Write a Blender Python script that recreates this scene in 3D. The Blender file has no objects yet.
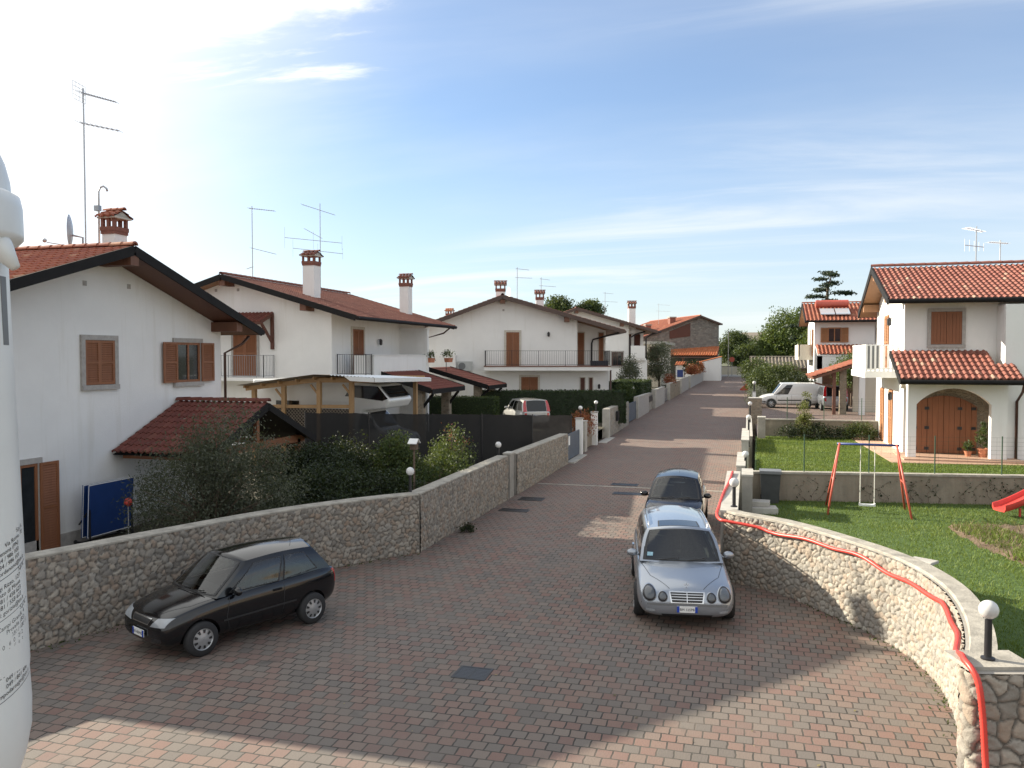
import bpy, bmesh, math, random
import numpy as np
from mathutils import Vector, Matrix
from mathutils.bvhtree import BVHTree
C = bpy.context.scene.collection
scene = bpy.context.scene
rad = math.radians

# ------------------------------------------------------------------ camera, sky, sun, exposure
cam = bpy.data.cameras.new('camera')
cam.sensor_width = 36.0
cam.lens = 830.0 / 1024.0 * 36.0
cam.clip_start = 0.1
cam.clip_end = 6000
camo = bpy.data.objects.new('camera', cam)
C.objects.link(camo)
camo.location = (0, 0, 4.9)
camo.rotation_euler = (rad(90 - 1.93), 0, rad(15.87))
scene.camera = camo

SUN_DIR = Vector((-2.26, 0.44, 1.0)).normalized()          # towards the sun
SUN_EL = math.asin(SUN_DIR.z)
SUN_AZ = math.atan2(SUN_DIR.x, SUN_DIR.y)                   # clockwise from +Y

world = bpy.data.worlds.new('World')
scene.world = world
world.use_nodes = True
wn, wl = world.node_tree.nodes, world.node_tree.links
wn.clear()
w_out = wn.new('ShaderNodeOutputWorld')
w_bg = wn.new('ShaderNodeBackground')
w_bg.inputs['Strength'].default_value = 0.060
sky = wn.new('ShaderNodeTexSky')
sky.sky_type = 'NISHITA'
sky.sun_disc = False
sky.sun_elevation = SUN_EL
sky.sun_rotation = SUN_AZ
sky.altitude = 50
sky.air_density = 1.0
sky.dust_density = 0.7
sky.ozone_density = 1.6
tc = wn.new('ShaderNodeTexCoord')
sep = wn.new('ShaderNodeSeparateXYZ')
wl.new(tc.outputs['Generated'], sep.inputs[0])
def wmath(op, a, b=None, clamp=False):
    n = wn.new('ShaderNodeMath'); n.operation = op; n.use_clamp = clamp
    for i, v in enumerate((a, b)):
        if v is None: continue
        if isinstance(v, (int, float)): n.inputs[i].default_value = v
        else: wl.new(v, n.inputs[i])
    return n.outputs[0]
zc_ = wmath('ADD', wmath('MAXIMUM', sep.outputs[2], 0.0), 0.16)
cu = wmath('DIVIDE', sep.outputs[0], zc_)
cv = wmath('DIVIDE', sep.outputs[1], zc_)
comb = wn.new('ShaderNodeCombineXYZ')
wl.new(cu, comb.inputs[0]); wl.new(cv, comb.inputs[1])
def wnoise(scale, sx, sy, rot, detail, rough, lo, hi, off=0.0):
    mp = wn.new('ShaderNodeMapping')
    mp.inputs['Rotation'].default_value = (0, 0, rot)
    mp.inputs['Scale'].default_value = (sx, sy, 1)
    mp.inputs['Location'].default_value = (off, off * 0.7, off)
    wl.new(comb.outputs[0], mp.inputs[0])
    n = wn.new('ShaderNodeTexNoise')
    n.inputs['Scale'].default_value = scale
    n.inputs['Detail'].default_value = detail
    n.inputs['Roughness'].default_value = rough
    n.inputs['Distortion'].default_value = 0.6
    wl.new(mp.outputs[0], n.inputs['Vector'])
    r = wn.new('ShaderNodeMapRange'); r.interpolation_type = 'SMOOTHSTEP'
    r.inputs['From Min'].default_value = lo; r.inputs['From Max'].default_value = hi
    wl.new(n.outputs['Fac'], r.inputs['Value'])
    return r.outputs[0]
wisp = wnoise(1.3, 0.32, 1.7, rad(28), 10, 0.60, 0.47, 0.74, 3.1)
wispm = wnoise(0.55, 0.6, 1.2, rad(10), 3, 0.5, 0.38, 0.62, 5.0)
veil = wnoise(0.50, 0.45, 1.6, rad(22), 6, 0.55, 0.36, 0.80, 7.7)
def wdot(v):
    n = wn.new('ShaderNodeVectorMath'); n.operation = 'DOT_PRODUCT'
    wl.new(tc.outputs['Generated'], n.inputs[0]); n.inputs[1].default_value = tuple(v)
    return n.outputs['Value']
def wrange(v, lo, hi):
    n = wn.new('ShaderNodeMapRange'); n.interpolation_type = 'SMOOTHSTEP'
    n.inputs['From Min'].default_value = lo; n.inputs['From Max'].default_value = hi
    wl.new(v, n.inputs['Value']); return n.outputs[0]
# thick bank of cloud towards the sun (upper left of the view), ragged edge
def wdir(az, el): return Vector((math.sin(rad(az)) * math.cos(rad(el)), math.cos(rad(az)) * math.cos(rad(el)), math.sin(rad(el))))
rag = wnoise(2.2, 0.5, 1.3, rad(20), 10, 0.62, 0.0, 1.0, 1.3)
bk = wmath('ADD', wrange(wdot(wdir(-42, 47)), 0.80, 0.965), wmath('MULTIPLY', wmath('SUBTRACT', rag, 0.5), 0.85))
bank = wrange(bk, 0.40, 0.64)
glow = wrange(wdot(SUN_DIR), 0.58, 1.0)
back = wrange(wdot(Vector((0.25, -0.92, 0.30))), -0.25, 0.85)  # bright cloud added behind the camera, out of view, to lift the shaded walls
low = wrange(sep.outputs[2], 0.30, 0.01)
f1 = wmath('MULTIPLY', wmath('MULTIPLY', wisp, wispm), 0.52)
f2 = wmath('ADD', wmath('MULTIPLY', veil, 0.36), 0.15)
f3 = wmath('MULTIPLY', bank, 0.85)
f4 = wmath('MULTIPLY', low, 0.34)
f5 = wmath('MULTIPLY', glow, 0.90)
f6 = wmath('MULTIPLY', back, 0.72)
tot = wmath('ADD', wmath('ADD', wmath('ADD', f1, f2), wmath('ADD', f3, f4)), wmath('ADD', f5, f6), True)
cl = wn.new('ShaderNodeMixRGB'); cl.blend_type = 'MIX'
wl.new(wmath('MAXIMUM', glow, wmath('MULTIPLY', bank, 0.8)), cl.inputs[0])
cl.inputs[1].default_value = (7.8, 8.0, 8.1, 1)
cl.inputs[2].default_value = (10.5, 10.5, 10.3, 1)
skyt = wn.new('ShaderNodeMixRGB'); skyt.blend_type = 'MULTIPLY'; skyt.inputs[0].default_value = 1.0
wl.new(sky.outputs[0], skyt.inputs[1]); skyt.inputs[2].default_value = (0.90, 1.16, 1.42, 1)
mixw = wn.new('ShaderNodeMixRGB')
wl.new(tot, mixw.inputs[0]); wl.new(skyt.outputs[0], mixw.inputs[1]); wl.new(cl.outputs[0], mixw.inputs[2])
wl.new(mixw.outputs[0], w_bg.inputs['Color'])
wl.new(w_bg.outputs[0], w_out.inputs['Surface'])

sun = bpy.data.lights.new('sun', 'SUN')
sun.energy = 5.0
sun.angle = rad(0.5)
sun.color = (1.0, 0.91, 0.75)
suno = bpy.data.objects.new('sun', sun)
C.objects.link(suno)
suno.rotation_euler = (-SUN_DIR).to_track_quat('-Z', 'Y').to_euler()
suno.location = (-40, 10, 30)

vs = scene.view_settings
vs.view_transform = 'Standard'
vs.look = 'None'
vs.gamma = 1.0
vs.exposure = 1.18
vs.use_curve_mapping = False
scene.cycles.max_bounces = 8
scene.cycles.diffuse_bounces = 4
scene.cycles.transparent_max_bounces = 16

# ------------------------------------------------------------------ materials
MATS = {}
def nodes(name):
    m = bpy.data.materials.new(name); m.use_nodes = True
    nt = m.node_tree; nt.nodes.clear()
    o = nt.nodes.new('ShaderNodeOutputMaterial')
    p = nt.nodes.new('ShaderNodeBsdfPrincipled')
    nt.links.new(p.outputs[0], o.inputs[0])
    MATS[name] = m
    return m, nt.nodes, nt.links, p
def rgba(c): return (c[0], c[1], c[2], 1.0)
def mix(n, l, fac, a, b, mode='MIX'):
    x = n.new('ShaderNodeMixRGB'); x.blend_type = mode
    for i, v in enumerate((fac, a, b)):
        if isinstance(v, (int, float)): x.inputs[i].default_value = v
        elif isinstance(v, tuple): x.inputs[i].default_value = rgba(v)
        else: l.new(v, x.inputs[i])
    return x.outputs[0]
def noise(n, l, vec, scale, detail=5, rough=0.6, lo=0.3, hi=0.7):
    t = n.new('ShaderNodeTexNoise'); t.inputs['Scale'].default_value = scale
    t.inputs['Detail'].default_value = detail; t.inputs['Roughness'].default_value = rough
    if vec is not None: l.new(vec, t.inputs['Vector'])
    r = n.new('ShaderNodeMapRange'); r.inputs['From Min'].default_value = lo; r.inputs['From Max'].default_value = hi
    l.new(t.outputs['Fac'], r.inputs['Value'])
    return r.outputs[0]
def objco(n):
    return n.new('ShaderNodeTexCoord').outputs['Object']
def geoco(n):
    return n.new('ShaderNodeNewGeometry').outputs['Position']
def bump(n, l, p, h, strength=0.3, dist=0.02):
    b = n.new('ShaderNodeBump'); b.inputs['Strength'].default_value = strength; b.inputs['Distance'].default_value = dist
    l.new(h, b.inputs['Height']); l.new(b.outputs[0], p.inputs['Normal'])
def attr(n, name='tint'):
    a = n.new('ShaderNodeAttribute'); a.attribute_name = name
    return a.outputs['Fac']
def simple(name, col, rough=0.6, metal=0.0, var=0.12, scale=6.0, bumpv=0.0, coat=0.0, spec=None):
    m, n, l, p = nodes(name)
    co = objco(n)
    f = noise(n, l, co, scale)
    dark = tuple(c * (1 - var) for c in col); lite = tuple(min(1, c * (1 + var)) for c in col)
    l.new(mix(n, l, f, dark, lite), p.inputs['Base Color'])
    p.inputs['Roughness'].default_value = rough; p.inputs['Metallic'].default_value = metal
    if coat: p.inputs['Coat Weight'].default_value = coat; p.inputs['Coat Roughness'].default_value = 0.03
    if spec is not None: p.inputs['Specular IOR Level'].default_value = spec
    if bumpv: bump(n, l, p, noise(n, l, co, scale * 8), bumpv, 0.01)
    return m
def ramp(n, l, fac, stops):
    r = n.new('ShaderNodeValToRGB'); e = r.color_ramp.elements
    while len(e) < len(stops): e.new(0.5)
    for i, (pos, c) in enumerate(stops): e[i].position = pos; e[i].color = rgba(c)
    l.new(fac, r.inputs[0])
    return r.outputs[0]

def m_plaster(name, col):
    m, n, l, p = nodes(name)
    co = geoco(n)
    f = noise(n, l, co, 0.9, 6, 0.65)
    big = tuple(c * 0.93 for c in col)
    c1 = mix(n, l, f, big, col)
    # rain streaks: vertical stretched stains
    mp = n.new('ShaderNodeMapping'); mp.inputs['Scale'].default_value = (3.0, 3.0, 0.25); l.new(co, mp.inputs[0])
    st = noise(n, l, mp.outputs[0], 1.0, 4, 0.6, 0.56, 0.80)
    c2 = mix(n, l, st, c1, tuple(c * 0.86 for c in (col[0], col[1] * .985, col[2] * .95)))
    l.new(c2, p.inputs['Base Color'])
    p.inputs['Roughness'].default_value = 0.9
    bump(n, l, p, noise(n, l, co, 45, 3), 0.25, 0.01)
    return m
m_plaster('white plaster', (0.78, 0.775, 0.76))
m_plaster('cream plaster', (0.62, 0.57, 0.47))
m_plaster('grey plaster', (0.42, 0.40, 0.37))

def m_wood(name, col, scale=14.0, rough=0.6, axis=2):
    m, n, l, p = nodes(name)
    co = objco(n)
    mp = n.new('ShaderNodeMapping')
    s = [scale, scale, scale]; s[axis] = scale * 0.07
    mp.inputs['Scale'].default_value = tuple(s); l.new(co, mp.inputs[0])
    f = noise(n, l, mp.outputs[0], 1.0, 6, 0.65, 0.25, 0.75)
    f2 = noise(n, l, co, 1.3, 3)
    c1 = mix(n, l, f, tuple(c * 0.68 for c in col), tuple(min(1, c * 1.2) for c in col))
    l.new(mix(n, l, f2, c1, tuple(c * 0.8 for c in col)), p.inputs['Base Color'])
    p.inputs['Roughness'].default_value = rough
    bump(n, l, p, f, 0.2, 0.005)
    return m
m_wood('shutter wood', (0.27, 0.105, 0.045))
m_wood('shutter wood pale', (0.36, 0.165, 0.07))
m_wood('dark red wood', (0.105, 0.035, 0.022))
m_wood('beam wood', (0.15, 0.062, 0.034))
m_wood('soffit wood', (0.30, 0.15, 0.07))
m_wood('pine timber', (0.40, 0.245, 0.115))
m_wood('garage wood', (0.27, 0.10, 0.042))
m_wood('grey timber', (0.30, 0.25, 0.19))

def m_tile(name, c0, c1, c2, weather):
    m, n, l, p = nodes(name)
    t = attr(n)
    co = geoco(n)
    c = ramp(n, l, t, [(0.0, c0), (0.5, c1), (0.86, c1), (1.0, c2)])
    w = noise(n, l, co, 0.7, 6, 0.7, 0.45, 0.8)
    c = mix(n, l, w, c, weather)
    f = noise(n, l, co, 26, 3)
    c = mix(n, l, mixfac(n, l, f, 0.35), c, tuple(x * 0.6 for x in c0))
    l.new(c, p.inputs['Base Color'])
    p.inputs['Roughness'].default_value = 0.8
    bump(n, l, p, noise(n, l, co, 60, 3), 0.2, 0.006)
    return m
def mixfac(n, l, f, k):
    x = n.new('ShaderNodeMath'); x.operation = 'MULTIPLY'; x.inputs[1].default_value = k
    l.new(f, x.inputs[0]); return x.outputs[0]
m_tile('terracotta tile', (0.26, 0.075, 0.045), (0.35, 0.115, 0.06), (0.47, 0.25, 0.15), (0.25, 0.085, 0.055))
m_tile('antique tile', (0.22, 0.072, 0.052), (0.285, 0.103, 0.072), (0.43, 0.28, 0.20), (0.25, 0.10, 0.07))
m_tile('dark red tile', (0.13, 0.035, 0.026), (0.17, 0.048, 0.034), (0.21, 0.075, 0.05), (0.13, 0.045, 0.034))
m_tile('grey tile', (0.17, 0.145, 0.115), (0.225, 0.19, 0.15), (0.28, 0.24, 0.19), (0.19, 0.17, 0.14))
m_tile('orange tile', (0.42, 0.125, 0.04), (0.52, 0.18, 0.07), (0.58, 0.27, 0.12), (0.45, 0.16, 0.07))
m_tile('brown red tile', (0.16, 0.055, 0.04), (0.215, 0.078, 0.053), (0.28, 0.13, 0.085), (0.17, 0.07, 0.05))

simple('dark fascia', (0.012, 0.011, 0.011), 0.7, 0.0, 0.2, 3, 0, 0, 0.2)
simple('brown fascia', (0.075, 0.045, 0.035), 0.5, 0.0, 0.2, 3)
simple('copper pipe', (0.08, 0.045, 0.035), 0.4, 0.5, 0.2, 3)
simple('grey stone trim', (0.36, 0.34, 0.32), 0.8, 0, 0.15, 9, 0.15)
simple('pale stone trim', (0.50, 0.46, 0.40), 0.8, 0, 0.12, 9, 0.15)
simple('concrete', (0.29, 0.27, 0.24), 0.88, 0, 0.25, 2.2, 0.3)
simple('coping stone', (0.33, 0.305, 0.26), 0.88, 0, 0.30, 4, 0.4)
simple('pale concrete', (0.41, 0.39, 0.35), 0.85, 0, 0.18, 2.5, 0.25)
simple('white paint', (0.80, 0.80, 0.78), 0.5, 0, 0.04, 3)
simple('white plastic', (0.72, 0.73, 0.72), 0.35, 0, 0.05, 4)
simple('brick red', (0.20, 0.082, 0.06), 0.85, 0, 0.25, 14, 0.3)
simple('rail brown', (0.17, 0.075, 0.05), 0.8, 0, 0.2, 10)
simple('black metal', (0.022, 0.022, 0.025), 0.4, 0.2, 0.2, 5)
simple('grey metal', (0.30, 0.31, 0.33), 0.35, 0.8, 0.15, 5)
simple('galvanised', (0.42, 0.43, 0.45), 0.4, 0.7, 0.12, 8)
simple('gate blue grey', (0.10, 0.125, 0.16), 0.5, 0.1, 0.12, 4)
simple('green metal', (0.035, 0.075, 0.045), 0.5, 0.1, 0.15, 4)
simple('red enamel', (0.50, 0.10, 0.065), 0.42, 0, 0.12, 6)
simple('red plastic', (0.56, 0.055, 0.045), 0.38, 0, 0.1, 4)
simple('hose red', (0.62, 0.055, 0.04), 0.4, 0, 0.08, 4)
simple('blue paint', (0.025, 0.05, 0.19), 0.45, 0, 0.12, 3)
simple('table blue', (0.014, 0.045, 0.165), 0.42, 0, 0.10, 2)
simple('white rope', (0.70, 0.68, 0.62), 0.8, 0, 0.06, 20)
simple('rubber', (0.018, 0.018, 0.019), 0.75, 0, 0.2, 8)
simple('rim silver', (0.40, 0.41, 0.42), 0.35, 0.6, 0.1, 8)
simple('chrome', (0.70, 0.71, 0.72), 0.14, 1.0, 0.03, 4)
simple('black trim', (0.02, 0.02, 0.021), 0.5, 0, 0.1, 4)
simple('bumper grey', (0.16, 0.165, 0.17), 0.5, 0.1, 0.1, 4)
simple('paint silver', (0.33, 0.36, 0.40), 0.30, 0.65, 0.03, 1.2, 0, 1.0)
simple('paint black', (0.003, 0.0035, 0.005), 0.13, 0.0, 0.1, 1.2, 0, 0.36)
simple('paint dark blue', (0.003, 0.0035, 0.006), 0.14, 0.0, 0.1, 1.2, 0, 0.22)
simple('paint pearl', (0.40, 0.40, 0.39), 0.28, 0.1, 0.04, 1.5, 0, 1.0)
simple('paint white', (0.72, 0.72, 0.70), 0.3, 0, 0.03, 1.5, 0, 0.6)
simple('lamp lens red', (0.42, 0.015, 0.02), 0.15, 0, 0.1, 8, 0, 1.0)
simple('terracotta pot', (0.42, 0.16, 0.085), 0.8, 0, 0.15, 8, 0.1)
simple('bark', (0.12, 0.085, 0.06), 0.9, 0, 0.35, 12, 0.5)
simple('soil', (0.125, 0.085, 0.055), 0.95, 0, 0.4, 5, 0.6)
simple('text ink', (0.03, 0.03, 0.035), 0.6, 0, 0.05, 5)
simple('plate white', (0.72, 0.73, 0.72), 0.4, 0, 0.03, 5)
simple('plate blue', (0.01, 0.05, 0.36), 0.4, 0, 0.05, 5)
simple('sticker', (0.25, 0.42, 0.5), 0.5, 0, 0.3, 40)
simple('bin grey', (0.055, 0.058, 0.06), 0.5, 0, 0.15, 5)
simple('dark interior', (0.012, 0.012, 0.014), 0.9, 0, 0.1, 4)
simple('slate gravel', (0.20, 0.185, 0.165), 0.95, 0, 0.35, 12, 0.5)
simple('porch floor', (0.42, 0.27, 0.19), 0.7, 0, 0.12, 5)
simple('ac grey', (0.45, 0.46, 0.45), 0.5, 0, 0.06, 6)
simple('solar glass', (0.45, 0.50, 0.54), 0.12, 0, 0.04, 2, 0, 0.5)
simple('flower red', (0.38, 0.035, 0.035), 0.7, 0, 0.3, 30)
simple('cloth dark', (0.03, 0.03, 0.04), 0.9, 0, 0.3, 9)
simple('road grey', (0.24, 0.235, 0.225), 0.9, 0, 0.12, 3, 0.3)

def m_glass(name, col, rough=0.06):
    m, n, l, p = nodes(name)
    co = objco(n)
    f = noise(n, l, co, 2.5, 3)
    l.new(mix(n, l, f, tuple(c * .6 for c in col), col), p.inputs['Base Color'])
    p.inputs['Roughness'].default_value = rough
    p.inputs['Specular IOR Level'].default_value = 0.5
    p.inputs['Coat Weight'].default_value = 0.12; p.inputs['Coat Roughness'].default_value = 0.02
m_glass('car glass', (0.012, 0.014, 0.016))
def m_clear(name, tint, base=0.05):
    m, n, l, p = nodes(name)
    o = [x for x in n if x.type == 'OUTPUT_MATERIAL'][0]
    tr = n.new('ShaderNodeBsdfTransparent'); tr.inputs[0].default_value = rgba(tint)
    gl = n.new('ShaderNodeBsdfGlossy'); gl.inputs['Roughness'].default_value = 0.03
    fr = n.new('ShaderNodeFresnel'); fr.inputs['IOR'].default_value = 1.5
    ad = n.new('ShaderNodeMath'); ad.operation = 'ADD'; ad.inputs[1].default_value = base; l.new(fr.outputs[0], ad.inputs[0])
    ms = n.new('ShaderNodeMixShader'); l.new(ad.outputs[0], ms.inputs[0]); l.new(tr.outputs[0], ms.inputs[1]); l.new(gl.outputs[0], ms.inputs[2]); l.new(ms.outputs[0], o.inputs[0])
m_clear('clear car glass', (0.50, 0.55, 0.52))
simple('seat cloth', (0.055, 0.055, 0.06), 0.9, 0, 0.3, 14)
simple('dash plastic', (0.03, 0.03, 0.032), 0.7, 0, 0.15, 8)
m_glass('window glass', (0.03, 0.034, 0.038), 0.05)
m_glass('headlamp glass', (0.34, 0.36, 0.38), 0.10)
m_glass('round lamp glass', (0.12, 0.13, 0.14), 0.08)
m_glass('lamp globe', (0.80, 0.79, 0.77), 0.25)

def m_paving():
    m, n, l, p = nodes('block paving')
    co = geoco(n)
    br = n.new('ShaderNodeTexBrick')
    br.offset = 0.5; br.squash = 1.0
    br.inputs['Scale'].default_value = 1.0
    br.inputs['Brick Width'].default_value = 0.208
    br.inputs['Row Height'].default_value = 0.215
    br.inputs['Mortar Size'].default_value = 0.012
    br.inputs['Mortar Smooth'].default_value = 0.25
    br.inputs['Color1'].default_value = (0, 0, 0, 1); br.inputs['Color2'].default_value = (1, 1, 1, 1)
    br.inputs['Mortar'].default_value = (0.5, 0.5, 0.5, 1)
    # slight waviness of the interlocking edge
    wv = n.new('ShaderNodeTexNoise'); wv.inputs['Scale'].default_value = 7.0; wv.inputs['Detail'].default_value = 1
    l.new(co, wv.inputs['Vector'])
    sub = n.new('ShaderNodeVectorMath'); sub.operation = 'SUBTRACT'; l.new(wv.outputs['Color'], sub.inputs[0]); sub.inputs[1].default_value = (0.5, 0.5, 0.5)
    sc = n.new('ShaderNodeVectorMath'); sc.operation = 'SCALE'; l.new(sub.outputs[0], sc.inputs[0]); sc.inputs['Scale'].default_value = 0.028
    ad = n.new('ShaderNodeVectorMath'); ad.operation = 'ADD'; l.new(co, ad.inputs[0]); l.new(sc.outputs[0], ad.inputs[1])
    l.new(ad.outputs[0], br.inputs['Vector'])
    c = ramp(n, l, br.outputs['Color'], [(0.0, (0.128, 0.109, 0.094)), (0.28, (0.163, 0.137, 0.114)), (0.5, (0.205, 0.142, 0.110)),
                                      (0.72, (0.210, 0.120, 0.092)), (0.88, (0.178, 0.099, 0.078)), (1.0, (0.205, 0.168, 0.135))])
    big = noise(n, l, co, 0.28, 4, 0.6, 0.35, 0.7)
    c = mix(n, l, mixfac(n, l, big, 0.38), c, (0.165, 0.15, 0.138))
    dust = noise(n, l, co, 0.42, 7, 0.68, 0.50, 0.70)
    c = mix(n, l, mixfac(n, l, dust, 0.60), c, (0.178, 0.154, 0.130))
    sp = noise(n, l, co, 40, 3)
    c = mix(n, l, mixfac(n, l, sp, 0.25), c, (0.11, 0.095, 0.085))
    oil = noise(n, l, co, 1.7, 2, 0.4, 0.70, 0.80)
    c = mix(n, l, mixfac(n, l, oil, 0.55), c, (0.06, 0.055, 0.05))
    # the paving turns redder up the far street
    sx = n.new('ShaderNodeSeparateXYZ'); l.new(co, sx.inputs[0])
    fr = n.new('ShaderNodeMapRange'); fr.inputs['From Min'].default_value = 17; fr.inputs['From Max'].default_value = 30
    fr.inputs['To Max'].default_value = 0.55; l.new(sx.outputs[1], fr.inputs['Value'])
    c = mix(n, l, fr.outputs[0], c, mix(n, l, 0.5, c, (0.245, 0.145, 0.112)))
    mort = mix(n, l, noise(n, l, co, 1.2, 4, 0.6, 0.4, 0.7), (0.035, 0.031, 0.026), (0.09, 0.08, 0.066))
    nd = n.new('ShaderNodeMath'); nd.operation = 'SUBTRACT'; nd.inputs[0].default_value = 1; l.new(mixfac(n, l, dust, 0.65), nd.inputs[1])
    mf = n.new('ShaderNodeMath'); mf.operation = 'MULTIPLY'; l.new(br.outputs['Fac'], mf.inputs[0]); l.new(nd.outputs[0], mf.inputs[1])
    c = mix(n, l, mf.outputs[0], c, mort)
    l.new(c, p.inputs['Base Color'])
    p.inputs['Roughness'].default_value = 0.82
    inv = n.new('ShaderNodeMath'); inv.operation = 'SUBTRACT'; inv.inputs[0].default_value = 1; l.new(br.outputs['Fac'], inv.inputs[1])
    hh = n.new('ShaderNodeMath'); hh.operation = 'ADD'; l.new(inv.outputs[0], hh.inputs[0])
    l.new(mixfac(n, l, sp, 0.3), hh.inputs[1])
    bump(n, l, p, hh.outputs[0], 0.6, 0.012)
m_paving()

def m_stones(name, cols, mortar):
    m, n, l, p = nodes(name)
    co = geoco(n)
    t = attr(n); e = attr(n, 'edge')
    c = ramp(n, l, t, [(i / (len(cols) - 1), k) for i, k in enumerate(cols)])
    f = noise(n, l, co, 16, 5, 0.65)
    c = mix(n, l, mixfac(n, l, f, 0.4), c, (0.16, 0.14, 0.12))
    st = noise(n, l, co, 0.8, 4, 0.6, 0.45, 0.75)
    c = mix(n, l, mixfac(n, l, st, 0.3), c, (0.25, 0.235, 0.21))
    c = mix(n, l, e, mortar, c)
    l.new(c, p.inputs['Base Color'])
    p.inputs['Roughness'].default_value = 0.88
    bump(n, l, p, noise(n, l, co, 30, 4), 0.45, 0.012)
m_stones('wall stone', [(0.20, 0.183, 0.158), (0.29, 0.262, 0.222), (0.29, 0.215, 0.158), (0.38, 0.335, 0.275), (0.33, 0.305, 0.265), (0.175, 0.157, 0.137)], (0.105, 0.096, 0.083))
m_stones('pale wall stone', [(0.28, 0.26, 0.225), (0.35, 0.32, 0.27), (0.36, 0.275, 0.205), (0.42, 0.385, 0.325), (0.32, 0.30, 0.265), (0.25, 0.225, 0.195)], (0.19, 0.17, 0.14))

def m_stain(name, a, b_, c_):
    m, n, l, p = nodes(name)
    co = geoco(n)
    mp = n.new('ShaderNodeMapping'); mp.inputs['Scale'].default_value = (2.2, 2.2, 0.35); l.new(co, mp.inputs[0])
    c = mix(n, l, noise(n, l, mp.outputs[0], 1.0, 6, 0.7, 0.3, 0.75), a, b_)
    c = mix(n, l, mixfac(n, l, noise(n, l, co, 1.1, 5, 0.7, 0.5, 0.7), 0.6), c, c_)
    l.new(c, p.inputs['Base Color']); p.inputs['Roughness'].default_value = 0.92
    bump(n, l, p, noise(n, l, co, 20, 5), 0.4, 0.01)
m_stain('stained concrete', (0.31, 0.27, 0.215), (0.19, 0.155, 0.115), (0.13, 0.115, 0.095))
def m_rubble(name, cols, scale, mortar):
    m, n, l, p = nodes(name)
    co = geoco(n)
    mp = n.new('ShaderNodeMapping'); mp.inputs['Scale'].default_value = (1, 1, 1.7); l.new(co, mp.inputs[0])
    v = n.new('ShaderNodeTexVoronoi'); v.inputs['Scale'].default_value = scale; l.new(mp.outputs[0], v.inputs['Vector'])
    d = n.new('ShaderNodeTexVoronoi'); d.feature = 'DISTANCE_TO_EDGE'; d.inputs['Scale'].default_value = scale; l.new(mp.outputs[0], d.inputs['Vector'])
    sx = n.new('ShaderNodeSeparateXYZ'); l.new(v.outputs['Color'], sx.inputs[0])
    c = ramp(n, l, sx.outputs[0], [(i / (len(cols) - 1), k) for i, k in enumerate(cols)])
    r = n.new('ShaderNodeMapRange'); r.inputs['From Min'].default_value = 0.02; r.inputs['From Max'].default_value = 0.09; l.new(d.outputs['Distance'], r.inputs['Value'])
    c = mix(n, l, r.outputs[0], mortar, c)
    c = mix(n, l, mixfac(n, l, noise(n, l, co, 0.6, 5), 0.35), c, (0.12, 0.115, 0.11))
    l.new(c, p.inputs['Base Color']); p.inputs['Roughness'].default_value = 0.9
    bump(n, l, p, r.outputs[0], 0.7, 0.03)
m_rubble('old grey rubble', [(0.13, 0.125, 0.115), (0.21, 0.20, 0.18), (0.28, 0.26, 0.235), (0.17, 0.15, 0.13)], 2.6, (0.20, 0.19, 0.17))
m_rubble('stone cladding', [(0.26, 0.20, 0.14), (0.34, 0.28, 0.20), (0.22, 0.17, 0.12), (0.38, 0.31, 0.22)], 5.0, (0.30, 0.26, 0.20))

def m_leaf(name, c0, c1, c2, trans=0.25):
    m, n, l, p = nodes(name)
    t = attr(n)
    c = ramp(n, l, t, [(0, c0), (0.55, c1), (1, c2)])
    l.new(c, p.inputs['Base Color'])
    p.inputs['Roughness'].default_value = 0.55
    p.inputs['Specular IOR Level'].default_value = 0.3
    o = [x for x in n if x.type == 'OUTPUT_MATERIAL'][0]
    tr = n.new('ShaderNodeBsdfTranslucent'); l.new(mix(n, l, 0.5, c, (0.22, 0.26, 0.03)), tr.inputs[0])
    ms = n.new('ShaderNodeMixShader'); ms.inputs[0].default_value = trans
    l.new(p.outputs[0], ms.inputs[1]); l.new(tr.outputs[0], ms.inputs[2]); l.new(ms.outputs[0], o.inputs[0])
m_leaf('olive leaf', (0.042, 0.049, 0.034), (0.075, 0.085, 0.06), (0.135, 0.145, 0.108))
m_leaf('pale olive leaf', (0.055, 0.065, 0.04), (0.095, 0.11, 0.07), (0.16, 0.17, 0.12))
m_leaf('shrub leaf', (0.018, 0.034, 0.011), (0.04, 0.068, 0.02), (0.10, 0.125, 0.04))
m_leaf('dark shrub leaf', (0.009, 0.015, 0.007), (0.016, 0.027, 0.011), (0.034, 0.05, 0.021), 0.12)
m_leaf('hedge leaf', (0.014, 0.028, 0.010), (0.026, 0.048, 0.017), (0.05, 0.08, 0.028), 0.15)
m_leaf('tree leaf', (0.03, 0.055, 0.014), (0.065, 0.105, 0.028), (0.12, 0.155, 0.045), 0.3)
m_leaf('yellow green leaf', (0.06, 0.075, 0.018), (0.11, 0.125, 0.035), (0.18, 0.18, 0.06), 0.3)
m_leaf('dark tree leaf', (0.02, 0.036, 0.014), (0.038, 0.062, 0.022), (0.07, 0.095, 0.035), 0.25)
m_leaf('cedar needle', (0.012, 0.024, 0.016), (0.022, 0.042, 0.026), (0.045, 0.07, 0.04), 0.1)
m_leaf('grass blade', (0.085, 0.135, 0.022), (0.130, 0.190, 0.036), (0.205, 0.235, 0.068), 0.35)
m_leaf('dry grass', (0.14, 0.12, 0.055), (0.20, 0.17, 0.08), (0.28, 0.22, 0.11), 0.2)
m_leaf('red leaf', (0.16, 0.03, 0.02), (0.26, 0.06, 0.03), (0.30, 0.12, 0.05), 0.2)
m_leaf('lavender leaf', (0.09, 0.10, 0.085), (0.14, 0.15, 0.125), (0.21, 0.22, 0.19), 0.2)

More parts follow.
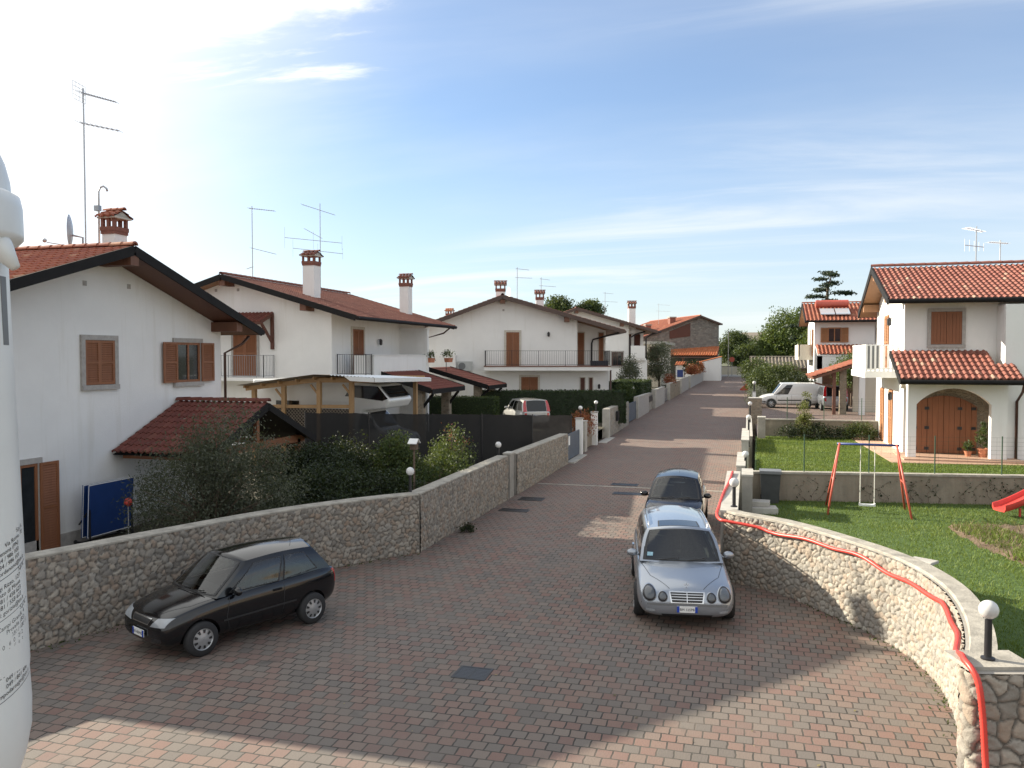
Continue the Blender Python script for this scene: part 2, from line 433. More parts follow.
def m_ground(name, a, b, c_, s):
    m, n, l, p = nodes(name)
    co = geoco(n)
    c = mix(n, l, noise(n, l, co, s, 6, 0.65), a, b)
    c = mix(n, l, mixfac(n, l, noise(n, l, co, s * 0.15, 4), 0.6), c, c_)
    l.new(c, p.inputs['Base Color']); p.inputs['Roughness'].default_value = 0.95
    bump(n, l, p, noise(n, l, co, s * 6, 4), 0.6, 0.03)
m_ground('lawn earth', (0.045, 0.085, 0.014), (0.07, 0.12, 0.02), (0.055, 0.095, 0.016), 3.0)
m_ground('field', (0.06, 0.075, 0.03), (0.10, 0.10, 0.05), (0.08, 0.085, 0.04), 0.4)
m_ground('garden earth', (0.06, 0.05, 0.035), (0.09, 0.075, 0.05), (0.05, 0.055, 0.03), 2.0)

def m_net(name, col, alpha):
    m, n, l, p = nodes(name)
    l.new(mix(n, l, noise(n, l, objco(n), 2.5, 5, 0.7), tuple(c * .6 for c in col), col), p.inputs['Base Color'])
    p.inputs['Roughness'].default_value = 0.8
    o = [x for x in n if x.type == 'OUTPUT_MATERIAL'][0]
    tr = n.new('ShaderNodeBsdfTransparent'); ms = n.new('ShaderNodeMixShader'); ms.inputs[0].default_value = alpha
    l.new(tr.outputs[0], ms.inputs[1]); l.new(p.outputs[0], ms.inputs[2]); l.new(ms.outputs[0], o.inputs[0])
m_net('shade net black', (0.007, 0.007, 0.008), 0.93)
m_net('shade net brown', (0.06, 0.05, 0.045), 0.88)
M = MATS
# ------------------------------------------------------------------ mesh helpers
rng = random.Random(7)
nrg = np.random.default_rng(11)
OFF = {}                                                    # root empties: world offset of their meshes

def thing(name, label, cat, loc=(0, 0, 0), rz=0.0, group=None, kind=None):
    o = bpy.data.objects.new(name, None); C.objects.link(o)
    o.empty_display_size = 0.3
    o.location = loc; o.rotation_euler = (0, 0, rz)
    tag(o, label, cat, group, kind)
    OFF[o.name] = (Vector(loc), rz)
    return o
def tag(o, label=None, cat=None, group=None, kind=None):
    if label: o['label'] = label
    if cat: o['category'] = cat
    if group: o['group'] = group
    if kind: o['kind'] = kind
    return o
def root_of(o):
    while o.parent: o = o.parent
    return o

class MB:
    """collects shapes into one mesh; self.T maps local shape coordinates"""
    def __init__(s): s.v = []; s.f = []; s.m = []; s.t = []; s.T = None; s.mi = 0; s.tint = None
    def add(s, vs, fs, tint=None):
        o = len(s.v)
        for p in vs:
            p = Vector(p)
            s.v.append(tuple(s.T @ p) if s.T is not None else tuple(p))
        for f in fs:
            s.f.append(tuple(i + o for i in f)); s.m.append(s.mi)
            s.t.append(rng.random() if tint is None else tint)
        return s
    def box(s, x0, x1, y0, y1, z0, z1):
        v = [(x0, y0, z0), (x1, y0, z0), (x1, y1, z0), (x0, y1, z0), (x0, y0, z1), (x1, y0, z1), (x1, y1, z1), (x0, y1, z1)]
        return s.add(v, [(0, 3, 2, 1), (4, 5, 6, 7), (0, 1, 5, 4), (1, 2, 6, 5), (2, 3, 7, 6), (3, 0, 4, 7)], rng.random())
    def bar(s, a, b, w, h=None, up=(0, 0, 1)):
        a, b = Vector(a), Vector(b); h = h or w
        d = (b - a).normalized(); u = Vector(up)
        if abs(d.dot(u)) > 0.98: u = Vector((1, 0, 0))
        r = d.cross(u).normalized() * (w / 2); q = r.cross(d).normalized() * (h / 2)
        v = [a - r - q, a + r - q, a + r + q, a - r + q, b - r - q, b + r - q, b + r + q, b - r + q]
        return s.add(v, [(0, 1, 2, 3), (4, 7, 6, 5), (0, 4, 5, 1), (1, 5, 6, 2), (2, 6, 7, 3), (3, 7, 4, 0)], rng.random())
    def tube(s, pts, r, n=8, cap=True):
        pts = [Vector(p) for p in pts]; rs = r if isinstance(r, (list, tuple)) else [r] * len(pts)
        vs = []; prev = None
        for i, p in enumerate(pts):
            d = (pts[min(i + 1, len(pts) - 1)] - pts[max(i - 1, 0)]).normalized()
            if prev is None:
                u = Vector((0, 0, 1)) if abs(d.z) < 0.9 else Vector((1, 0, 0))
                a = d.cross(u).normalized()
            else:
                a = (prev - d * prev.dot(d)).normalized()
            prev = a; b_ = d.cross(a)
            for k in range(n):
                an = 2 * math.pi * k / n
                vs.append(p + (a * math.cos(an) + b_ * math.sin(an)) * rs[i])
        fs = []
        for i in range(len(pts) - 1):
            for k in range(n):
                fs.append((i * n + k, i * n + (k + 1) % n, (i + 1) * n + (k + 1) % n, (i + 1) * n + k))
        if cap:
            fs.append(tuple(reversed(range(n)))); fs.append(tuple((len(pts) - 1) * n + k for k in range(n)))
        return s.add(vs, fs, rng.random())
    def lathe(s, prof, c=(0, 0, 0), axis='z', n=20, cap=True):
        vs = []
        for (r, h) in prof:
            for k in range(n):
                an = 2 * math.pi * k / n
                x, y, z = r * math.cos(an), r * math.sin(an), h
                if axis == 'x': x, y, z = z, x, y
                elif axis == 'y': x, y, z = y, z, x
                vs.append((c[0] + x, c[1] + y, c[2] + z))
        fs = []
        for i in range(len(prof) - 1):
            for k in range(n):
                fs.append((i * n + k, i * n + (k + 1) % n, (i + 1) * n + (k + 1) % n, (i + 1) * n + k))
        if cap:
            if prof[0][0] > 1e-5: fs.append(tuple(reversed(range(n))))
            if prof[-1][0] > 1e-5: fs.append(tuple((len(prof) - 1) * n + k for k in range(n)))
        return s.add(vs, fs, rng.random())
    def ball(s, c, r, n=16, m=10, sq=1.0):
        return s.lathe([(max(1e-4, r * math.sin(math.pi * i / m)), -r * sq * math.cos(math.pi * i / m)) for i in range(m + 1)], c, 'z', n, False)
    def prism(s, poly, a, b_, plane='xz'):
        """polygon in a plane, extruded along the third axis from a to b"""
        n = len(poly)
        def P(q, h):
            return (q[0], h, q[1]) if plane == 'xz' else ((h, q[0], q[1]) if plane == 'yz' else (q[0], q[1], h))
        v = [P(q, a) for q in poly] + [P(q, b_) for q in poly]
        f = [tuple(range(n)), tuple(reversed(range(n, 2 * n)))] + [(i, i + n, (i + 1) % n + n, (i + 1) % n) for i in range(n)]
        return s.add(v, f, rng.random())
    def grid(s, P, tint=None):
        """P: rows x cols of points"""
        R, K = len(P), len(P[0])
        return s.add([q for r in P for q in r], [(i * K + j, i * K + j + 1, (i + 1) * K + j + 1, (i + 1) * K + j) for i in range(R - 1) for j in range(K - 1)], tint)
    def build(s, name, mats, parent=None, smooth=False, world=False, weld=False, angle=None):
        me = bpy.data.meshes.new(name)
        vs = s.v
        if world and parent is not None:
            loc, rz = OFF[root_of(parent).name]
            R = Matrix.Rotation(-rz, 4, 'Z')
            vs = [tuple(R @ (Vector(p) - loc)) for p in vs]
        me.from_pydata(vs, [], s.f)
        if not isinstance(mats, (list, tuple)): mats = [mats]
        for m in mats: me.materials.append(M[m])
        if len(mats) > 1: me.polygons.foreach_set('material_index', s.m)
        at = me.attributes.new('tint', 'FLOAT', 'FACE'); at.data.foreach_set('value', s.t)
        bm = bmesh.new(); bm.from_mesh(me)
        if weld: bmesh.ops.remove_doubles(bm, verts=bm.verts, dist=0.0006)
        bmesh.ops.recalc_face_normals(bm, faces=bm.faces)
        bm.to_mesh(me); bm.free()
        if smooth or angle:
            me.polygons.foreach_set('use_smooth', [True] * len(me.polygons))
            if angle: me.set_sharp_from_angle(angle=rad(angle))
        o = bpy.data.objects.new(name, me); C.objects.link(o)
        if parent is not None: o.parent = parent
        return o

def frame(o, r, n):
    """matrix: local x -> r, local y -> n (outwards), local z -> up"""
    r = Vector(r).normalized(); n = Vector(n).normalized(); u = Vector((0, 0, 1))
    return Matrix(((r.x, n.x, u.x, o[0]), (r.y, n.y, u.y, o[1]), (r.z, n.z, u.z, o[2]), (0, 0, 0, 1)))

def copy_tree(o, parent=None):
    c = o.copy(); C.objects.link(c)
    if parent is not None:
        c.parent = parent; c.matrix_parent_inverse = o.matrix_parent_inverse
    for ch in list(o.children): copy_tree(ch, c)
    return c
def place_copy(src, loc, rz, label):
    c = copy_tree(src); c.location = loc; c.rotation_euler = (0, 0, rz); c['label'] = label
    OFF[c.name] = (Vector(loc), rz)
    return c

def quads_mesh(name, V, mat, tint, parent=None, smooth=False):
    """V: (N,4,3) array -> one mesh of N quads (fast)"""
    N = len(V)
    me = bpy.data.meshes.new(name)
    me.vertices.add(N * 4); me.vertices.foreach_set('co', np.ascontiguousarray(V, dtype=np.float32).reshape(-1))
    me.loops.add(N * 4); me.loops.foreach_set('vertex_index', np.arange(N * 4, dtype=np.int32))
    me.polygons.add(N)
    me.polygons.foreach_set('loop_start', np.arange(0, N * 4, 4, dtype=np.int32))
    me.polygons.foreach_set('loop_total', np.full(N, 4, dtype=np.int32))
    me.materials.append(M[mat])
    at = me.attributes.new('tint', 'FLOAT', 'FACE'); at.data.foreach_set('value', np.asarray(tint, dtype=np.float32))
    me.update(calc_edges=True)
    o = bpy.data.objects.new(name, me); C.objects.link(o)
    if parent is not None: o.parent = parent
    return o

def leaf_quads(P, size, aspect=2.2, up=0.0, droop=None):
    """leaf-shaped (rhombic) quads at points P"""
    N = len(P)
    d = nrg.normal(size=(N, 3)); d[:, 2] += up
    if droop is not None: d += droop
    d /= np.linalg.norm(d, axis=1)[:, None]
    e = nrg.normal(size=(N, 3)); e -= d * np.sum(e * d, axis=1)[:, None]
    e /= np.linalg.norm(e, axis=1)[:, None]
    L = size * (0.6 + 0.8 * nrg.random(N))[:, None]
    W = L / aspect
    return np.stack([P - d * L * 0.5, P + e * W * 0.5, P + d * L * 0.5, P - e * W * 0.5], axis=1)

def clumps(centres, per, spread, flat=1.0):
    out, t = [], []
    for c in centres:
        k = int(per * (0.6 + 0.8 * nrg.random()))
        q = np.clip(nrg.normal(size=(k, 3)), -1.7, 1.7) * spread * (0.7 + 0.6 * nrg.random()); q[:, 2] *= flat
        out.append(np.asarray(c) + q); t.append(np.clip(0.5 + 0.22 * nrg.normal() + 0.2 * nrg.normal(size=k), 0, 1))
    return np.concatenate(out), np.concatenate(t)

def shell_points(n, c, r, low=-0.5, inner=0.5):
    """points in an ellipsoid, biased towards its outside"""
    out = []
    while len(out) < n:
        v = nrg.normal(size=3); v /= np.linalg.norm(v)
        if v[2] < low: continue
        k = inner + (1 - inner) * nrg.random() ** 0.6
        out.append(np.asarray(c) + v * np.asarray(r) * k)
    return out

def plant(name, label, cat, x, y, z, crown, mat, leaf, nclump, per, spread, trunk_h, trunk_r, group=None, low=-0.5, aspect=2.2, limbs=6, trunk_mat='bark', up=0.15, stems=1, inner=0.45):
    """crown: list of (cx, cy, cz, rx, ry, rz) relative to the base"""
    r = thing(name, label, cat, (x, y, z), 0, group)
    cs = []
    tot = sum(a[3] * a[4] * a[5] for a in crown) ** 1.0
    for a in crown:
        k = max(3, int(nclump * (a[3] * a[4] * a[5]) / tot))
        cs += shell_points(k, a[:3], a[3:], low, inner)
    P, t = clumps(cs, per, spread)
    P = P[P[:, 2] > 0.03]; t = t[:len(P)]
    quads_mesh('crown' if trunk_h > 0.8 else 'foliage', leaf_quads(P, leaf, aspect, up), mat, t, r)
    mb = MB()
    top = Vector((crown[0][0], crown[0][1], crown[0][2]))
    for s_ in range(stems):
        bx, by = ((rng.random() - .5) * .3, (rng.random() - .5) * .3) if stems > 1 else (0, 0)
        h = max(trunk_h, 0.15)
        mid = Vector((bx * 1.5 + top.x * .3, by * 1.5 + top.y * .3, h))
        mb.tube([(0, 0, -0.1), (bx + top.x * .1, by + top.y * .1, h * .5), mid], [trunk_r * 1.25, trunk_r, trunk_r * .8], 8)
        for k in range(limbs):
            e = Vector(cs[rng.randrange(len(cs))])
            m1 = mid.lerp(e, .5) + Vector((rng.uniform(-.1, .1), rng.uniform(-.1, .1), rng.uniform(0, .2)))
            mb.tube([mid - Vector((0, 0, h * .2 * rng.random())), m1, e], [trunk_r * .6, trunk_r * .35, trunk_r * .12], 5)
    mb.build('trunk' if trunk_h > 0.8 else 'stem', trunk_mat, r, smooth=True)
    return r

def hedge(name, label, x0, x1, y0, y1, z0, z1, mat, leaf, n, cat='hedge', group=None):
    r = thing(name, label, cat, ((x0 + x1) / 2, (y0 + y1) / 2, z0), 0, group)
    hx, hy, h = (x1 - x0) / 2, (y1 - y0) / 2, z1 - z0
    core = MB(); core.box(-hx + .06, hx - .06, -hy + .06, hy - .06, 0, h - .06)
    core.build('twigs', 'dark shrub leaf', r)
    P = np.empty((n, 3)); P[:, 0] = nrg.uniform(-hx, hx, n); P[:, 1] = nrg.uniform(-hy, hy, n); P[:, 2] = nrg.uniform(0, h, n)
    f = nrg.integers(0, 6, n)
    dep = np.abs(nrg.normal(0, 0.05, n))
    P[f == 0, 2] = h - dep[f == 0]
    P[(f == 1) | (f == 5), 1] = -hy + dep[(f == 1) | (f == 5)]; P[f == 2, 1] = hy - dep[f == 2]
    P[f == 3, 0] = -hx + dep[f == 3]; P[f == 4, 0] = hx - dep[f == 4]
    t = np.clip(0.45 + 0.25 * nrg.normal(size=n), 0, 1)
    P += nrg.normal(0, 0.03, (n, 3))
    quads_mesh('foliage', leaf_quads(P, leaf), mat, t, r)
    return r

# ------------------------------------------------------------------ tiled roofs
def tile_slope(mb, P0, U, Lu, V, Lv, pitch=0.185, row=0.32, amp=None):
    amp = amp or pitch * .26
    """pantiles: P0 ridge start, U unit along the ridge, V unit down the slope; every tile its own tint"""
    P0, U, V = Vector(P0), Vector(U).normalized(), Vector(V).normalized()
    N = U.cross(V).normalized()
    if N.z < 0: N = -N
    m = max(1, round(Lu / pitch)); n = max(1, round(Lv / row))
    pu, pv = Lu / m, Lv / n
    prof = [(0.0, 0.0), (0.16, 0.012), (0.34, .75), (0.5, 1.0), (0.66, .75), (0.84, 0.012), (1.0, 0.0)]
    K = len(prof)
    for j in range(n):
        v0, v1 = j * pv, (j + 1) * pv + 0.03
        for i in range(m):
            pts = []
            jit = rng.uniform(-.006, .006)
            for (vv, lift) in ((v0, 0.002), (v1, 0.034), (v1, -0.02)):
                for (a, h) in prof:
                    pts.append(P0 + U * ((i + a) * pu) + V * (vv + (jit if vv > v0 else 0)) + N * (h * amp + lift))
            fs = [(r * K + k, r * K + k + 1, (r + 1) * K + k + 1, (r + 1) * K + k) for r in range(2) for k in range(K - 1)]
            mb.add(pts, fs, min(1, max(0, rng.gauss(.45, .28))))
def ridge_caps(mb, A, B, r=0.11, step=0.38):
    A, B = Vector(A), Vector(B); d = (B - A); L = d.length; d.normalize()
    s = d.cross(Vector((0, 0, 1))).normalized(); n = max(1, round(L / step)); st = L / n
    for i in range(n):
        a, b_ = A + d * (i * st - .02), A + d * ((i + 1) * st + .03)
        P = []
        for (q, rr) in ((a, r * .9), (b_, r * 1.08)):
            P.append([q + s * (math.cos(t) * rr) + Vector((0, 0, math.sin(t) * rr * .9 - .02)) for t in [math.pi * k / 8 for k in range(9)]])
        mb.grid(P, min(1, max(0, rng.gauss(.55, .25))))
        mb.add(P[1] + [sum(P[1], Vector()) / 9], [(k, k + 1, 9) for k in range(8)], .2)

class Gable:
    """gable roof in its own frame: g across the gable, r along the ridge.  ax='Y': ridge along Y; ax='X': ridge along X"""
    def __init__(s, ax, g0, g1, gr, z0, z1, zr, r0, r1):
        s.ax, s.g0, s.g1, s.gr, s.z0, s.z1, s.zr, s.r0, s.r1 = ax, g0, g1, gr, z0, z1, zr, r0, r1
    def P(s, g, r, z): return Vector((g, r, z)) if s.ax == 'Y' else Vector((r, g, z))
    def z(s, g):
        return s.zr + (s.z0 - s.zr) * (s.gr - g) / (s.gr - s.g0) if g <= s.gr else s.zr + (s.z1 - s.zr) * (g - s.gr) / (s.g1 - s.gr)
    def build(s, root, tile, fascia='dark fascia', soffit='soffit wood', both=True, beams=(), beam_mat='beam wood', th=0.16, pitch=.185, gutter=True):
        # deck (boards) under the tiles
        d = MB(); f = MB(); t = MB()
        for (ga, za) in ((s.g0, s.z0), (s.g1, s.z1)):
            q = [s.P(s.gr, s.r0, s.zr), s.P(ga, s.r0, za), s.P(ga, s.r1, za), s.P(s.gr, s.r1, s.zr)]
            top = [p - Vector((0, 0, .05)) for p in q]; bot = [p - Vector((0, 0, th)) for p in q]
            d.add(top + bot, [(0, 1, 2, 3), (7, 6, 5, 4), (0, 4, 5, 1), (1, 5, 6, 2), (2, 6, 7, 3), (3, 7, 4, 0)])
        roof = d.build('roof', soffit, root, world=True)
        for (ga, za) in ((s.g0, s.z0), (s.g1, s.z1)):
            A, B = s.P(s.gr, s.r0, s.zr - .05), s.P(s.gr, s.r1, s.zr - .05)
            E = s.P(ga, s.r0, za - .05)
            sl = E - A
            tile_slope(t, A + Vector((0, 0, .03)), B - A, (B - A).length, sl, sl.length + .04, pitch)
        ridge_caps(t, s.P(s.gr, s.r0 - .02, s.zr + .07), s.P(s.gr, s.r1 + .02, s.zr + .07))
        t.build('roof_tiles', tile, roof, world=True, smooth=False)
        # verge boards on both gable ends and gutters along the eaves
        for (r, o) in ((s.r0, -.02), (s.r1, .02)):
            for (ga, za) in ((s.g0, s.z0), (s.g1, s.z1)):
                a, b_ = s.P(s.gr, r + o, s.zr - .085), s.P(ga, r + o, za - .085)
                f.bar(a, b_, .05, .25)
        if gutter:
            for (ga, za, sg) in ((s.g0, s.z0, -1), (s.g1, s.z1, 1)):
                f.tube([s.P(ga + sg * .08, s.r0 - .03, za - .09), s.P(ga + sg * .08, s.r1 + .03, za - .09)], .085, 10)
        f.build('fascia', fascia, roof, world=True, smooth=False)
        for (g, z, r, L) in beams:
            b_ = MB()
            zz = s.z(g) - th - .02
            q0, q1 = s.P(g - .15, r, zz - .30), s.P(g + .15, r + L, zz)
            b_.box(min(q0.x, q1.x), max(q0.x, q1.x), min(q0.y, q1.y), max(q0.y, q1.y), q0.z, q1.z)
            b_.build('beam_end', beam_mat, roof, world=True)
        return roof
    def wall_poly(s, a, b_, zb, th=0.17):
        pts = [(a, zb), (b_, zb), (b_, s.z(b_) - th)]
        if a < s.gr < b_: pts.append((s.gr, s.zr - th))
        pts.append((a, s.z(a) - th))
        return pts

def chimney(roof, x, y, zb, zt, w=.55, tile='terracotta tile', rich=True, d=None, ax='X'):
    """rendered stack, brick collar with openings, small tiled saddle roof; children of the roof"""
    d = d or w
    h = MB(); h.box(x - w / 2, x + w / 2, y - d / 2, y + d / 2, zb, zt)
    ch = h.build('chimney', 'white plaster', roof, world=True)
    c = MB()
    c.box(x - w / 2 - .025, x + w / 2 + .025, y - d / 2 - .025, y + d / 2 + .025, zt - .02, zt + .07)
    c.box(x - w / 2 - .04, x + w / 2 + .04, y - d / 2 - .04, y + d / 2 + .04, zt + .07, zt + .18)
    hh = .21
    for sx in (-1, 0, 1):
        for sy in (-1, 0, 1):
            if sy == 0: continue
            px, py = x + sx * (w / 2 - .02), y + sy * (d / 2 - .02)
            c.box(px - .042, px + .042, py - .042, py + .042, zt + .18, zt + .20 + hh)
    zt2 = zt + .20 + hh
    c.build('brick_collar', 'brick red', ch, world=True)
    c = MB(); c.box(x - w / 2 - .09, x + w / 2 + .09, y - d / 2 - .09, y + d / 2 + .09, zt2, zt2 + .045)
    c.build('cap_slab', 'pale stone trim', ch, world=True)
    zt2 += .05
    t = MB(); k = .17
    g = MB()
    ov = .11
    if ax == 'X':       # little ridge along X, gables face +-X
        A = Vector((x - w / 2 - ov, y, zt2 + k)); U = Vector((1, 0, 0)); Lu = w + 2 * ov
        for sg in (-1, 1):
            V = Vector((0, sg * (d / 2 + ov), -k)); tile_slope(t, A, U, Lu, V, V.length, .2, .24, .04)
        g.prism([(y - d / 2 - ov + .05, zt2), (y + d / 2 + ov - .05, zt2), (y, zt2 + k - .02)], x - w / 2 - ov + .05, x + w / 2 + ov - .05, 'yz')
        ridge_caps(t, A + Vector((0, 0, .05)), A + U * Lu + Vector((0, 0, .05)), .08, .25)
    else:
        A = Vector((x, y - d / 2 - ov, zt2 + k)); U = Vector((0, 1, 0)); Lu = d + 2 * ov
        for sg in (-1, 1):
            V = Vector((sg * (w / 2 + ov), 0, -k)); tile_slope(t, A, U, Lu, V, V.length, .2, .24, .04)
        g.prism([(x - w / 2 - ov + .05, zt2), (x + w / 2 + ov - .05, zt2), (x, zt2 + k - .02)], y - d / 2 - ov + .05, y + d / 2 + ov - .05, 'xz')
        ridge_caps(t, A + Vector((0, 0, .05)), A + U * Lu + Vector((0, 0, .05)), .08, .25)
    t.build('chimney_cap', tile, ch, world=True)
    g.build('cap_gable', 'pale concrete', ch, world=True)
    return ch

# ------------------------------------------------------------------ openings
def shutter_leaf(mb, x0, x1, z0, z1, y, th=.035, slats=True):
    fw = .07
    mb.box(x0, x0 + fw, y, y + th, z0, z1); mb.box(x1 - fw, x1, y, y + th, z0, z1)
    mb.box(x0 + fw, x1 - fw, y, y + th, z0, z0 + fw); mb.box(x0 + fw, x1 - fw, y, y + th, z1 - fw, z1)
    zm = (z0 + z1) / 2
    if slats:
        mb.box(x0 + fw, x1 - fw, y, y + th, zm - .03, zm + .03)
        n = max(4, int((z1 - z0) / .065))
        for i in range(n):
            z = z0 + fw + (z1 - z0 - 2 * fw) * (i + .5) / n
            mb.add([(x0 + fw, y + .004, z + .026), (x1 - fw, y + .004, z + .026), (x1 - fw, y + th - .006, z - .02), (x0 + fw, y + th - .006, z - .02)], [(0, 1, 2, 3)])
        mb.box(x0 + fw, x1 - fw, y + .001, y + .004, z0 + fw, z1 - fw)
    else:
        n = max(2, round((x1 - x0 - 2 * fw) / .11)); w = (x1 - x0 - 2 * fw) / n
        for i in range(n):
            mb.box(x0 + fw + i * w + .004, x0 + fw + (i + 1) * w - .004, y + .004, y + th - .008, z0 + fw, z1 - fw)

def opening(root, O, R, N, w, h, kind='window', state='closed', trim='grey stone trim', wood='shutter wood', slats=True, sill=True, trim_w=.13, detail=True, open_w=None, leaves=2):
    """O: middle of the bottom edge on the wall face.  state: closed / open / glass / half"""
    T = frame(O, R, N)
    mb = MB(); mb.T = T
    tw = trim_w
    pr = .065
    if trim:
        mb.box(-w / 2 - tw, -w / 2, -.1, pr, 0 if kind != 'window' else 0, h + tw)
        mb.box(w / 2, w / 2 + tw, -.1, pr, 0, h + tw)
        mb.box(-w / 2, w / 2, -.1, pr - .002, h, h + tw)
        if kind == 'window': mb.box(-w / 2 - tw, w / 2 + tw, -.1, pr + .03, -tw, -.001)
    else:
        mb.box(-w / 2 - .02, w / 2 + .02, -.1, .006, -.02, h + .02)
    fr = mb.build(kind, trim or wood, root, world=True)
    g = MB(); g.T = T
    g.box(-w / 2, w / 2, -.1, .010, 0, h)
    g.build('pane', 'window glass', fr, world=True)
    s = MB(); s.T = T
    if state in ('closed', 'half'):
        for k in range(leaves):
            a = -w / 2 + w * k / leaves; b_ = -w / 2 + w * (k + 1) / leaves
            if state == 'half' and k == leaves - 1:
                # second leaf stands a little open
                s2 = MB(); s2.T = T @ Matrix.Translation((w / 2, .02, 0)) @ Matrix.Rotation(rad(2), 4, 'Z')
                shutter_leaf(s2, -(b_ - a), 0, .01, h - .01, 0, slats=slats)
                s2.build('shutter', wood, fr, world=True)
            else:
                shutter_leaf(s, a + .006, b_ - .006, .01, h - .01, .016 if trim else .012, slats=slats)
        s.build('shutter', wood, fr, world=True)
    elif state == 'open':
        ow = open_w or w / 2
        shutter_leaf(s, -w / 2 - ow - .02, -w / 2 - .02, .0, h, pr + .012, slats=slats)
        s.build('shutter', wood, fr, world=True)
        s2 = MB(); s2.T = T
        shutter_leaf(s2, w / 2 + .02, w / 2 + ow + .02, .0, h, pr + .012, slats=slats)
        s2.build('shutter', wood, fr, world=True)
    if state in ('open', 'glass'):
        f = MB(); f.T = T
        y0, y1 = .010, .04
        for x in (-w / 2, -.035, w / 2 - .07): f.box(x, x + .07, y0, y1, .07, h - .07)
        f.box(-w / 2, w / 2, y0, y1, 0, .07); f.box(-w / 2, w / 2, y0, y1, h - .07, h)
        f.build('sash', wood, fr, world=True)
    return fr

def railing(parent, pts, z0, h, name='railing', mat='black metal', gap=.12, r=.006, post=.016):
    mb = MB()
    for a, b_ in zip(pts[:-1], pts[1:]):
        a, b_ = Vector((a[0], a[1], 0)), Vector((b_[0], b_[1], 0)); L = (b_ - a).length
        for zz_ in (z0 + .08, z0 + h):
            mb.bar((a.x, a.y, zz_), (b_.x, b_.y, zz_), .035, .02)
        n = max(1, round(L / gap))
        for i in range(n + 1):
            p = a.lerp(b_, i / n)
            big = i % 12 == 0 or i == n
            mb.bar((p.x, p.y, z0 - (.15 if big else -.08)), (p.x, p.y, z0 + h + (.02 if big else 0)), post * 1.8 if big else r * 2)
    return mb.build(name, mat, parent, world=True)

def downpipe(parent, pts, r=.045, mat='copper pipe'):
    mb = MB(); mb.tube(pts, r, 8)
    return mb.build('downpipe', mat, parent, world=True, smooth=True)

def text_mesh(txt, size, bend=None, spacing=1.0):
    cu = bpy.data.curves.new('lettering', 'FONT'); cu.body = txt; cu.size = size; cu.space_character = spacing
    cu.resolution_u = 2
    o = bpy.data.objects.new('lettering', cu); C.objects.link(o)
    dg = bpy.context.evaluated_depsgraph_get(); dg.update()
    me = bpy.data.meshes.new_from_object(o.evaluated_get(dg))
    vs = [v.co.copy() for v in me.vertices]; fs = [tuple(p.vertices) for p in me.polygons]
    bpy.data.objects.remove(o); bpy.data.curves.remove(cu); bpy.data.meshes.remove(me)
    return vs, fs
# ------------------------------------------------------------------ terrain, paving
def prof(Y, K):
    for (a, za), (b_, zb) in zip(K[:-1], K[1:]):
        if a <= Y <= b_: return za + (zb - za) * (Y - a) / (b_ - a)
    return K[0][1] if Y < K[0][0] else K[-1][1]
STREET = [(-20, 0), (18, 0), (26, .08), (35, .22), (50, .38), (60, .5), (75, .72), (92, 1.0), (118, 1.5), (150, 1.85)]
YARD = [(-20, .08), (18, .10), (24, .32), (30, .62), (36, .86), (50, .92), (62, 1.1), (78, 1.4), (118, 1.7), (160, 1.85)]
def zs(Y): return prof(Y, STREET)
def zy(Y): return prof(Y, YARD)
def lx(Y): return prof(Y, [(19, -7.75), (35, -7.5), (60, -7.45), (90, -6.75), (118, -5.9), (150, -5.9)])   # left edge of the street
def rx(Y): return prof(Y, [(19, -.4), (35, -.05), (55, .15), (90, .15), (150, .1)])

def sheet(name, rows, mat, kind='structure', label=None, cat=None):
    mb = MB(); mb.grid([[Vector(p) for p in r] for r in rows])
    o = mb.build(name, mat, None, smooth=True)
    tag(o, label, cat, None, kind)
    return o
rows = []
for Y in (-400, 18, 26, 35, 50, 60, 75, 92, 118, 150, 400, 4000):
    rows.append([(-4000, Y, zs(Y) - .12), (-60, Y, zs(Y) - .12), (60, Y, zs(Y) - .12), (4000, Y, zs(Y) - .12)])
sheet('ground', rows, 'field', label='far flat fields around the houses', cat='ground')
rows = []
for Y in (-14, 4, 10, 14, 16.5, 18.6):
    rows.append([(-15, Y, 0), (-4, Y, 0), (6.5, Y, 0)])
for Y in (19.2, 22, 26, 30, 35, 42, 50, 60, 75, 92, 118, 134):
    rows.append([(lx(Y) - .25, Y, zs(Y)), ((lx(Y) + rx(Y)) / 2, Y, zs(Y)), (rx(Y) + .25, Y, zs(Y))])
sheet('paving', rows, 'block paving', label='reddish and grey interlocking block paving of the court and street', cat='paving')
sheet('cross_road', [[(-40, 134, zs(134) + .02), (60, 134, zs(134) + .02)], [(-40, 144, zs(144) + .02), (60, 144, zs(144) + .02)]], 'road grey', label='pale road crossing at the far end of the street', cat='road')

def pad(name, poly, z0, z1, mat, label, cat='ground', zfun=None):
    mb = MB()
    n = len(poly)
    vs = [(x, y, z0) for x, y in poly] + [(x, y, zfun(y) if zfun else z1) for x, y in poly]
    mb.add(vs, [tuple(range(n)), tuple(range(n, 2 * n))] + [(i, (i + 1) % n, (i + 1) % n + n, i + n) for i in range(n)])
    o = mb.build(name, mat); tag(o, label, cat, None, 'structure')
    return o
LW = [(-14.2, 4.0), (-13.2, 6.5), (-12.25, 9.0), (-11.43, 11.03), (-10.65, 13.6), (-9.95, 15.7), (-9.2, 17.2), (-8.5, 18.3), (-7.85, 19.1)]
rows = []
edge = [(x - .12, y) for x, y in LW] + [(lx(Y) - .2, Y) for Y in (22, 24, 26.8, 30, 35, 42, 50, 60, 75, 92, 117)]
for (x, y) in edge:
    rows.append([(-70, y, zy(y)), (-30, y, zy(y)), (x - 3, y, zy(y)), (x, y, zy(y))])
sheet('garden_soil', rows, 'garden earth', label='dark garden earth behind the left stone wall', cat='ground')

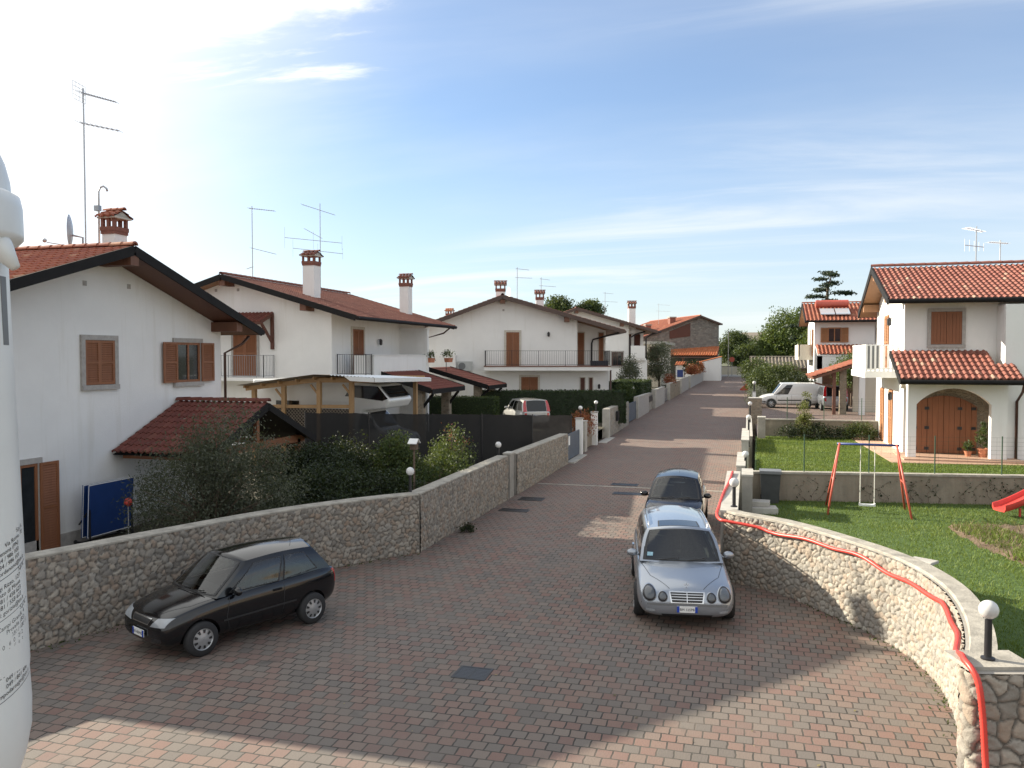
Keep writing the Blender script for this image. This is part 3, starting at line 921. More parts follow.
RWALL = [(-.46, 18.75), (-.28, 18.5), (.05, 18.27), (.52, 17.95), (1.1, 17.3), (1.65, 16.5), (2.2, 15.6), (2.6, 14.6), (2.8, 13.4), (2.74, 12.1), (2.55, 11.0), (2.36, 10.3)]
inner = [(x + .28, y + .1) for x, y in RWALL]
low = [(-.2, 19.2)] + inner[1:] + [(2.95, 10.45), (12, 12.9), (16, 14), (16, 26.6), (12, 26.1), (.2, 24.2), (-.1, 24.1)]
LAWN_Z, LAWN2_Z = .85, 1.42
pad('lower_lawn', low, -.3, LAWN_Z, 'lawn earth', 'lower lawn with the swing', 'lawn')
pad('upper_lawn', [(.2, 24.35), (12, 26.25), (20, 27.5), (20, 37.9), (.35, 37.6)], -.3, LAWN2_Z, 'lawn earth', 'upper lawn in front of the right house', 'lawn')
pad('driveway', [(.45, 37.9), (30, 38.3), (30, 100), (.3, 100)], -.3, 1.2, 'block paving', 'paved drive where the white van stands', 'driveway')
pad('house_path', [(4.55, 29.2), (20, 30.6), (20, 38), (4.2, 38)], LAWN2_Z - .2, LAWN2_Z + .03, 'porch floor', 'terracotta paving around the right house', 'path')
# small pieces of the paving: drain channel, kerbs
d = MB(); d.box(-7.5, -.2, 29.88, 30.03, zs(30) - .05, zs(30) + .006)
tag(d.build('drain_channel', 'coping stone'), 'pale concrete drain channel across the street', 'drain channel', None, 'structure')
d = MB(); d.box(lx(45) - .1, lx(45) + .35, 43.2, 46.2, zs(44) - .1, zs(44) + .03)
tag(d.build('kerb', 'pale concrete'), 'pale kerb in front of the open gateway', 'kerb', None, 'structure')
d = MB(); d.box(lx(36) - .1, lx(36) + .28, 35.3, 38.3, zs(36) - .1, zs(38) + .03)
tag(d.build('kerb', 'pale concrete'), 'pale kerb under the blue grey gate', 'kerb', None, 'structure')

# ------------------------------------------------------------------ stone walls
def resample(pts, step):
    P = [Vector((p[0], p[1], 0)) for p in pts]; out = []
    for i in range(len(P) - 1):
        p0, p1, p2, p3 = P[max(i - 1, 0)], P[i], P[i + 1], P[min(i + 2, len(P) - 1)]
        n = max(1, int((p2 - p1).length / step))
        for k in range(n):
            t = k / n
            out.append(.5 * ((2 * p1) + (p2 - p0) * t + (2 * p0 - 5 * p1 + 4 * p2 - p3) * t * t + (3 * p1 - p0 - 3 * p2 + p3) * t ** 3))
    out.append(P[-1])
    return out
def stone_wall(label, pts, zb, zt, th=.32, side=1, mat='wall stone', cell=.185, step=.03, cap=True, cap_mat='coping stone', depth=.045, end0=True, end1=True, group=None, cap_w=.03):
    """rubble wall along pts; the stone face looks to the right-hand side of the path (side=1) or the left (-1)"""
    base = Vector((pts[0][0], pts[0][1], zb(pts[0][1])))
    root = thing('stone_wall', label, 'wall', base, 0, group)
    Q = resample(pts, step)
    n = len(Q)
    T = [(Q[min(i + 1, n - 1)] - Q[max(i - 1, 0)]).normalized() for i in range(n)]
    Nn = [Vector((t.y, -t.x, 0)) * side for t in T]
    S = [0.0]
    for i in range(1, n): S.append(S[-1] + (Q[i] - Q[i - 1]).length)
    H = max(zt(q.y) - zb(q.y) for q in Q)
    K = int(H / step) + 1
    # stones: jittered seeds in (s, z)
    L = S[-1]
    ns, nz = max(2, int(L / cell)), max(2, int(H / (cell * .8)))
    seeds = []
    for a in range(-1, ns + 2):
        for b_ in range(-1, nz + 2):
            seeds.append(((a + .5 + nrg.uniform(-.42, .42) + (.5 if b_ % 2 else 0)) * L / ns, (b_ + .5 + nrg.uniform(-.38, .38)) * H / nz))
    seeds = np.array(seeds)
    rnd = nrg.random(len(seeds))
    wv = nrg.random(len(seeds)) * .5 + .5
    GS = np.repeat(np.array(S)[:, None], K, 1); GZ = np.repeat(np.linspace(0, H, K)[None, :], n, 0)
    pts2 = np.stack([GS.ravel(), GZ.ravel()], 1)
    pts2 = pts2 + .018 * np.stack([np.sin(pts2[:, 1] * 23 + pts2[:, 0] * 9), np.sin(pts2[:, 0] * 21 + 1.3)], 1)
    d1 = np.empty(len(pts2)); d2 = np.empty(len(pts2)); ii = np.empty(len(pts2), int)
    for c in range(0, len(pts2), 4000):
        q = pts2[c:c + 4000]
        lo, hi = q[:, 0].min() - cell * 3, q[:, 0].max() + cell * 3
        idx = np.where((seeds[:, 0] > lo) & (seeds[:, 0] < hi))[0]
        D = np.hypot(q[:, None, 0] - seeds[idx][None, :, 0], (q[:, None, 1] - seeds[idx][None, :, 1]) * 1.15)
        o = np.argpartition(D, 1, axis=1)[:, :2]
        r = np.arange(len(q)); a, b_ = D[r, o[:, 0]], D[r, o[:, 1]]
        sw = a > b_
        ia = np.where(sw, o[:, 1], o[:, 0])
        d1[c:c + 4000] = np.minimum(a, b_); d2[c:c + 4000] = np.maximum(a, b_); ii[c:c + 4000] = idx[ia]
    e = np.clip((d2 - d1) / (cell * .20), 0, 1); e = e * e * (3 - 2 * e)
    dome = np.clip(1 - (d1 / (cell * .75)) ** 2, 0, 1)
    facet = np.sin(pts2[:, 0] * 31 + ii * 2.1) * np.sin(pts2[:, 1] * 37 + ii * 1.3)
    tiltx = (rnd[ii] - .5) * (pts2[:, 0] - seeds[ii, 0]) / cell * .5 + (wv[ii] - .75) * (pts2[:, 1] - seeds[ii, 1]) / cell * .8
    disp = e * (depth * .70 * wv[ii] + depth * .22 * dome + depth * .14 * facet + depth * .6 * tiltx) + nrg.normal(0, .0022, len(e))
    verts = np.empty((n * K, 3))
    for i in range(n):
        q, nn = Q[i], Nn[i]
        z0, z1 = zb(q.y), zt(q.y)
        zz_ = np.linspace(z0, z1, K)
        dd = disp[i * K:(i + 1) * K]
        verts[i * K:(i + 1) * K, 0] = q.x + nn.x * dd - base.x
        verts[i * K:(i + 1) * K, 1] = q.y + nn.y * dd - base.y
        verts[i * K:(i + 1) * K, 2] = zz_ - base.z
    ia = np.arange((n - 1) * (K - 1)); r_, c_ = ia // (K - 1), ia % (K - 1)
    f = np.stack([r_ * K + c_, (r_ + 1) * K + c_, (r_ + 1) * K + c_ + 1, r_ * K + c_ + 1], 1)
    if side < 0: f = f[:, ::-1]
    me = bpy.data.meshes.new('stone_face')
    me.vertices.add(n * K); me.vertices.foreach_set('co', verts.astype(np.float32).ravel())
    me.loops.add(len(f) * 4); me.loops.foreach_set('vertex_index', f.astype(np.int32).ravel())
    me.polygons.add(len(f)); me.polygons.foreach_set('loop_start', np.arange(0, len(f) * 4, 4, dtype=np.int32)); me.polygons.foreach_set('loop_total', np.full(len(f), 4, dtype=np.int32))
    me.polygons.foreach_set('use_smooth', [True] * len(f))
    me.materials.append(M[mat])
    me.attributes.new('tint', 'FLOAT', 'POINT').data.foreach_set('value', rnd[ii].astype(np.float32))
    me.attributes.new('edge', 'FLOAT', 'POINT').data.foreach_set('value', e.astype(np.float32))
    me.update(calc_edges=True)
    o = bpy.data.objects.new('stone_face', me); C.objects.link(o); o.parent = root
    # core behind the face, and the coping
    st = max(1, n // max(2, int(L / .35)))
    ids = list(range(0, n - 1, st)) + [n - 1]
    core = MB(); P1, P2 = [], []
    for i in ids:
        q, nn = Q[i], Nn[i]; a = q - nn * th
        P1.append([Vector((q.x, q.y, zt(q.y) - .001)), Vector((a.x, a.y, zt(q.y) - .001)), Vector((a.x, a.y, zb(q.y) - .3))])
    core.grid(P1)
    for j in (0, -1):
        i = ids[j]; q, nn = Q[i], Nn[i]; a = q - nn * th
        core.add([(q.x, q.y, zb(q.y) - .3), (a.x, a.y, zb(q.y) - .3), (a.x, a.y, zt(q.y)), (q.x, q.y, zt(q.y))], [(0, 1, 2, 3)])
    core.build('core', 'concrete', root, world=True)
    if cap:
        cp = MB(); R = []
        for i in ids:
            q, nn = Q[i], Nn[i]; z = zt(q.y); a, b_ = q + nn * (cap_w - .02), q - nn * (th + .03)
            R.append([Vector((a.x, a.y, z)), Vector((a.x, a.y, z + .03)), Vector((a.x + (b_.x - a.x) * .05, a.y + (b_.y - a.y) * .05, z + .042)), Vector((b_.x, b_.y, z + .04)), Vector((b_.x, b_.y, z - .01))])
        cp.grid(R)
        cp.add(R[0], [(0, 1, 2, 3, 4)]); cp.add(R[-1], [(0, 1, 2, 3, 4)])
        cp.build('coping', cap_mat, root, world=True)
    return root
stone_wall('curved rubble stone wall behind the black hatchback', LW, lambda y: -.02, lambda y: 1.52 - .010 * max(0, y - 11), side=1, mat='wall stone', cell=.145, step=.025)
stone_wall('straight rubble stone wall below the leafy shrub with reddish shoots', [(-7.83, 19.14), (-7.72, 26.6)], lambda y: zs(y) - .02, lambda y: 1.44 + .012 * (y - 19), side=1, mat='wall stone', cell=.15)
stone_wall('rubble stone wall ending at the blue grey gate', [(-7.66, 27.5), (-7.5, 35.2)], lambda y: zs(y) - .02, lambda y: 1.50, side=1, mat='wall stone', cell=.15)
rw = stone_wall('curved pale rubble wall carrying the red hose', RWALL, lambda y: -.02, lambda y: 1.46, th=.30, side=1, mat='pale wall stone', cell=.135, step=.018, depth=.05, cap_w=-.02)
# near return of that wall, facing the camera
ret = stone_wall('short rubble return wall at the near end of the red hose', [(2.345, 10.26), (2.335, 10.12), (2.345, 10.0), (2.40, 9.925), (2.50, 9.93), (2.85, 10.03), (3.12, 10.105)], lambda y: -.02, lambda y: 1.46, th=.10, side=1, mat='wall stone', cell=.19, step=.018, depth=.055, cap=False)
m_ = MB(); m_.T = Matrix.Translation((2.36, 10.0, 0)) @ Matrix.Rotation(rad(15.87), 4, 'Z'); m_.box(-.01, .74, -.005, .52, 1.455, 1.50); m_.build('pillar_cap', 'coping stone', ret, world=True)
stone_wall('low rubble wall running right from the return wall', [(3.13, 10.2), (6.5, 11.16), (9.5, 12.0)], lambda y: -.02, lambda y: 1.2, th=.30, side=1, mat='wall stone', cell=.2, step=.025, depth=.055)

# further walls on the left of the street
def plain_wall(label, y0, y1, h0, h1, mat='grey stone trim', cap='pale concrete', th=.26, name='street_wall', x=None, z0=None, letterbox=None, panel=None):
    r = thing(name, label, 'wall', (lx(y0), y0, zs(y0)))
    mb = MB(); xa, xb = (lx(y0), lx(y1)) if x is None else (x, x)
    za, zb = zs(y0) - .2, zs(y1) - .2
    mb.add([(xa - th, y0, za), (xa, y0, za), (xb, y1, zb), (xb - th, y1, zb), (xa - th, y0, h0), (xa, y0, h0), (xb, y1, h1), (xb - th, y1, h1)],
           [(0, 3, 2, 1), (4, 5, 6, 7), (0, 1, 5, 4), (1, 2, 6, 5), (2, 3, 7, 6), (3, 0, 4, 7)])
    mb.build('wall_body', mat, r, world=True)
    c = MB()
    c.add([(xa - th - .02, y0 - .02, h0), (xa + .03, y0 - .02, h0), (xb + .03, y1 + .02, h1), (xb - th - .02, y1 + .02, h1), (xa - th - .02, y0 - .02, h0 + .05), (xa + .03, y0 - .02, h0 + .05), (xb + .03, y1 + .02, h1 + .05), (xb - th - .02, y1 + .02, h1 + .05)],
          [(0, 3, 2, 1), (4, 5, 6, 7), (0, 1, 5, 4), (1, 2, 6, 5), (2, 3, 7, 6), (3, 0, 4, 7)])
    c.build('coping', cap, r, world=True)
    # stone-clad end pier, facing the camera
    e = MB(); e.box(xa - th - .03, xa + .04, y0 - .04, y0 + .34, zs(y0) - .1, h0 + .0)
    e.build('end_pier', 'pale concrete', r, world=True)
    if letterbox:
        l_ = MB(); l_.box(xa + .03, xa + .15, y0 + letterbox, y0 + letterbox + .5, h0 - .75, h0 - .25); l_.build('letterbox', 'black metal', r, world=True)
    return r
stone_wall('rubble wall with a dark letterbox past the open gateway', [(-7.48, 46.35), (-7.46, 54.0)], lambda y: zs(y) - .02, lambda y: 1.9, side=1, mat='pale wall stone', cell=.17, step=.05)
e = MB(); 
lb = bpy.data.objects[[o.name for o in C.objects if o.name.startswith('stone_wall') and o.parent is None][-1]]
e.box(-7.42, -7.3, 48.4, 49.0, 1.1, 1.65); e.build('letterbox', 'black metal', lb, world=True)
e = MB(); e.box(-7.82, -7.43, 46.0, 46.34, .2, 1.93); e.build('end_pier', 'pale concrete', lb, world=True)
plain_wall('pale concrete street wall left of the row of letterboxes', 58.7, 64.6, 1.98, 1.98)
plain_wall('pale concrete street wall between letterboxes and slatted gate', 68.2, 74.6, 2.1, 2.15)
plain_wall('pinkish stone street wall below the olive tree', 78.4, 87.8, 2.3, 2.35, mat='stone cladding')
plain_wall('far pale street wall with a narrow doorway', 89.0, 97.0, 2.45, 2.5)
plain_wall('farthest low street wall topped by red flowering plants', 99.0, 117.3, 2.5, 2.75)
# letterboxes between the two walls
r = thing('letterbox_post', 'pale pillar holding three dark letterboxes in a row', 'letterboxes', (-7.5, 66, zs(66)))
mb = MB(); mb.box(-7.75, -7.48, 65.0, 67.8, zs(66) - .1, 1.95); mb.build('pillar', 'concrete', r, world=True)
for k in range(3):
    mb = MB(); mb.box(-7.48, -7.38, 65.2 + k * .85, 65.9 + k * .85, 1.3, 1.75); mb.build('letterbox', 'black metal', r, world=True)

def gate(label, y0, y1, h, mat='gate blue grey', slats='solid', sign=False, z=None, x=None):
    z0 = zs((y0 + y1) / 2)
    r = thing('metal_gate', label, 'gate', (lx(y0), y0, z0), 0, None)
    X = lx(y0) - .12
    f = MB()
    for y in (y0 + .03, y1 - .03): f.bar((X, y, z0 + .05), (X, y, h), .06)
    for zz_ in (z0 + .10, h - .03): f.bar((X, y0 + .03, zz_), (X, y1 - .03, zz_), .05)
    f.build('gate_frame', mat, r, world=True)
    b_ = MB(); n = int((y1 - y0 - .1) / .16)
    for k in range(n):
        yy = y0 + .06 + (y1 - y0 - .12) * k / n
        b_.box(X - .012, X + .012, yy + .008, yy + (y1 - y0 - .12) / n - .008, z0 + .12, h - .05)
    b_.build('boards', mat, r, world=True)
    h_ = MB(); h_.box(X + .012, X + .06, y0 + .25, y0 + .32, z0 + .9, z0 + 1.05); h_.build('handle', 'grey metal', r, world=True)
    if sign:
        s_ = MB(); s_.box(X + .013, X + .03, y0 + .55, y0 + .85, h - .5, h - .1); s_.build('notice_plate', 'white paint', r, world=True)
    return r
gate('blue grey boarded gate with a small white notice', 35.3, 38.3, 1.45, sign=True)
gate('blue grey boarded gate far along the left wall', 54.1, 58.5, 1.75)
gate('slatted grey gate before the pinkish wall', 74.8, 78.2, 1.95, mat='grey metal')
def pier(label, x, y, w, d_, z0, z1, mat='pale concrete', cap=True, name='gate_pier'):
    r = thing(name, label, 'pier', (x, y, z0))
    mb = MB(); mb.box(-w / 2, w / 2, -d_ / 2, d_ / 2, -.15, z1 - z0); mb.build('shaft', mat, r)
    if cap:
        mb = MB(); mb.box(-w / 2 - .03, w / 2 + .03, -d_ / 2 - .03, d_ / 2 + .03, z1 - z0, z1 - z0 + .05); mb.build('cap', 'pale concrete', r)
    return r
pier('white gate pier at the far end of the blue grey gate', -7.65, 38.55, .30, .30, zs(38), 1.93, 'white paint')
pier('white gate pier beside the open gateway', -7.62, 42.4, .30, .30, zs(42), 1.98, 'white paint')
pier('narrow concrete pier between two rubble walls', -7.8, 27.05, .22, .5, zs(27), 1.58, 'concrete')
pier('short grey post next to the dry brown plant', -7.62, 39.6, .22, .5, zs(39), 1.72, 'pale concrete')
r = thing('wicket_gate', 'narrow wooden wicket gate between two white piers', 'gate', (-7.65, 40.9, zs(41)))
mb = MB()
for k in range(9): mb.box(-.02, .02, -.9 + k * .2, -.9 + k * .2 + .15, .08, 1.35)
mb.build('boards', 'grey timber', r)
mb = MB(); mb.box(-.05, -.02, -.92, .92, .3, .4); mb.box(-.05, -.02, -.92, .92, 1.05, 1.15); mb.build('rail', 'grey timber', r)

# right side of the street: low concrete walls that step up
def cblock(label, x0, x1, y0, y1, z0, z1, mat='pale concrete', name='concrete_wall', cat='wall'):
    r = thing(name, label, cat, ((x0 + x1) / 2, y0, z0))
    mb = MB(); mb.box(x0, x1, y0, y1, z0 - .1, z1 - .05); mb.build('wall_body', mat, r, world=True)
    mb = MB(); mb.box(x0 - .015, x1 + .015, y0 - .015, y1 + .015, z1 - .05, z1); mb.build('coping', 'pale concrete', r, world=True)
    return r
cblock('long low concrete wall under the hose beside the dark parked car', -.55, -.20, 18.8, 25.3, 0, 1.50)
cblock('grey concrete meter box behind the nearest street lamp', -.12, .14, 21.9, 23.1, LAWN_Z, 1.88, 'concrete', 'meter_box', 'meter box')
cblock('concrete wall step under the second globe lamp', -.30, -.06, 25.4, 29.0, .08, 1.66)
cblock('concrete wall block past the second globe lamp', -.2, .05, 31.0, 36.0, .15, 1.88)
cblock('low concrete wall along the upper lawn', -.05, .2, 36.1, 47.0, .2, 1.55)
cblock('tall concrete gate pillar at the corner of the upper lawn', .42, .72, 36.2, 36.8, .3, 2.35, 'concrete', 'gate_pillar', 'pillar')
cblock('square stone gate pillar below the farthest globe lamp', .05, .75, 47.2, 48.0, .3, 2.62, 'stone cladding', 'gate_pillar', 'pillar')
cblock('white post on the stone pillar under the farthest globe lamp', .28, .48, 53.2, 53.5, .3, 2.72, 'white paint', 'gate_post', 'post')

# garden walls on the right
r = thing('retaining_wall', 'stained concrete retaining wall behind the swing', 'wall', (.2, 24.2, LAWN_Z))
mb = MB()
A, B_ = Vector((.15, 24.2, 0)), Vector((14.5, 26.5, 0)); t_ = (B_ - A).normalized(); nn = Vector((-t_.y, t_.x, 0)) * .22
for z0, z1, k, nm, mt in ((LAWN_Z - .3, 1.60, 1.0, 'wall_body', 'stained concrete'), (1.60, 1.66, 1.12, 'coping', 'coping stone')):
    mb = MB(); q = [A - nn * (k - 1), B_ - nn * (k - 1), B_ + nn * k, A + nn * k]
    mb.add([(p.x, p.y, z0) for p in q] + [(p.x, p.y, z1) for p in q], [(0, 3, 2, 1), (4, 5, 6, 7), (0, 1, 5, 4), (1, 2, 6, 5), (2, 3, 7, 6), (3, 0, 4, 7)])
    mb.build(nm, mt, r, world=True)
r = thing('boundary_wall', 'low concrete boundary wall between upper lawn and van drive', 'wall', (.5, 37.75, LAWN2_Z))
mb = MB(); mb.box(.75, 6.2, 37.72, 37.92, LAWN2_Z - .2, 2.12); mb.build('wall_body', 'stained concrete', r, world=True)
mb = MB(); mb.box(.75, 6.2, 37.69, 37.95, 2.12, 2.17); mb.build('coping', 'coping stone', r, world=True)
# wire fences
def wire_fence(label, pts, z0, h, every, mat='green metal', wires=9, stays=True, first=None):
    r = thing('wire_fence', label, 'fence', (pts[0][0], pts[0][1], z0))
    w = MB()
    A, B_ = Vector((*pts[0], 0)), Vector((*pts[1], 0)); L = (B_ - A).length; t = (B_ - A) / L
    y = first if first is not None else every * .5
    while y < L:
        p = A + t * y
        m_ = MB(); m_.tube([(p.x, p.y, z0 - .05), (p.x, p.y, z0 + h)], .017, 8); m_.build('post', mat, r, world=True)
        y += every
    for k in range(wires):
        zz_ = z0 + .08 + (h - .12) * k / (wires - 1)
        w.bar((A.x, A.y, zz_), (B_.x, B_.y, zz_), .0035)
    n = int(L / .25)
    for i in range(n + 1):
        p = A + t * (L * i / n); w.bar((p.x, p.y, z0 + .06), (p.x, p.y, z0 + h - .04), .0025)
    w.build('wire_mesh', mat, r, world=True)
    return r
wire_fence('thin green wire fence on the retaining wall behind the swing', [(.6, 24.38), (14, 26.55)], 1.66, 1.05, 1.74, first=.95)
wire_fence('thin green wire fence on the low wall by the van drive', [(.9, 37.82), (6.1, 37.82)], 2.17, .95, 1.5)
# ------------------------------------------------------------------ houses
XP, YM, XM = (1, 0, 0), (0, -1, 0), (-1, 0, 0)
def vent(root, O, R, N, s_=.13):
    m_ = MB(); m_.T = frame(O, R, N); m_.box(-s_ / 2, s_ / 2, -.02, .012, -s_ / 2, s_ / 2)
    return m_.build('air_vent', 'grey stone trim', root, world=True)
def lantern(root, O, R, N):
    m_ = MB(); m_.T = frame(O, R, N)
    m_.bar((0, 0, .1), (0, .16, .14), .025); m_.lathe([(.03, -.16), (.075, -.13), (.085, .08), (.02, .16)], (0, .17, 0), 'z', 10)
    return m_.build('wall_lantern', 'black metal', root, world=True)

# --- first house on the left: gable with two shuttered windows towards the court
h1 = thing('white_house', 'white house nearest on the left, gable with one closed and one open shuttered window', 'house', (-16.5, 18, .1))
G1 = Gable('X', 11.75, 24.2, 18.3, 5.66, 5.77, 7.75, -30, -15.5)
mb = MB(); mb.prism(G1.wall_poly(13, 23.4, -.1), -29.3, -16.5, 'yz'); mb.build('wall', 'white plaster', h1, world=True)
roof = G1.build(h1, 'terracotta tile', beams=[(18.3, 0, -16.55, 1.08), (23.05, 0, -16.55, 1.0), (13.5, 0, -16.55, 1.0)], pitch=.25, soffit='beam wood')
opening(h1, (-16.5, 18.12, 4.14), (0, 1, 0), XP, 1.04, 1.18, 'window', 'half')
opening(h1, (-16.5, 21.72, 4.11), (0, 1, 0), XP, 1.10, 1.20, 'window', 'open', open_w=.62)
opening(h1, (-16.5, 15.55, .12), (0, 1, 0), XP, 1.0, 2.2, 'door', 'open', open_w=.56)
vent(h1, (-16.5, 17.67, 6.78), (0, 1, 0), XP); vent(h1, (-16.5, 19.26, 6.82), (0, 1, 0), XP)
chimney(roof, -17.15, 19.5, 6.9, 8.32, .42, 'terracotta tile', d=.48, ax='X')
m_ = MB(); m_.box(-16.5, -16.46, 13, 23.4, -.1, .45); m_.build('plinth', 'grey stone trim', h1, world=True)
downpipe(h1, [(-15.95, 24.15, 5.55), (-16.0, 23.85, 5.3), (-16.42, 23.5, 5.0), (-16.42, 23.5, .2)])
# porch in front of it
GP = Gable('X', 18.5, 23.9, 21.2, 2.32, 2.32, 3.52, -16.45, -13.4)
pr_ = MB()
for y in (18.95, 23.45): pr_.box(-13.85, -13.7, y - .08, y + .08, .1, 2.3)
pr_.box(-13.86, -13.70, 18.6, 23.8, 2.18, 2.40)
pr_.box(-13.84, -13.72, 21.13, 21.27, 2.40, 3.3)
for y in (18.95, 23.45): pr_.box(-16.45, -13.7, y - .07, y + .07, 2.1, 2.26)
porch = pr_.build('porch', 'shutter wood', h1, world=True)
gg = GP
t = MB()
for (ga, za) in ((18.5, 2.32), (23.9, 2.32)):
    A = gg.P(gg.gr, gg.r0, gg.zr); E_ = gg.P(ga, gg.r0, za); sl = E_ - A
    tile_slope(t, A + Vector((0, 0, .02)), (1, 0, 0), 3.05, sl, sl.length)
ridge_caps(t, (-16.45, 21.2, 3.6), (-13.38, 21.2, 3.6))
t.build('porch_roof', 'dark red tile', porch, world=True)
f = MB()
for (ga, za) in ((18.5, 2.32), (23.9, 2.32)):
    f.bar((-13.38, 21.2, 3.44), (-13.38, ga, za - .08), .05, .20)
    f.add([(-16.45, 21.2, 3.44), (-13.4, 21.2, 3.44), (-13.4, ga, za - .08), (-16.45, ga, za - .08)], [(0, 1, 2, 3)])
f.build('porch_fascia', 'dark fascia', porch, world=True)

# --- second house on the left
h2 = thing('white_house', 'white house with a tiled door canopy and a tall chimney, behind the timber carport', 'house', (-23, 33.5, .8))
G2 = Gable('Y', -29.6, -16.3, -23, 6.63, 6.63, 8.58, 32.7, 45.2)
mb = MB(); mb.prism(G2.wall_poly(-28.5, -17.9, .4), 33.5, 44.6, 'xz'); mb.build('wall', 'white plaster', h2, world=True)
roof = G2.build(h2, 'brown red tile', beams=[(-23, 8, 32.75, .85), (-18.9, 7, 32.75, .85)])
opening(h2, (-22.3, 33.5, 3.98), XP, YM, 1.25, 2.1, 'door', 'closed', trim_w=.10)
vent(h2, (-23.84, 33.5, 7.95), XP, YM); vent(h2, (-22.66, 33.5, 7.95), XP, YM)
# canopy over that door
c = MB(); tile_slope(c, (-24.2, 33.5, 6.88), XP, 3.4, (0, -1.15, -.45), 1.2); cp = c.build('door_canopy', 'dark red tile', h2, world=True)
f = MB()
f.bar((-24.2, 32.42, 6.38), (-20.8, 32.42, 6.38), .06, .16); 
for x in (-24.15, -20.85):
    f.bar((x, 33.5, 6.82), (x, 32.4, 6.38), .08, .14); f.bar((x, 33.42, 5.2), (x, 33.42, 6.8), .13); f.bar((x, 33.42, 5.5), (x, 32.55, 6.35), .10)
f.build('canopy_frame', 'dark red wood', cp, world=True)
b_ = MB(); b_.box(-24.1, -20.75, 32.55, 33.5, 3.78, 3.93); bal = b_.build('balcony', 'white plaster', h2, world=True)
railing(bal, [(-24.05, 33.45), (-24.05, 32.6), (-20.8, 32.6), (-20.8, 33.45)], 3.93, 1.0, mat='grey metal')
# street-side balcony with parapet and screen wall
b_ = MB(); b_.box(-17.9, -16.35, 33.9, 41.1, 3.82, 4.02); bal = b_.build('balcony', 'white plaster', h2, world=True)
b_ = MB(); b_.box(-16.5, -16.36, 34.6, 41.0, 4.02, 4.93); b_.box(-16.55, -16.32, 34.55, 41.0, 4.93, 4.97); b_.box(-17.3, -16.5, 34.5, 34.62, 4.02, 4.93); b_.build('parapet', 'white plaster', bal, world=True)
b_ = MB(); b_.box(-18.0, -16.3, 41.0, 41.2, .9, 6.32); b_.box(-18.0, -16.25, 40.97, 41.23, 6.32, 6.37); b_.build('screen_wall', 'white plaster', h2, world=True)
railing(bal, [(-17.85, 33.95), (-16.45, 33.95), (-16.45, 34.55)], 4.02, .95)
opening(h2, (-17.9, 36.05, 4.02), (0, 1, 0), XP, 1.15, 2.15, 'door', 'closed', trim='pale stone trim', trim_w=.12)
lantern(h2, (-17.9, 38.3, 5.6), (0, 1, 0), XP)
chimney(roof, -20, 35.5, 7.4, 9.20, .60, 'brown red tile', ax='X')
chimney(roof, -18.5, 43.3, 7.0, 8.80, .54, 'brown red tile', ax='X')
c = MB(); c.box(-16.9, -16.4, 34.8, 35.4, 4.02, 4.6); c.build('covered_chair', 'cloth dark', bal, world=True)
downpipe(h2, [(-16.35, 44.6, 6.5), (-16.7, 44.5, 6.2), (-17.8, 44.4, 5.9), (-17.8, 44.4, 1.0)])

# --- third house on the left (balcony across the gable) and the fourth of the same type; both stand square to (a, d) axes turned 15.87 deg
TURN = rad(15.87); CT, ST = math.cos(TURN), math.sin(TURN)
def turned(a, d): return (a * CT - d * ST, a * ST + d * CT)
def turned_thing(name, label, cat, a, d, z, group=None):
    x, y = turned(a, d); r = thing(name, label, cat, (x, y, z), TURN, group); OFF[r.name] = (Vector((a, d, z)), 0); return r
def loggia_house(label, a0, a1, a2, d, zb, ar, ze0, ze1, zr, ael, aer, depth, rec):
    """main gable wall a0..a1, recessed upper corner a1..a2"""
    h = turned_thing('white_house', label, 'house', (a0 + a1) / 2, d, zb)
    G = Gable('Y', ael, aer, ar, ze0, ze1, zr, d - .8, d + depth + .8)
    zf = zb + 3.05
    m_ = MB(); m_.prism(G.wall_poly(a0, a1, zb - .6), d, d + depth, 'xz'); m_.prism(G.wall_poly(a1, a2, zf), d + rec, d + depth, 'xz'); m_.box(a1, a2, d + .002, d + depth, zb - .6, zf); m_.build('wall', 'white plaster', h, world=True)
    rf = G.build(h, 'brown red tile', fascia='brown fascia', beams=[(ar, 8, d - .75, .8), (a1 - .7, 7, d - .75, .8)], pitch=.28)
    return h, G, rf
d3 = 53.5
h3, G3, r3 = loggia_house('white house with a long railed balcony across its gable', -6.0, 4.2, 6.25, d3, 1.05, -.6, 5.9, 6.53, 8.74, -8.2, 7.1, 11, 2.0)
chimney(r3, -.75, 54.3, 7.4, 9.1, .6, 'brown red tile'); chimney(r3, 2.0, 60.0, 7.2, 8.95, .55, 'brown red tile')
b_ = MB(); b_.box(-1.75, 6.2, d3 - 1.15, d3, 3.98, 4.22); b_.box(4.2, 6.2, d3, d3 + 2.0, 4.1, 4.22); bal = b_.build('balcony', 'white plaster', h3, world=True)
b_ = MB(); b_.box(-1.78, 6.24, d3 - 1.19, d3, 4.22, 4.28); b_.box(4.2, 6.24, d3, d3 + 2.0, 4.22, 4.28); b_.build('balcony_edge', 'rail brown', bal, world=True)
railing(bal, [(-1.7, d3 - .02), (-1.7, d3 - 1.1), (6.18, d3 - 1.1), (6.18, d3 + 1.9)], 4.28, .95, gap=.14, r=.006)
opening(h3, (.05, d3, 4.28), XP, YM, .84, 2.15, 'door', 'closed', trim='pale stone trim')
opening(h3, (1.13, d3, 2.3), XP, YM, 1.08, 1.25, 'window', 'closed', trim='pale stone trim')
for x in (4.6, 5.95): opening(h3, (x, d3 + 2.0, 4.3), XP, YM, .32 if x > 5 else .42, 2.15, 'door', 'closed', trim='pale stone trim', leaves=1, trim_w=.06)
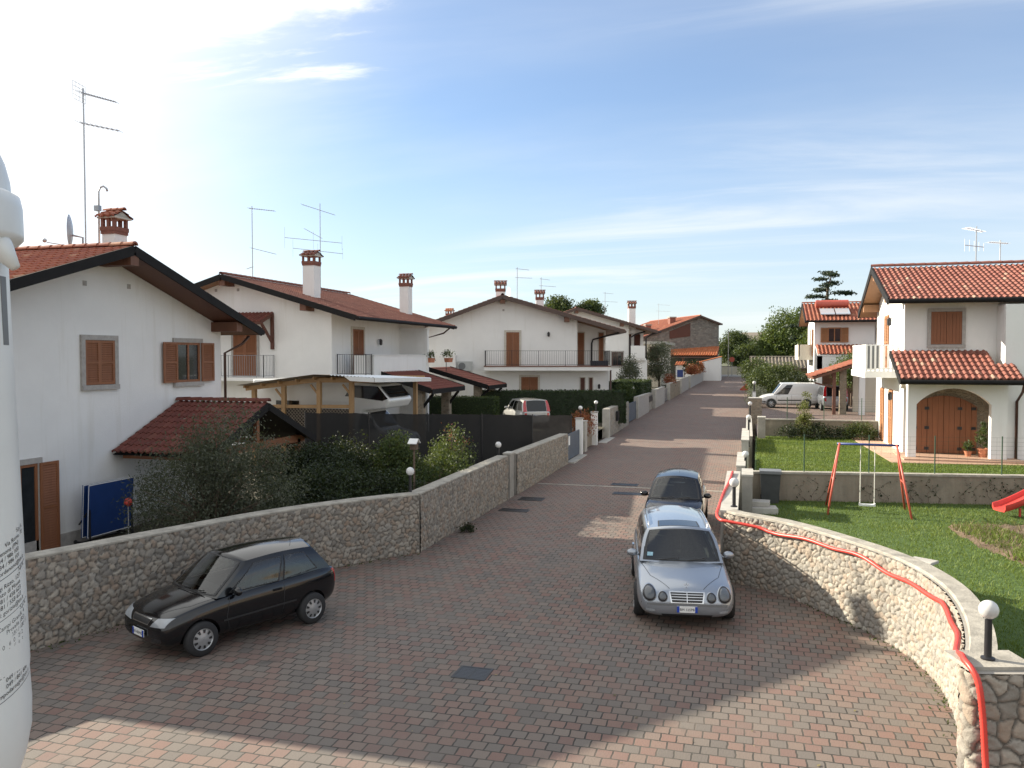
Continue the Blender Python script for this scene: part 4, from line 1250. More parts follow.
for x, w in ((4.55, .28), (5.08, .22)): opening(h3, (x, d3, 2.1), XP, YM, w, 1.4, 'window', 'closed', trim='pale stone trim', wood='dark red wood', leaves=1, trim_w=.05)
lantern(h3, (5.6, d3, 2.95), XP, YM); lantern(h3, (2.35, d3, 6.3), XP, YM)
vent(h3, (-.55, d3, 7.85), XP, YM)
downpipe(h3, [(6.9, d3 + .2, 6.40), (6.2, d3 + .9, 6.22), (5.4, d3 + 1.85, 6.0), (5.32, d3 + 1.93, 5.75), (5.32, d3 + 1.93, 4.3)], .055, 'black metal')
downpipe(h3, [(6.32, d3 - .3, 4.0), (6.32, d3 - .3, 1.0)], .06)
a_ = MB(); a_.box(-3.5, -2.55, d3 - .42, d3 - .04, 3.95, 4.55); ac = a_.build('air_conditioner', 'ac grey', h3, world=True)
a_ = MB(); a_.lathe([(.23, 0), (.23, .02), (.05, .03)], (-3.2, d3 - .43, 4.25), 'y', 18); a_.build('fan_grille', 'bumper grey', ac, world=True)
b_ = MB(); b_.box(-5.0, -3.55, d3 - 1.6, d3, 3.5, 3.8); b_.box(-5.0, -3.55, d3 - 1.6, d3 - 1.46, 3.8, 4.95); b_.box(-3.69, -3.55, d3 - 1.46, d3, 3.8, 4.95); b_.build('small_balcony', 'white plaster', h3, world=True)
c = MB(); c.box(5.0, 6.1, d3 - 1.0, d3 - .5, 4.28, 4.6); c.build('balcony_planter', 'cloth dark', bal, world=True)
d4 = 76.5
h4, G4, r4 = loggia_house('white house farther along the left, partly hidden by the house with the long balcony', .8, 10.75, 12.45, d4, 1.5, 5.9, 6.6, 7.2, 9.28, -1.6, 13.2, 11, 2.2)
chimney(r4, 11.2, 77.8, 7.0, 9.35, .62, 'brown red tile')
for x in (11.0, 11.85): opening(h4, (x, d4 + 2.2, 4.8), XP, YM, .55, 2.15, 'door', 'closed', wood='dark red wood', trim=None, leaves=1)
b_ = MB(); b_.box(10.75, 12.3, d4 - .3, d4 + 2.2, 4.5, 4.7); b_.box(10.9, 12.2, d4 - .35, d4 - .25, 4.7, 5.85); b_.build('balcony', 'white plaster', h4, world=True)
gw = opening(h4, (9.7, d4, 4.0), XP, YM, .95, 1.25, 'window', 'glass', wood='dark red wood')
m_ = MB()
for k in range(7): m_.bar((9.2 + k * .165, d4 - .1, 3.95), (9.2 + k * .165, d4 - .1, 5.3), .03)
m_.build('window_grille', 'black metal', gw, world=True)
for x, q in ((10.85, 0), (12.4, .4)): downpipe(h4, [(x + 1.4, d4 + q, 7.15), (x + .5, d4 + q, 6.9), (x, d4 + q - .05, 6.55), (x, d4 + q - .05, 1.5)], .07, 'black metal')
vent(h4, (6.9, d4, 8.3), XP, YM)

# cream house with a balcony beyond, and the house with an orange roof glimpsed between
h5 = thing('cream_house', 'cream walled low house with a brown balcony window behind the olive tree', 'house', (-11, 93, 1.6))
m_ = MB(); m_.box(-18, -9.2, 92, 104, 1.2, 6.2); m_.build('wall', 'cream plaster', h5, world=True)
m_ = MB(); m_.box(-18.3, -8.7, 91.6, 104.3, 6.2, 6.5); m_.build('roof', 'pale concrete', h5, world=True)
opening(h5, (-9.9, 92, 4.4), XP, YM, 1.0, 1.5, 'window', 'closed', trim=None, wood='dark red wood')
m_ = MB(); m_.box(-13, -9.0, 91.0, 92, 3.9, 4.15); m_.build('balcony', 'white plaster', h5, world=True)
h6 = thing('orange_roofed_house', 'distant house with a bright orange roof glimpsed between two white houses', 'house', (-31, 76, 1.2))
G6 = Gable('X', 75, 85, 80, 6.0, 6.0, 8.1, -40, -24)
m_ = MB(); m_.prism(G6.wall_poly(76, 84, .6), -39, -25, 'yz'); m_.build('wall', 'cream plaster', h6, world=True)
rf = G6.build(h6, 'orange tile', fascia='brown fascia', pitch=.3)
chimney(rf, -29.0, 79, 7.5, 9.0, .6, 'orange tile', ax='X')
h7 = thing('stone_farmhouse', 'old grey rubble farmhouse with a reddish roof at the end of the street', 'house', (-4.3, 130, 1.7))
G7 = Gable('Y', -18.2, -3.9, -7.4, 7.1, 9.75, 11.0, 129.6, 152)
m_ = MB(); m_.prism(G7.wall_poly(-17.6, -4.3, 1.2, .2), 130, 151, 'xz'); m_.build('wall', 'old grey rubble', h7, world=True)
rf = G7.build(h7, 'terracotta tile', fascia='brown fascia', pitch=.34, gutter=False)
for (cx, cy, w, z1) in ((-14.2, 134, .8, 9.6), (-10.3, 134, .9, 10.8), (-12.6, 140, .9, 9.6)):
    m_ = MB(); m_.box(cx - w / 2, cx + w / 2, cy - w / 2, cy + w / 2, 7.6, z1); ch = m_.build('chimney', 'brick red', rf, world=True)
    m_ = MB(); m_.box(cx - w / 2 - .12, cx + w / 2 + .12, cy - w / 2 - .12, cy + w / 2 + .12, z1, z1 + .18); m_.build('chimney_cap', 'concrete', ch, world=True)
m_ = MB(); m_.prism([(-12.2, 7.5), (-8.9, 7.9), (-8.9, 9.9), (-12.2, 8.6)], 129.93, 129.98, 'xz'); m_.build('tile_cladding', 'dark red wood', h7, world=True)
h7.rotation_euler.z = rad(26)
h8 = thing('lean_to_shelter', 'open shelter with bright orange tiles against the stone farmhouse', 'shelter', (-8, 122, 1.6))
t = MB(); tile_slope(t, (-14.6, 129.8, 6.35), XP, 10.4, (0, -8.6, -1.35), 8.75, .34, .5); t.build('roof_tiles', 'orange tile', h8, world=True)
m_ = MB(); m_.prism([(121.1, 4.8), (129.9, 6.2), (129.9, 6.05), (121.1, 4.65)], -14.6, -4.2, 'yz'); m_.build('roof_deck', 'brown fascia', h8, world=True)
for x in (-13.5, -9, -4.6):
    m_ = MB(); m_.box(x - .12, x + .12, 121.4, 121.64, 1.5, 4.72); m_.build('post', 'beam wood', h8, world=True)
h9 = thing('white_end_wall', 'plain white outbuilding with sloping top at the end of the street', 'outbuilding', (-4.8, 118, 1.5))
m_ = MB(); m_.prism([(-6.2, 1.2), (-3.6, 1.2), (-3.6, 4.72), (-6.2, 4.05)], 117.6, 121.0, 'xz'); m_.build('wall', 'white plaster', h9, world=True)
t = MB(); tile_slope(t, (-3.5, 117.5, 4.80), (0, 1, 0), 3.6, (-2.8, 0, -.72), 2.9, .34, .5); t.build('roof', 'orange tile', h9, world=True)
m_ = MB(); m_.prism([(-9.6, 1.2), (-6.3, 1.2), (-6.3, 3.7), (-9.6, 3.5)], 116.5, 119, 'xz'); an = m_.build('annex', 'white plaster', h9, world=True)
t = MB(); tile_slope(t, (-9.7, 118.9, 4.1), XP, 3.7, (0, -2.8, -.45), 2.85, .34, .5); t.build('annex_roof', 'orange tile', an, world=True)
m_ = MB(); m_.box(-9.4, -8.6, 116.44, 116.5, 2.0, 3.0); m_.build('blue_shutter', 'blue paint', an, world=True)

# --- right: house with the arched porch
R1 = thing('white_house', 'sunlit white house with an arched porch and big wooden garage doors on the right', 'house', (5.3, 32, 1.45))
GR = Gable('X', 31.2, 39.3, 35.4, 6.87, 6.75, 8.36, 4.66, 18.5)
m_ = MB(); m_.prism(GR.wall_poly(32.0, 38.5, 1.0), 5.3, 18, 'yz'); m_.build('wall', 'white plaster', R1, world=True)
m_ = MB(); m_.box(8.2, 18, 30.95, 31.995, 1.0, 6.62); m_.build('projecting_bay', 'white plaster', R1, world=True)
roof = GR.build(R1, 'antique tile', beams=[(35.3, 8, 4.7, .7), (32.4, 6.9, 4.7, .7), (38.1, 6.9, 4.7, .7)], beam_mat='soffit wood')
opening(R1, (6.63, 32.0, 5.3), XP, YM, .98, 1.15, 'window', 'closed', slats=False, wood='garage wood', trim_w=.11)
# arched porch front
def arch_poly(x0, x1, zs_, zt, n=14):
    cx = (x0 + x1) / 2; hw = (x1 - x0) / 2; rise = zt - zs_
    R_ = (hw * hw + rise * rise) / (2 * rise); cz = zt - R_; a0 = math.acos(hw / R_)
    return [(cx + R_ * math.cos(a0 + (math.pi - 2 * a0) * k / n), cz + R_ * math.sin(a0 + (math.pi - 2 * a0) * k / n)) for k in range(n + 1)]
ax0, ax1 = 5.47, 7.72
arc = arch_poly(ax0, ax1, 3.28, 3.82)
Y0, Y1 = 30.55, 30.85
m_ = MB()
m_.box(5.2, ax0, Y0, Y1, 1.1, 4.4); m_.box(ax1, 8.2, Y0, Y1, 1.1, 4.4)
prev = None
for (p, q) in zip(arc[:-1], arc[1:]):
    m_.add([(p[0], Y0, p[1]), (q[0], Y0, q[1]), (q[0], Y0, 4.4), (p[0], Y0, 4.4), (p[0], Y1, p[1]), (q[0], Y1, q[1]), (q[0], Y1, 4.4), (p[0], Y1, 4.4)],
           [(0, 1, 2, 3), (7, 6, 5, 4), (0, 4, 5, 1), (3, 2, 6, 7)])
m_.prism([(Y1, 3.75), (31.0, 3.95), (31.4, 4.05), (31.8, 3.95), (31.99, 3.75), (31.99, 4.85), (Y1, 4.4)], 5.2, 5.46, 'yz')
porch = m_.build('porch', 'white plaster', R1, world=True)
t = MB(); tile_slope(t, (4.85, 32.0, 5.08), XP, 3.05, (0, -2.15, -.92), 2.35); tile_slope(t, (7.92, 30.95, 4.63), XP, .55, (0, -1.1, -.47), 1.2)
pr = t.build('porch_roof', 'antique tile', porch, world=True)
m_ = MB()
m_.prism([(32.0, 5.04), (29.82, 4.11), (29.82, 3.99), (32.0, 4.9)], 4.86, 7.9, 'yz'); m_.prism([(30.94, 4.6), (29.82, 4.11), (29.82, 3.99), (30.94, 4.46)], 7.9, 8.46, 'yz')
m_.build('porch_soffit', 'soffit wood', pr, world=True)
m_ = MB(); m_.tube([(4.82, 29.76, 4.05), (8.5, 29.76, 4.05)], .085, 10); m_.bar((4.84, 32, 5.0), (4.84, 29.8, 4.05), .05, .2); m_.build('porch_gutter', 'dark fascia', pr, world=True)
downpipe(porch, [(8.45, 29.76, 4.0), (8.5, 30.1, 3.75), (8.55, 30.88, 3.4), (8.55, 30.88, 1.5)])
m_ = MB(); m_.box(5.47, 8.2, 31.90, 31.985, 1.3, 4.3); m_.build('stone_lining', 'stone cladding', porch, world=True)
m_ = MB(); m_.box(5.0, 8.6, 29.9, 31.95, 1.2, 1.5); m_.build('porch_floor', 'porch floor', porch, world=True)
# garage doors: boarded, arched, iron straps
gx0, gx1 = 5.52, 7.60
ga = arch_poly(gx0, gx1, 3.14, 3.52)
m_ = MB()
n = 12
for k in range(n):
    a = gx0 + (gx1 - gx0) * k / n; b2 = gx0 + (gx1 - gx0) * (k + 1) / n
    cx = (gx0 + gx1) / 2; hw = (gx1 - gx0) / 2; rise = .38; R_ = (hw * hw + rise * rise) / (2 * rise)
    top = lambda x: 3.52 - R_ + math.sqrt(R_ * R_ - (x - cx) ** 2)
    gap = .012 if k in (0, 3, 6, 9) else .004
    m_.prism([(a + gap, 1.52), (b2 - .003, 1.52), (b2 - .003, top(b2)), (a + gap, top(a))], 31.83, 31.90, 'xz')
gd = m_.build('garage_door', 'garage wood', R1, world=True)
for zz_ in (1.68, 2.4, 3.08):
    for x in (gx0 + .06, gx0 + .44, (gx0 + gx1) / 2 + .44, gx1 - .17):
        m_ = MB(); m_.box(x, x + .14, 31.81, 31.83, zz_ - .05, zz_ + .05); m_.build('hinge', 'black metal', gd, world=True)
# side doors and balcony
for y in (34.6, 36.7): opening(R1, (5.3, y, 1.5), (0, -1, 0), XM, .9, 2.1, 'door', 'closed', wood='shutter wood pale', trim=None)
opening(R1, (5.3, 35.8, 4.4), (0, -1, 0), XM, 1.0, 2.1, 'door', 'closed', wood='shutter wood pale', trim=None)
b_ = MB(); b_.box(4.15, 5.3, 33.0, 37.2, 4.1, 4.34); bal = b_.build('balcony', 'white paint', R1, world=True)
b_ = MB()
for zz_ in (4.45, 5.3): b_.bar((4.2, 33.05, zz_), (4.2, 37.1, zz_), .05); b_.bar((4.2, 33.05, zz_), (5.28, 33.05, zz_), .05)
for k in range(30): b_.bar((4.2, 33.05 + k * .14, 4.34), (4.2, 33.05 + k * .14, 5.3), .035)
for k in range(8): b_.bar((4.2 + k * .15, 33.05, 4.34), (4.2 + k * .15, 33.05, 5.3), .07)
b_.build('railing', 'white paint', bal, world=True)
b_ = MB(); b_.box(4.22, 4.62, 33.02, 33.035, 4.45, 5.28); b_.build('screen_panel', 'bumper grey', bal, world=True)
lantern(R1, (5.3, 34.2, 6.2), (0, -1, 0), XM); lantern(R1, (5.3, 33.8, 3.4), (0, -1, 0), XM)
downpipe(R1, [(5.15, 32.6, 4.6), (5.15, 33.6, 4.45)], .035, 'black metal')

# --- right, farther: two storey house with solar heater
R2 = thing('white_house', 'white house with a solar water heater on its tiled roof behind the van', 'house', (4.9, 68, 1.5))
GS = Gable('X', 67.2, 76, 71.6, 7.62, 7.62, 9.15, 4.2, 20)
m_ = MB(); m_.prism(GS.wall_poly(68, 75.2, .9), 4.9, 9.2, 'yz'); m_.prism([(69.3, .9), (75.2, .9), (75.2, 7.6), (69.3, 7.9)], 9.2, 19, 'yz'); m_.build('wall', 'white plaster', R2, world=True)
roof = GS.build(R2, 'terracotta tile', pitch=.28, beams=[(71.6, 9, 4.25, .6)], beam_mat='soffit wood')
opening(R2, (6.35, 68, 5.95), XP, YM, .95, 1.12, 'window', 'open', trim=None, wood='shutter wood pale', open_w=.5)
opening(R2, (10.6, 69.3, 5.95), XP, YM, 1.0, 1.12, 'window', 'open', trim=None, wood='shutter wood pale', open_w=.6)
t = MB(); tile_slope(t, (5.0, 68, 5.75), XP, 4.2, (0, -1.9, -.72), 2.0, .28); t.build('porch_roof', 'terracotta tile', R2, world=True)
m_ = MB(); m_.prism([(68, 5.7), (66.15, 5.0), (66.15, 4.9), (68, 5.55)], 5.0, 9.2, 'yz'); m_.box(5.0, 9.2, 66.2, 66.5, 3.9, 4.9); m_.box(5, 5.35, 66.2, 66.5, 1, 4.9); m_.box(8.85, 9.2, 66.2, 66.5, 1, 4.9); m_.build('porch', 'white plaster', R2, world=True)
m_ = MB(); m_.box(5.4, 8.8, 67.93, 67.99, 1.2, 4.2); m_.build('dark_doorway', 'beam wood', R2, world=True)
sl = Vector((0, -4.4, -1.53)).normalized(); N_ = Vector((0, -sl.z, sl.y)) * -1
if N_.z < 0: N_ = -N_
for k in range(2):
    a = Vector((5.35 + k * 1.1, 71.6, 9.15)) + sl * 2.3 + N_ * .16; b2 = a + sl * 1.5
    m_ = MB(); q = [a, a + Vector((1.02, 0, 0)), b2 + Vector((1.02, 0, 0)), b2]
    m_.add(q + [p + N_ * .08 for p in q], [(0, 1, 2, 3), (7, 6, 5, 4), (0, 4, 5, 1), (1, 5, 6, 2), (2, 6, 7, 3), (3, 7, 4, 0)]); m_.build('solar_panel', 'solar glass', roof, world=True)
m_ = MB(); c = Vector((5.1, 71.6, 9.15)) + sl * 1.75 + N_ * .45; m_.tube([c, c + Vector((2.4, 0, 0))], .3, 14); m_.build('water_tank', 'red enamel', roof, world=True)
opening(R2, (4.9, 69.8, 4.9), (0, -1, 0), XM, 1.1, 2.1, 'door', 'open', trim=None, wood='shutter wood pale', open_w=.55)
b_ = MB(); b_.box(3.8, 4.9, 69, 74, 4.6, 4.85); b_.box(3.8, 3.9, 69, 74, 4.85, 5.8); b_.box(3.8, 4.9, 69, 69.1, 4.85, 5.8); b_.build('balcony', 'cream plaster', R2, world=True)
# low outbuilding and its neighbours behind the van
R3 = thing('low_outbuilding', 'low stone outbuilding with a grey and red roof behind the bushes', 'outbuilding', (3.5, 88, 1.4))
GO = Gable('X', 86, 94, 90, 3.75, 3.75, 4.75, .2, 10)
m_ = MB(); m_.prism(GO.wall_poly(86.6, 93.4, .9), .6, 9.6, 'yz'); m_.build('wall', 'stone cladding', R3, world=True)
GO.build(R3, 'grey tile', fascia='brown fascia', pitch=.34)
R4 = thing('pink_block', 'distant beige building above the trees at the end of the street', 'building', (4, 190, 1.8))
m_ = MB(); m_.box(-1, 12, 188, 200, 1, 8.0); m_.build('wall', 'cream plaster', R4, world=True)
m_ = MB(); m_.prism([(187.4, 8.0), (200.6, 8.0), (194, 10.2)], -1.5, 12.5, 'yz'); m_.build('roof', 'grey tile', R4, world=True)
# boundary at the far end
fw = thing('far_boundary_wall', 'pinkish low wall across the far end of the street', 'wall', (-2, 146, 1.8))
m_ = MB(); m_.box(-14, 20, 145.5, 145.8, 1.5, 3.1); m_.build('wall_body', 'cream plaster', fw, world=True)
m_ = MB(); m_.box(-14, 20, 145.45, 145.85, 3.1, 3.2); m_.build('coping', 'concrete', fw, world=True)
# ------------------------------------------------------------------ vehicles
def lerp(a, b, t): return a + (b - a) * t
def interp(tab, y):
    for a, b_ in zip(tab[:-1], tab[1:]):
        if y <= b_[0]:
            t = (y - a[0]) / (b_[0] - a[0]); t = min(max(t, 0), 1)
            return [lerp(p, q, t) for p, q in zip(a[1:], b_[1:])]
    return list(tab[-1][1:])

def evaluated(o):
    dg = bpy.context.evaluated_depsgraph_get(); dg.update()
    return bpy.data.meshes.new_from_object(o.evaluated_get(dg))

def car_body(root, stations, paint, wheels, R, W, tub=None):
    """stations: (y, zbottom, zshoulder, zcentre, halfwidth, tuck) front at negative y"""
    mb = MB(); rings = []
    for (y, zb, zsh, zc, w, tuck) in stations:
        zm = lerp(zb, zsh, .55)
        half = [(0, zb), (w * (1 - tuck) * .82, zb), (w * (1 - tuck * .35), zb + (zsh - zb) * .16), (w, zm), (w * .985, lerp(zb, zsh, .86)), (w * .93, zsh), (w * .80, lerp(zsh, zc, .42)), (w * .42, lerp(zsh, zc, .86)), (0, zc)]
        ring = [Vector((x, y, z)) for x, z in half] + [Vector((-x, y, z)) for x, z in half[-2:0:-1]]
        rings.append(ring)
    n = len(rings[0])
    vs = [p for r in rings for p in r]
    fs = [(i * n + k, i * n + (k + 1) % n, (i + 1) * n + (k + 1) % n, (i + 1) * n + k) for i in range(len(rings) - 1) for k in range(n)]
    for ri in (0, len(rings) - 1):
        c = sum(rings[ri], Vector()) / n; vs.append(c); ci = len(vs) - 1
        fs += [(ri * n + k, ri * n + (k + 1) % n, ci) for k in range(n)]
    mb.add(vs, fs, .5)
    o = mb.build('body', paint, None, smooth=True)
    s_ = o.modifiers.new('s', 'SUBSURF'); s_.levels = 3; s_.render_levels = 3
    cut = MB()
    for (x, y, z) in wheels:
        cut.lathe([(R * 1.17, -.16), (R * 1.17, .30)] if x > 0 else [(R * 1.17, -.30), (R * 1.17, .16)], (x, y, z), 'x', 40)
    if tub: cut.box(-tub[0], tub[0], tub[1], tub[2], tub[3], 1.6)
    co = cut.build('cut', 'dark interior')
    b_ = o.modifiers.new('b', 'BOOLEAN'); b_.operation = 'DIFFERENCE'; b_.object = co; b_.solver = 'EXACT'
    me = evaluated(o)
    bpy.data.objects.remove(o); bpy.data.objects.remove(co)
    me.name = 'body'
    me.polygons.foreach_set('use_smooth', [True] * len(me.polygons)); me.set_sharp_from_angle(angle=rad(40))
    if not me.materials: me.materials.append(M[paint])
    o = bpy.data.objects.new('body', me); C.objects.link(o); o.parent = root
    if tub:
        x, y0, y1, z0 = tub; e = .006; zt = .86
        t_ = MB(); t_.add([(-x + e, y0 + e, z0 + e), (x - e, y0 + e, z0 + e), (x - e, y1 - e, z0 + e), (-x + e, y1 - e, z0 + e), (-x + e, y0 + e, zt), (x - e, y0 + e, zt), (x - e, y1 - e, zt), (-x + e, y1 - e, zt)], [(0, 1, 2, 3), (0, 1, 5, 4), (1, 2, 6, 5), (2, 3, 7, 6), (3, 0, 4, 7)])
        inn = t_.build('interior', 'dash plastic', root)
        d_ = MB(); d_.prism([(y0 + .01, .55), (y0 + .45, .55), (y0 + .47, .80), (y0 + .30, .90), (y0 + .01, .88)], -x + .02, x - .02, 'yz'); d_.build('dashboard', 'dash plastic', inn)
        ys = y0 + (y1 - y0) * .44
        for sx in (-.33, .33):
            q = MB(); q.prism([(ys, .60), (ys + .12, .60), (ys + .30, 1.06), (ys + .22, 1.10), (ys + .16, 1.06)], sx - .23, sx + .23, 'yz'); q.prism([(ys - .42, .42), (ys + .05, .42), (ys + .05, .60), (ys - .42, .64)], sx - .23, sx + .23, 'yz')
            q.prism([(ys + .24, 1.12), (ys + .34, 1.12), (ys + .35, 1.27), (ys + .27, 1.28)], sx - .12, sx + .12, 'yz'); q.bar((sx - .06, ys + .27, 1.05), (sx - .06, ys + .29, 1.15), .015); q.bar((sx + .06, ys + .27, 1.05), (sx + .06, ys + .29, 1.15), .015)
            st_ = q.build('seat', 'seat cloth', inn); md = st_.modifiers.new('b', 'BEVEL'); md.width = .03; md.segments = 3; md.limit_method = 'ANGLE'
        yr = y0 + (y1 - y0) * .78
        q = MB(); q.prism([(yr, .55), (yr + .14, .55), (yr + .28, 1.04), (yr + .17, 1.05)], -x + .05, x - .05, 'yz'); q.prism([(yr - .45, .42), (yr + .05, .42), (yr + .05, .60), (yr - .45, .62)], -x + .05, x - .05, 'yz'); st_ = q.build('rear_bench', 'seat cloth', inn)
        md = st_.modifiers.new('b', 'BEVEL'); md.width = .03; md.segments = 3; md.limit_method = 'ANGLE'
        q = MB(); c_ = Vector((.33, y0 + .56, .93))
        q.tube([c_ + Vector((.18 * math.cos(a), .07 * math.sin(a), .165 * math.sin(a))) for a in [2 * math.pi * k / 24 for k in range(25)]], .015, 8, False); q.bar(c_ - Vector((.17, 0, 0)), c_ + Vector((.17, 0, 0)), .03); q.bar(c_, c_ + Vector((0, -.15, -.1)), .05)
        q.build('steering_wheel', 'black trim', inn)
    bm = bmesh.new(); bm.from_mesh(me); bvh = BVHTree.FromBMesh(bm); bm.free()
    return o, bvh

def project(bvh, p, d, off):
    h = bvh.ray_cast(Vector(p), Vector(d))
    if h[0] is None: return None
    n = h[1]
    if n.dot(Vector(d)) > 0: n = -n
    return h[0] + n * off

def patch(bvh, parent, name, mat, corners, axis, off=.006, n=10, rim=True):
    """four-corner patch projected on the body along an axis ('y-','y+','x+','x-','z')"""
    D = {'y-': (0, 1, 0), 'y+': (0, -1, 0), 'x+': (-1, 0, 0), 'x-': (1, 0, 0), 'z': (0, 0, -1)}[axis]
    mb = MB(); G_ = []
    for i in range(n + 1):
        row = []
        for j in range(n + 1):
            u, v = i / n, j / n
            a = [lerp(lerp(corners[0][k], corners[1][k], u), lerp(corners[3][k], corners[2][k], u), v) for k in (0, 1)]
            if axis[0] == 'y': o_ = (a[0], -5 if axis == 'y-' else 5, a[1])
            elif axis[0] == 'x': o_ = (5 if axis == 'x+' else -5, a[0], a[1])
            else: o_ = (a[0], a[1], 5)
            p = project(bvh, o_, D, off)
            if p is None: return None
            row.append(p)
        G_.append(row)
    mb.grid(G_, .5)
    if rim:   # skirt back into the body
        bd = G_[0] + [r[-1] for r in G_[1:]] + G_[-1][-2::-1] + [r[0] for r in G_[-2:0:-1]]
        k = Vector(D) * (off + .01)
        m_ = len(bd); mb.add(bd + [p + k for p in bd], [(i, (i + 1) % m_, (i + 1) % m_ + m_, i + m_) for i in range(m_)], .5)
    return mb.build(name, mat, parent, smooth=False, angle=50)

def disc_patch(bvh, parent, name, mat, c, rx_, rz_, axis, off=.012, dome=.02, n=24, tilt=0, m=5):
    D = {'y-': (0, 1, 0), 'y+': (0, -1, 0)}[axis]
    mb = MB(); rows = []
    for i in range(m + 1):
        k = i / m; row = []
        for j in range(n + 1):
            a = 2 * math.pi * j / n
            x0, z0 = rx_ * k * math.cos(a), rz_ * k * math.sin(a)
            x, z = c[0] + x0 * math.cos(tilt) - z0 * math.sin(tilt), c[1] + x0 * math.sin(tilt) + z0 * math.cos(tilt)
            p = project(bvh, (x, -5 if axis == 'y-' else 5, z), D, off)
            if p is None: p = row[-1] if row else Vector((x, 0, z))
            row.append(p - Vector(D) * dome * (1 - k * k))
        rows.append(row)
    k = Vector(D) * (off + .012)
    rows.append([p + k for p in rows[-1]])
    mb.grid(rows, .5)
    return mb.build(name, mat, parent, smooth=True, weld=True)

def line_on(bvh, parent, name, pts, axis, w=.012, mat='black trim', off=.002, seg=14):
    """thin strip following the body: door gaps, trim"""
    D = {'x+': (-1, 0, 0), 'x-': (1, 0, 0), 'z': (0, 0, -1), 'y-': (0, 1, 0), 'y+': (0, -1, 0)}[axis]
    P = []
    for a, b_ in zip(pts[:-1], pts[1:]):
        for k in range(seg):
            t = k / seg; P.append((lerp(a[0], b_[0], t), lerp(a[1], b_[1], t)))
    P.append(pts[-1])
    mb = MB(); rows = []
    for i, q in enumerate(P):
        a, b_ = P[max(0, i - 1)], P[min(len(P) - 1, i + 1)]
        tx, tz = b_[0] - a[0], b_[1] - a[1]; L = math.hypot(tx, tz) or 1
        nx, nz = -tz / L * w / 2, tx / L * w / 2
        row = []
        for sg in (-1, 1):
            u, v = q[0] + nx * sg, q[1] + nz * sg
            o_ = (5 if axis == 'x+' else -5, u, v) if axis[0] == 'x' else ((u, v, 5) if axis == 'z' else (u, -5 if axis == 'y-' else 5, v))
            p = project(bvh, o_, D, off)
            if p is None: break
            row.append(p)
        if len(row) == 2: rows.append(row)
    if len(rows) > 1:
        mb.grid(rows, .5); return mb.build(name, mat, parent)

def wheel(root, x, y, R, wd, rim_mat='rim silver', style='holes'):
    s_ = 1 if x > 0 else -1
    t = MB(); hw = wd / 2
    t.lathe([(R * .62, -hw), (R * .90, -hw), (R * .985, -hw * .72), (R, -hw * .3), (R, hw * .3), (R * .985, hw * .72), (R * .90, hw), (R * .62, hw)], (x, y, R), 'x', 36, False)
    for (r1, r2) in ():
        pass
    w = t.build('wheel', 'rubber', root, smooth=True, angle=50)
    r = MB()
    o = s_ * hw
    f = [(R * .66, o * .86), (R * .66, o * .99), (R * .61, o * 1.0), (R * .57, o * .80), (R * .30, o * .94), (R * .17, o * 1.0), (R * .14, o * 1.02), (.003, o * 1.03)]
    r.lathe(f, (x, y, R), 'x', 36, False)
    r.lathe([(R * .64, -o * .8), (R * .64, o * .86)], (x, y, R), 'x', 30, False)
    r.build('rim', rim_mat, w, smooth=True, angle=40)
    d = MB()
    if style == 'holes':
        for k in range(9):
            a = 2 * math.pi * k / 9
            cy, cz = math.cos(a), math.sin(a); ty, tz = -cz, cy
            q = []
            for (rr, tt) in ((.36, -.055), (.36, .055), (.555, .085), (.555, -.085)):
                q.append((x + lerp(o * .93, o * .82, (rr - .36) / .2) + s_ * .006, y + R * (rr * cy + tt * ty), R + R * (rr * cz + tt * tz)))
            d.add(q, [(0, 1, 2, 3)])
    else:
        for k in range(7):
            a = 2 * math.pi * (k + .5) / 7
            cy, cz = math.cos(a), math.sin(a); ty, tz = -cz, cy
            q = []
            for (rr, tt) in ((.26, -.03), (.26, .03), (.56, .15), (.56, -.15)):
                q.append((x + lerp(o * .96, o * .82, (rr - .26) / .3) + s_ * .006, y + R * (rr * cy + tt * ty), R + R * (rr * cz + tt * tz)))
            d.add(q, [(0, 1, 2, 3)])
    d.build('rim_openings', 'black trim', w)
    return w

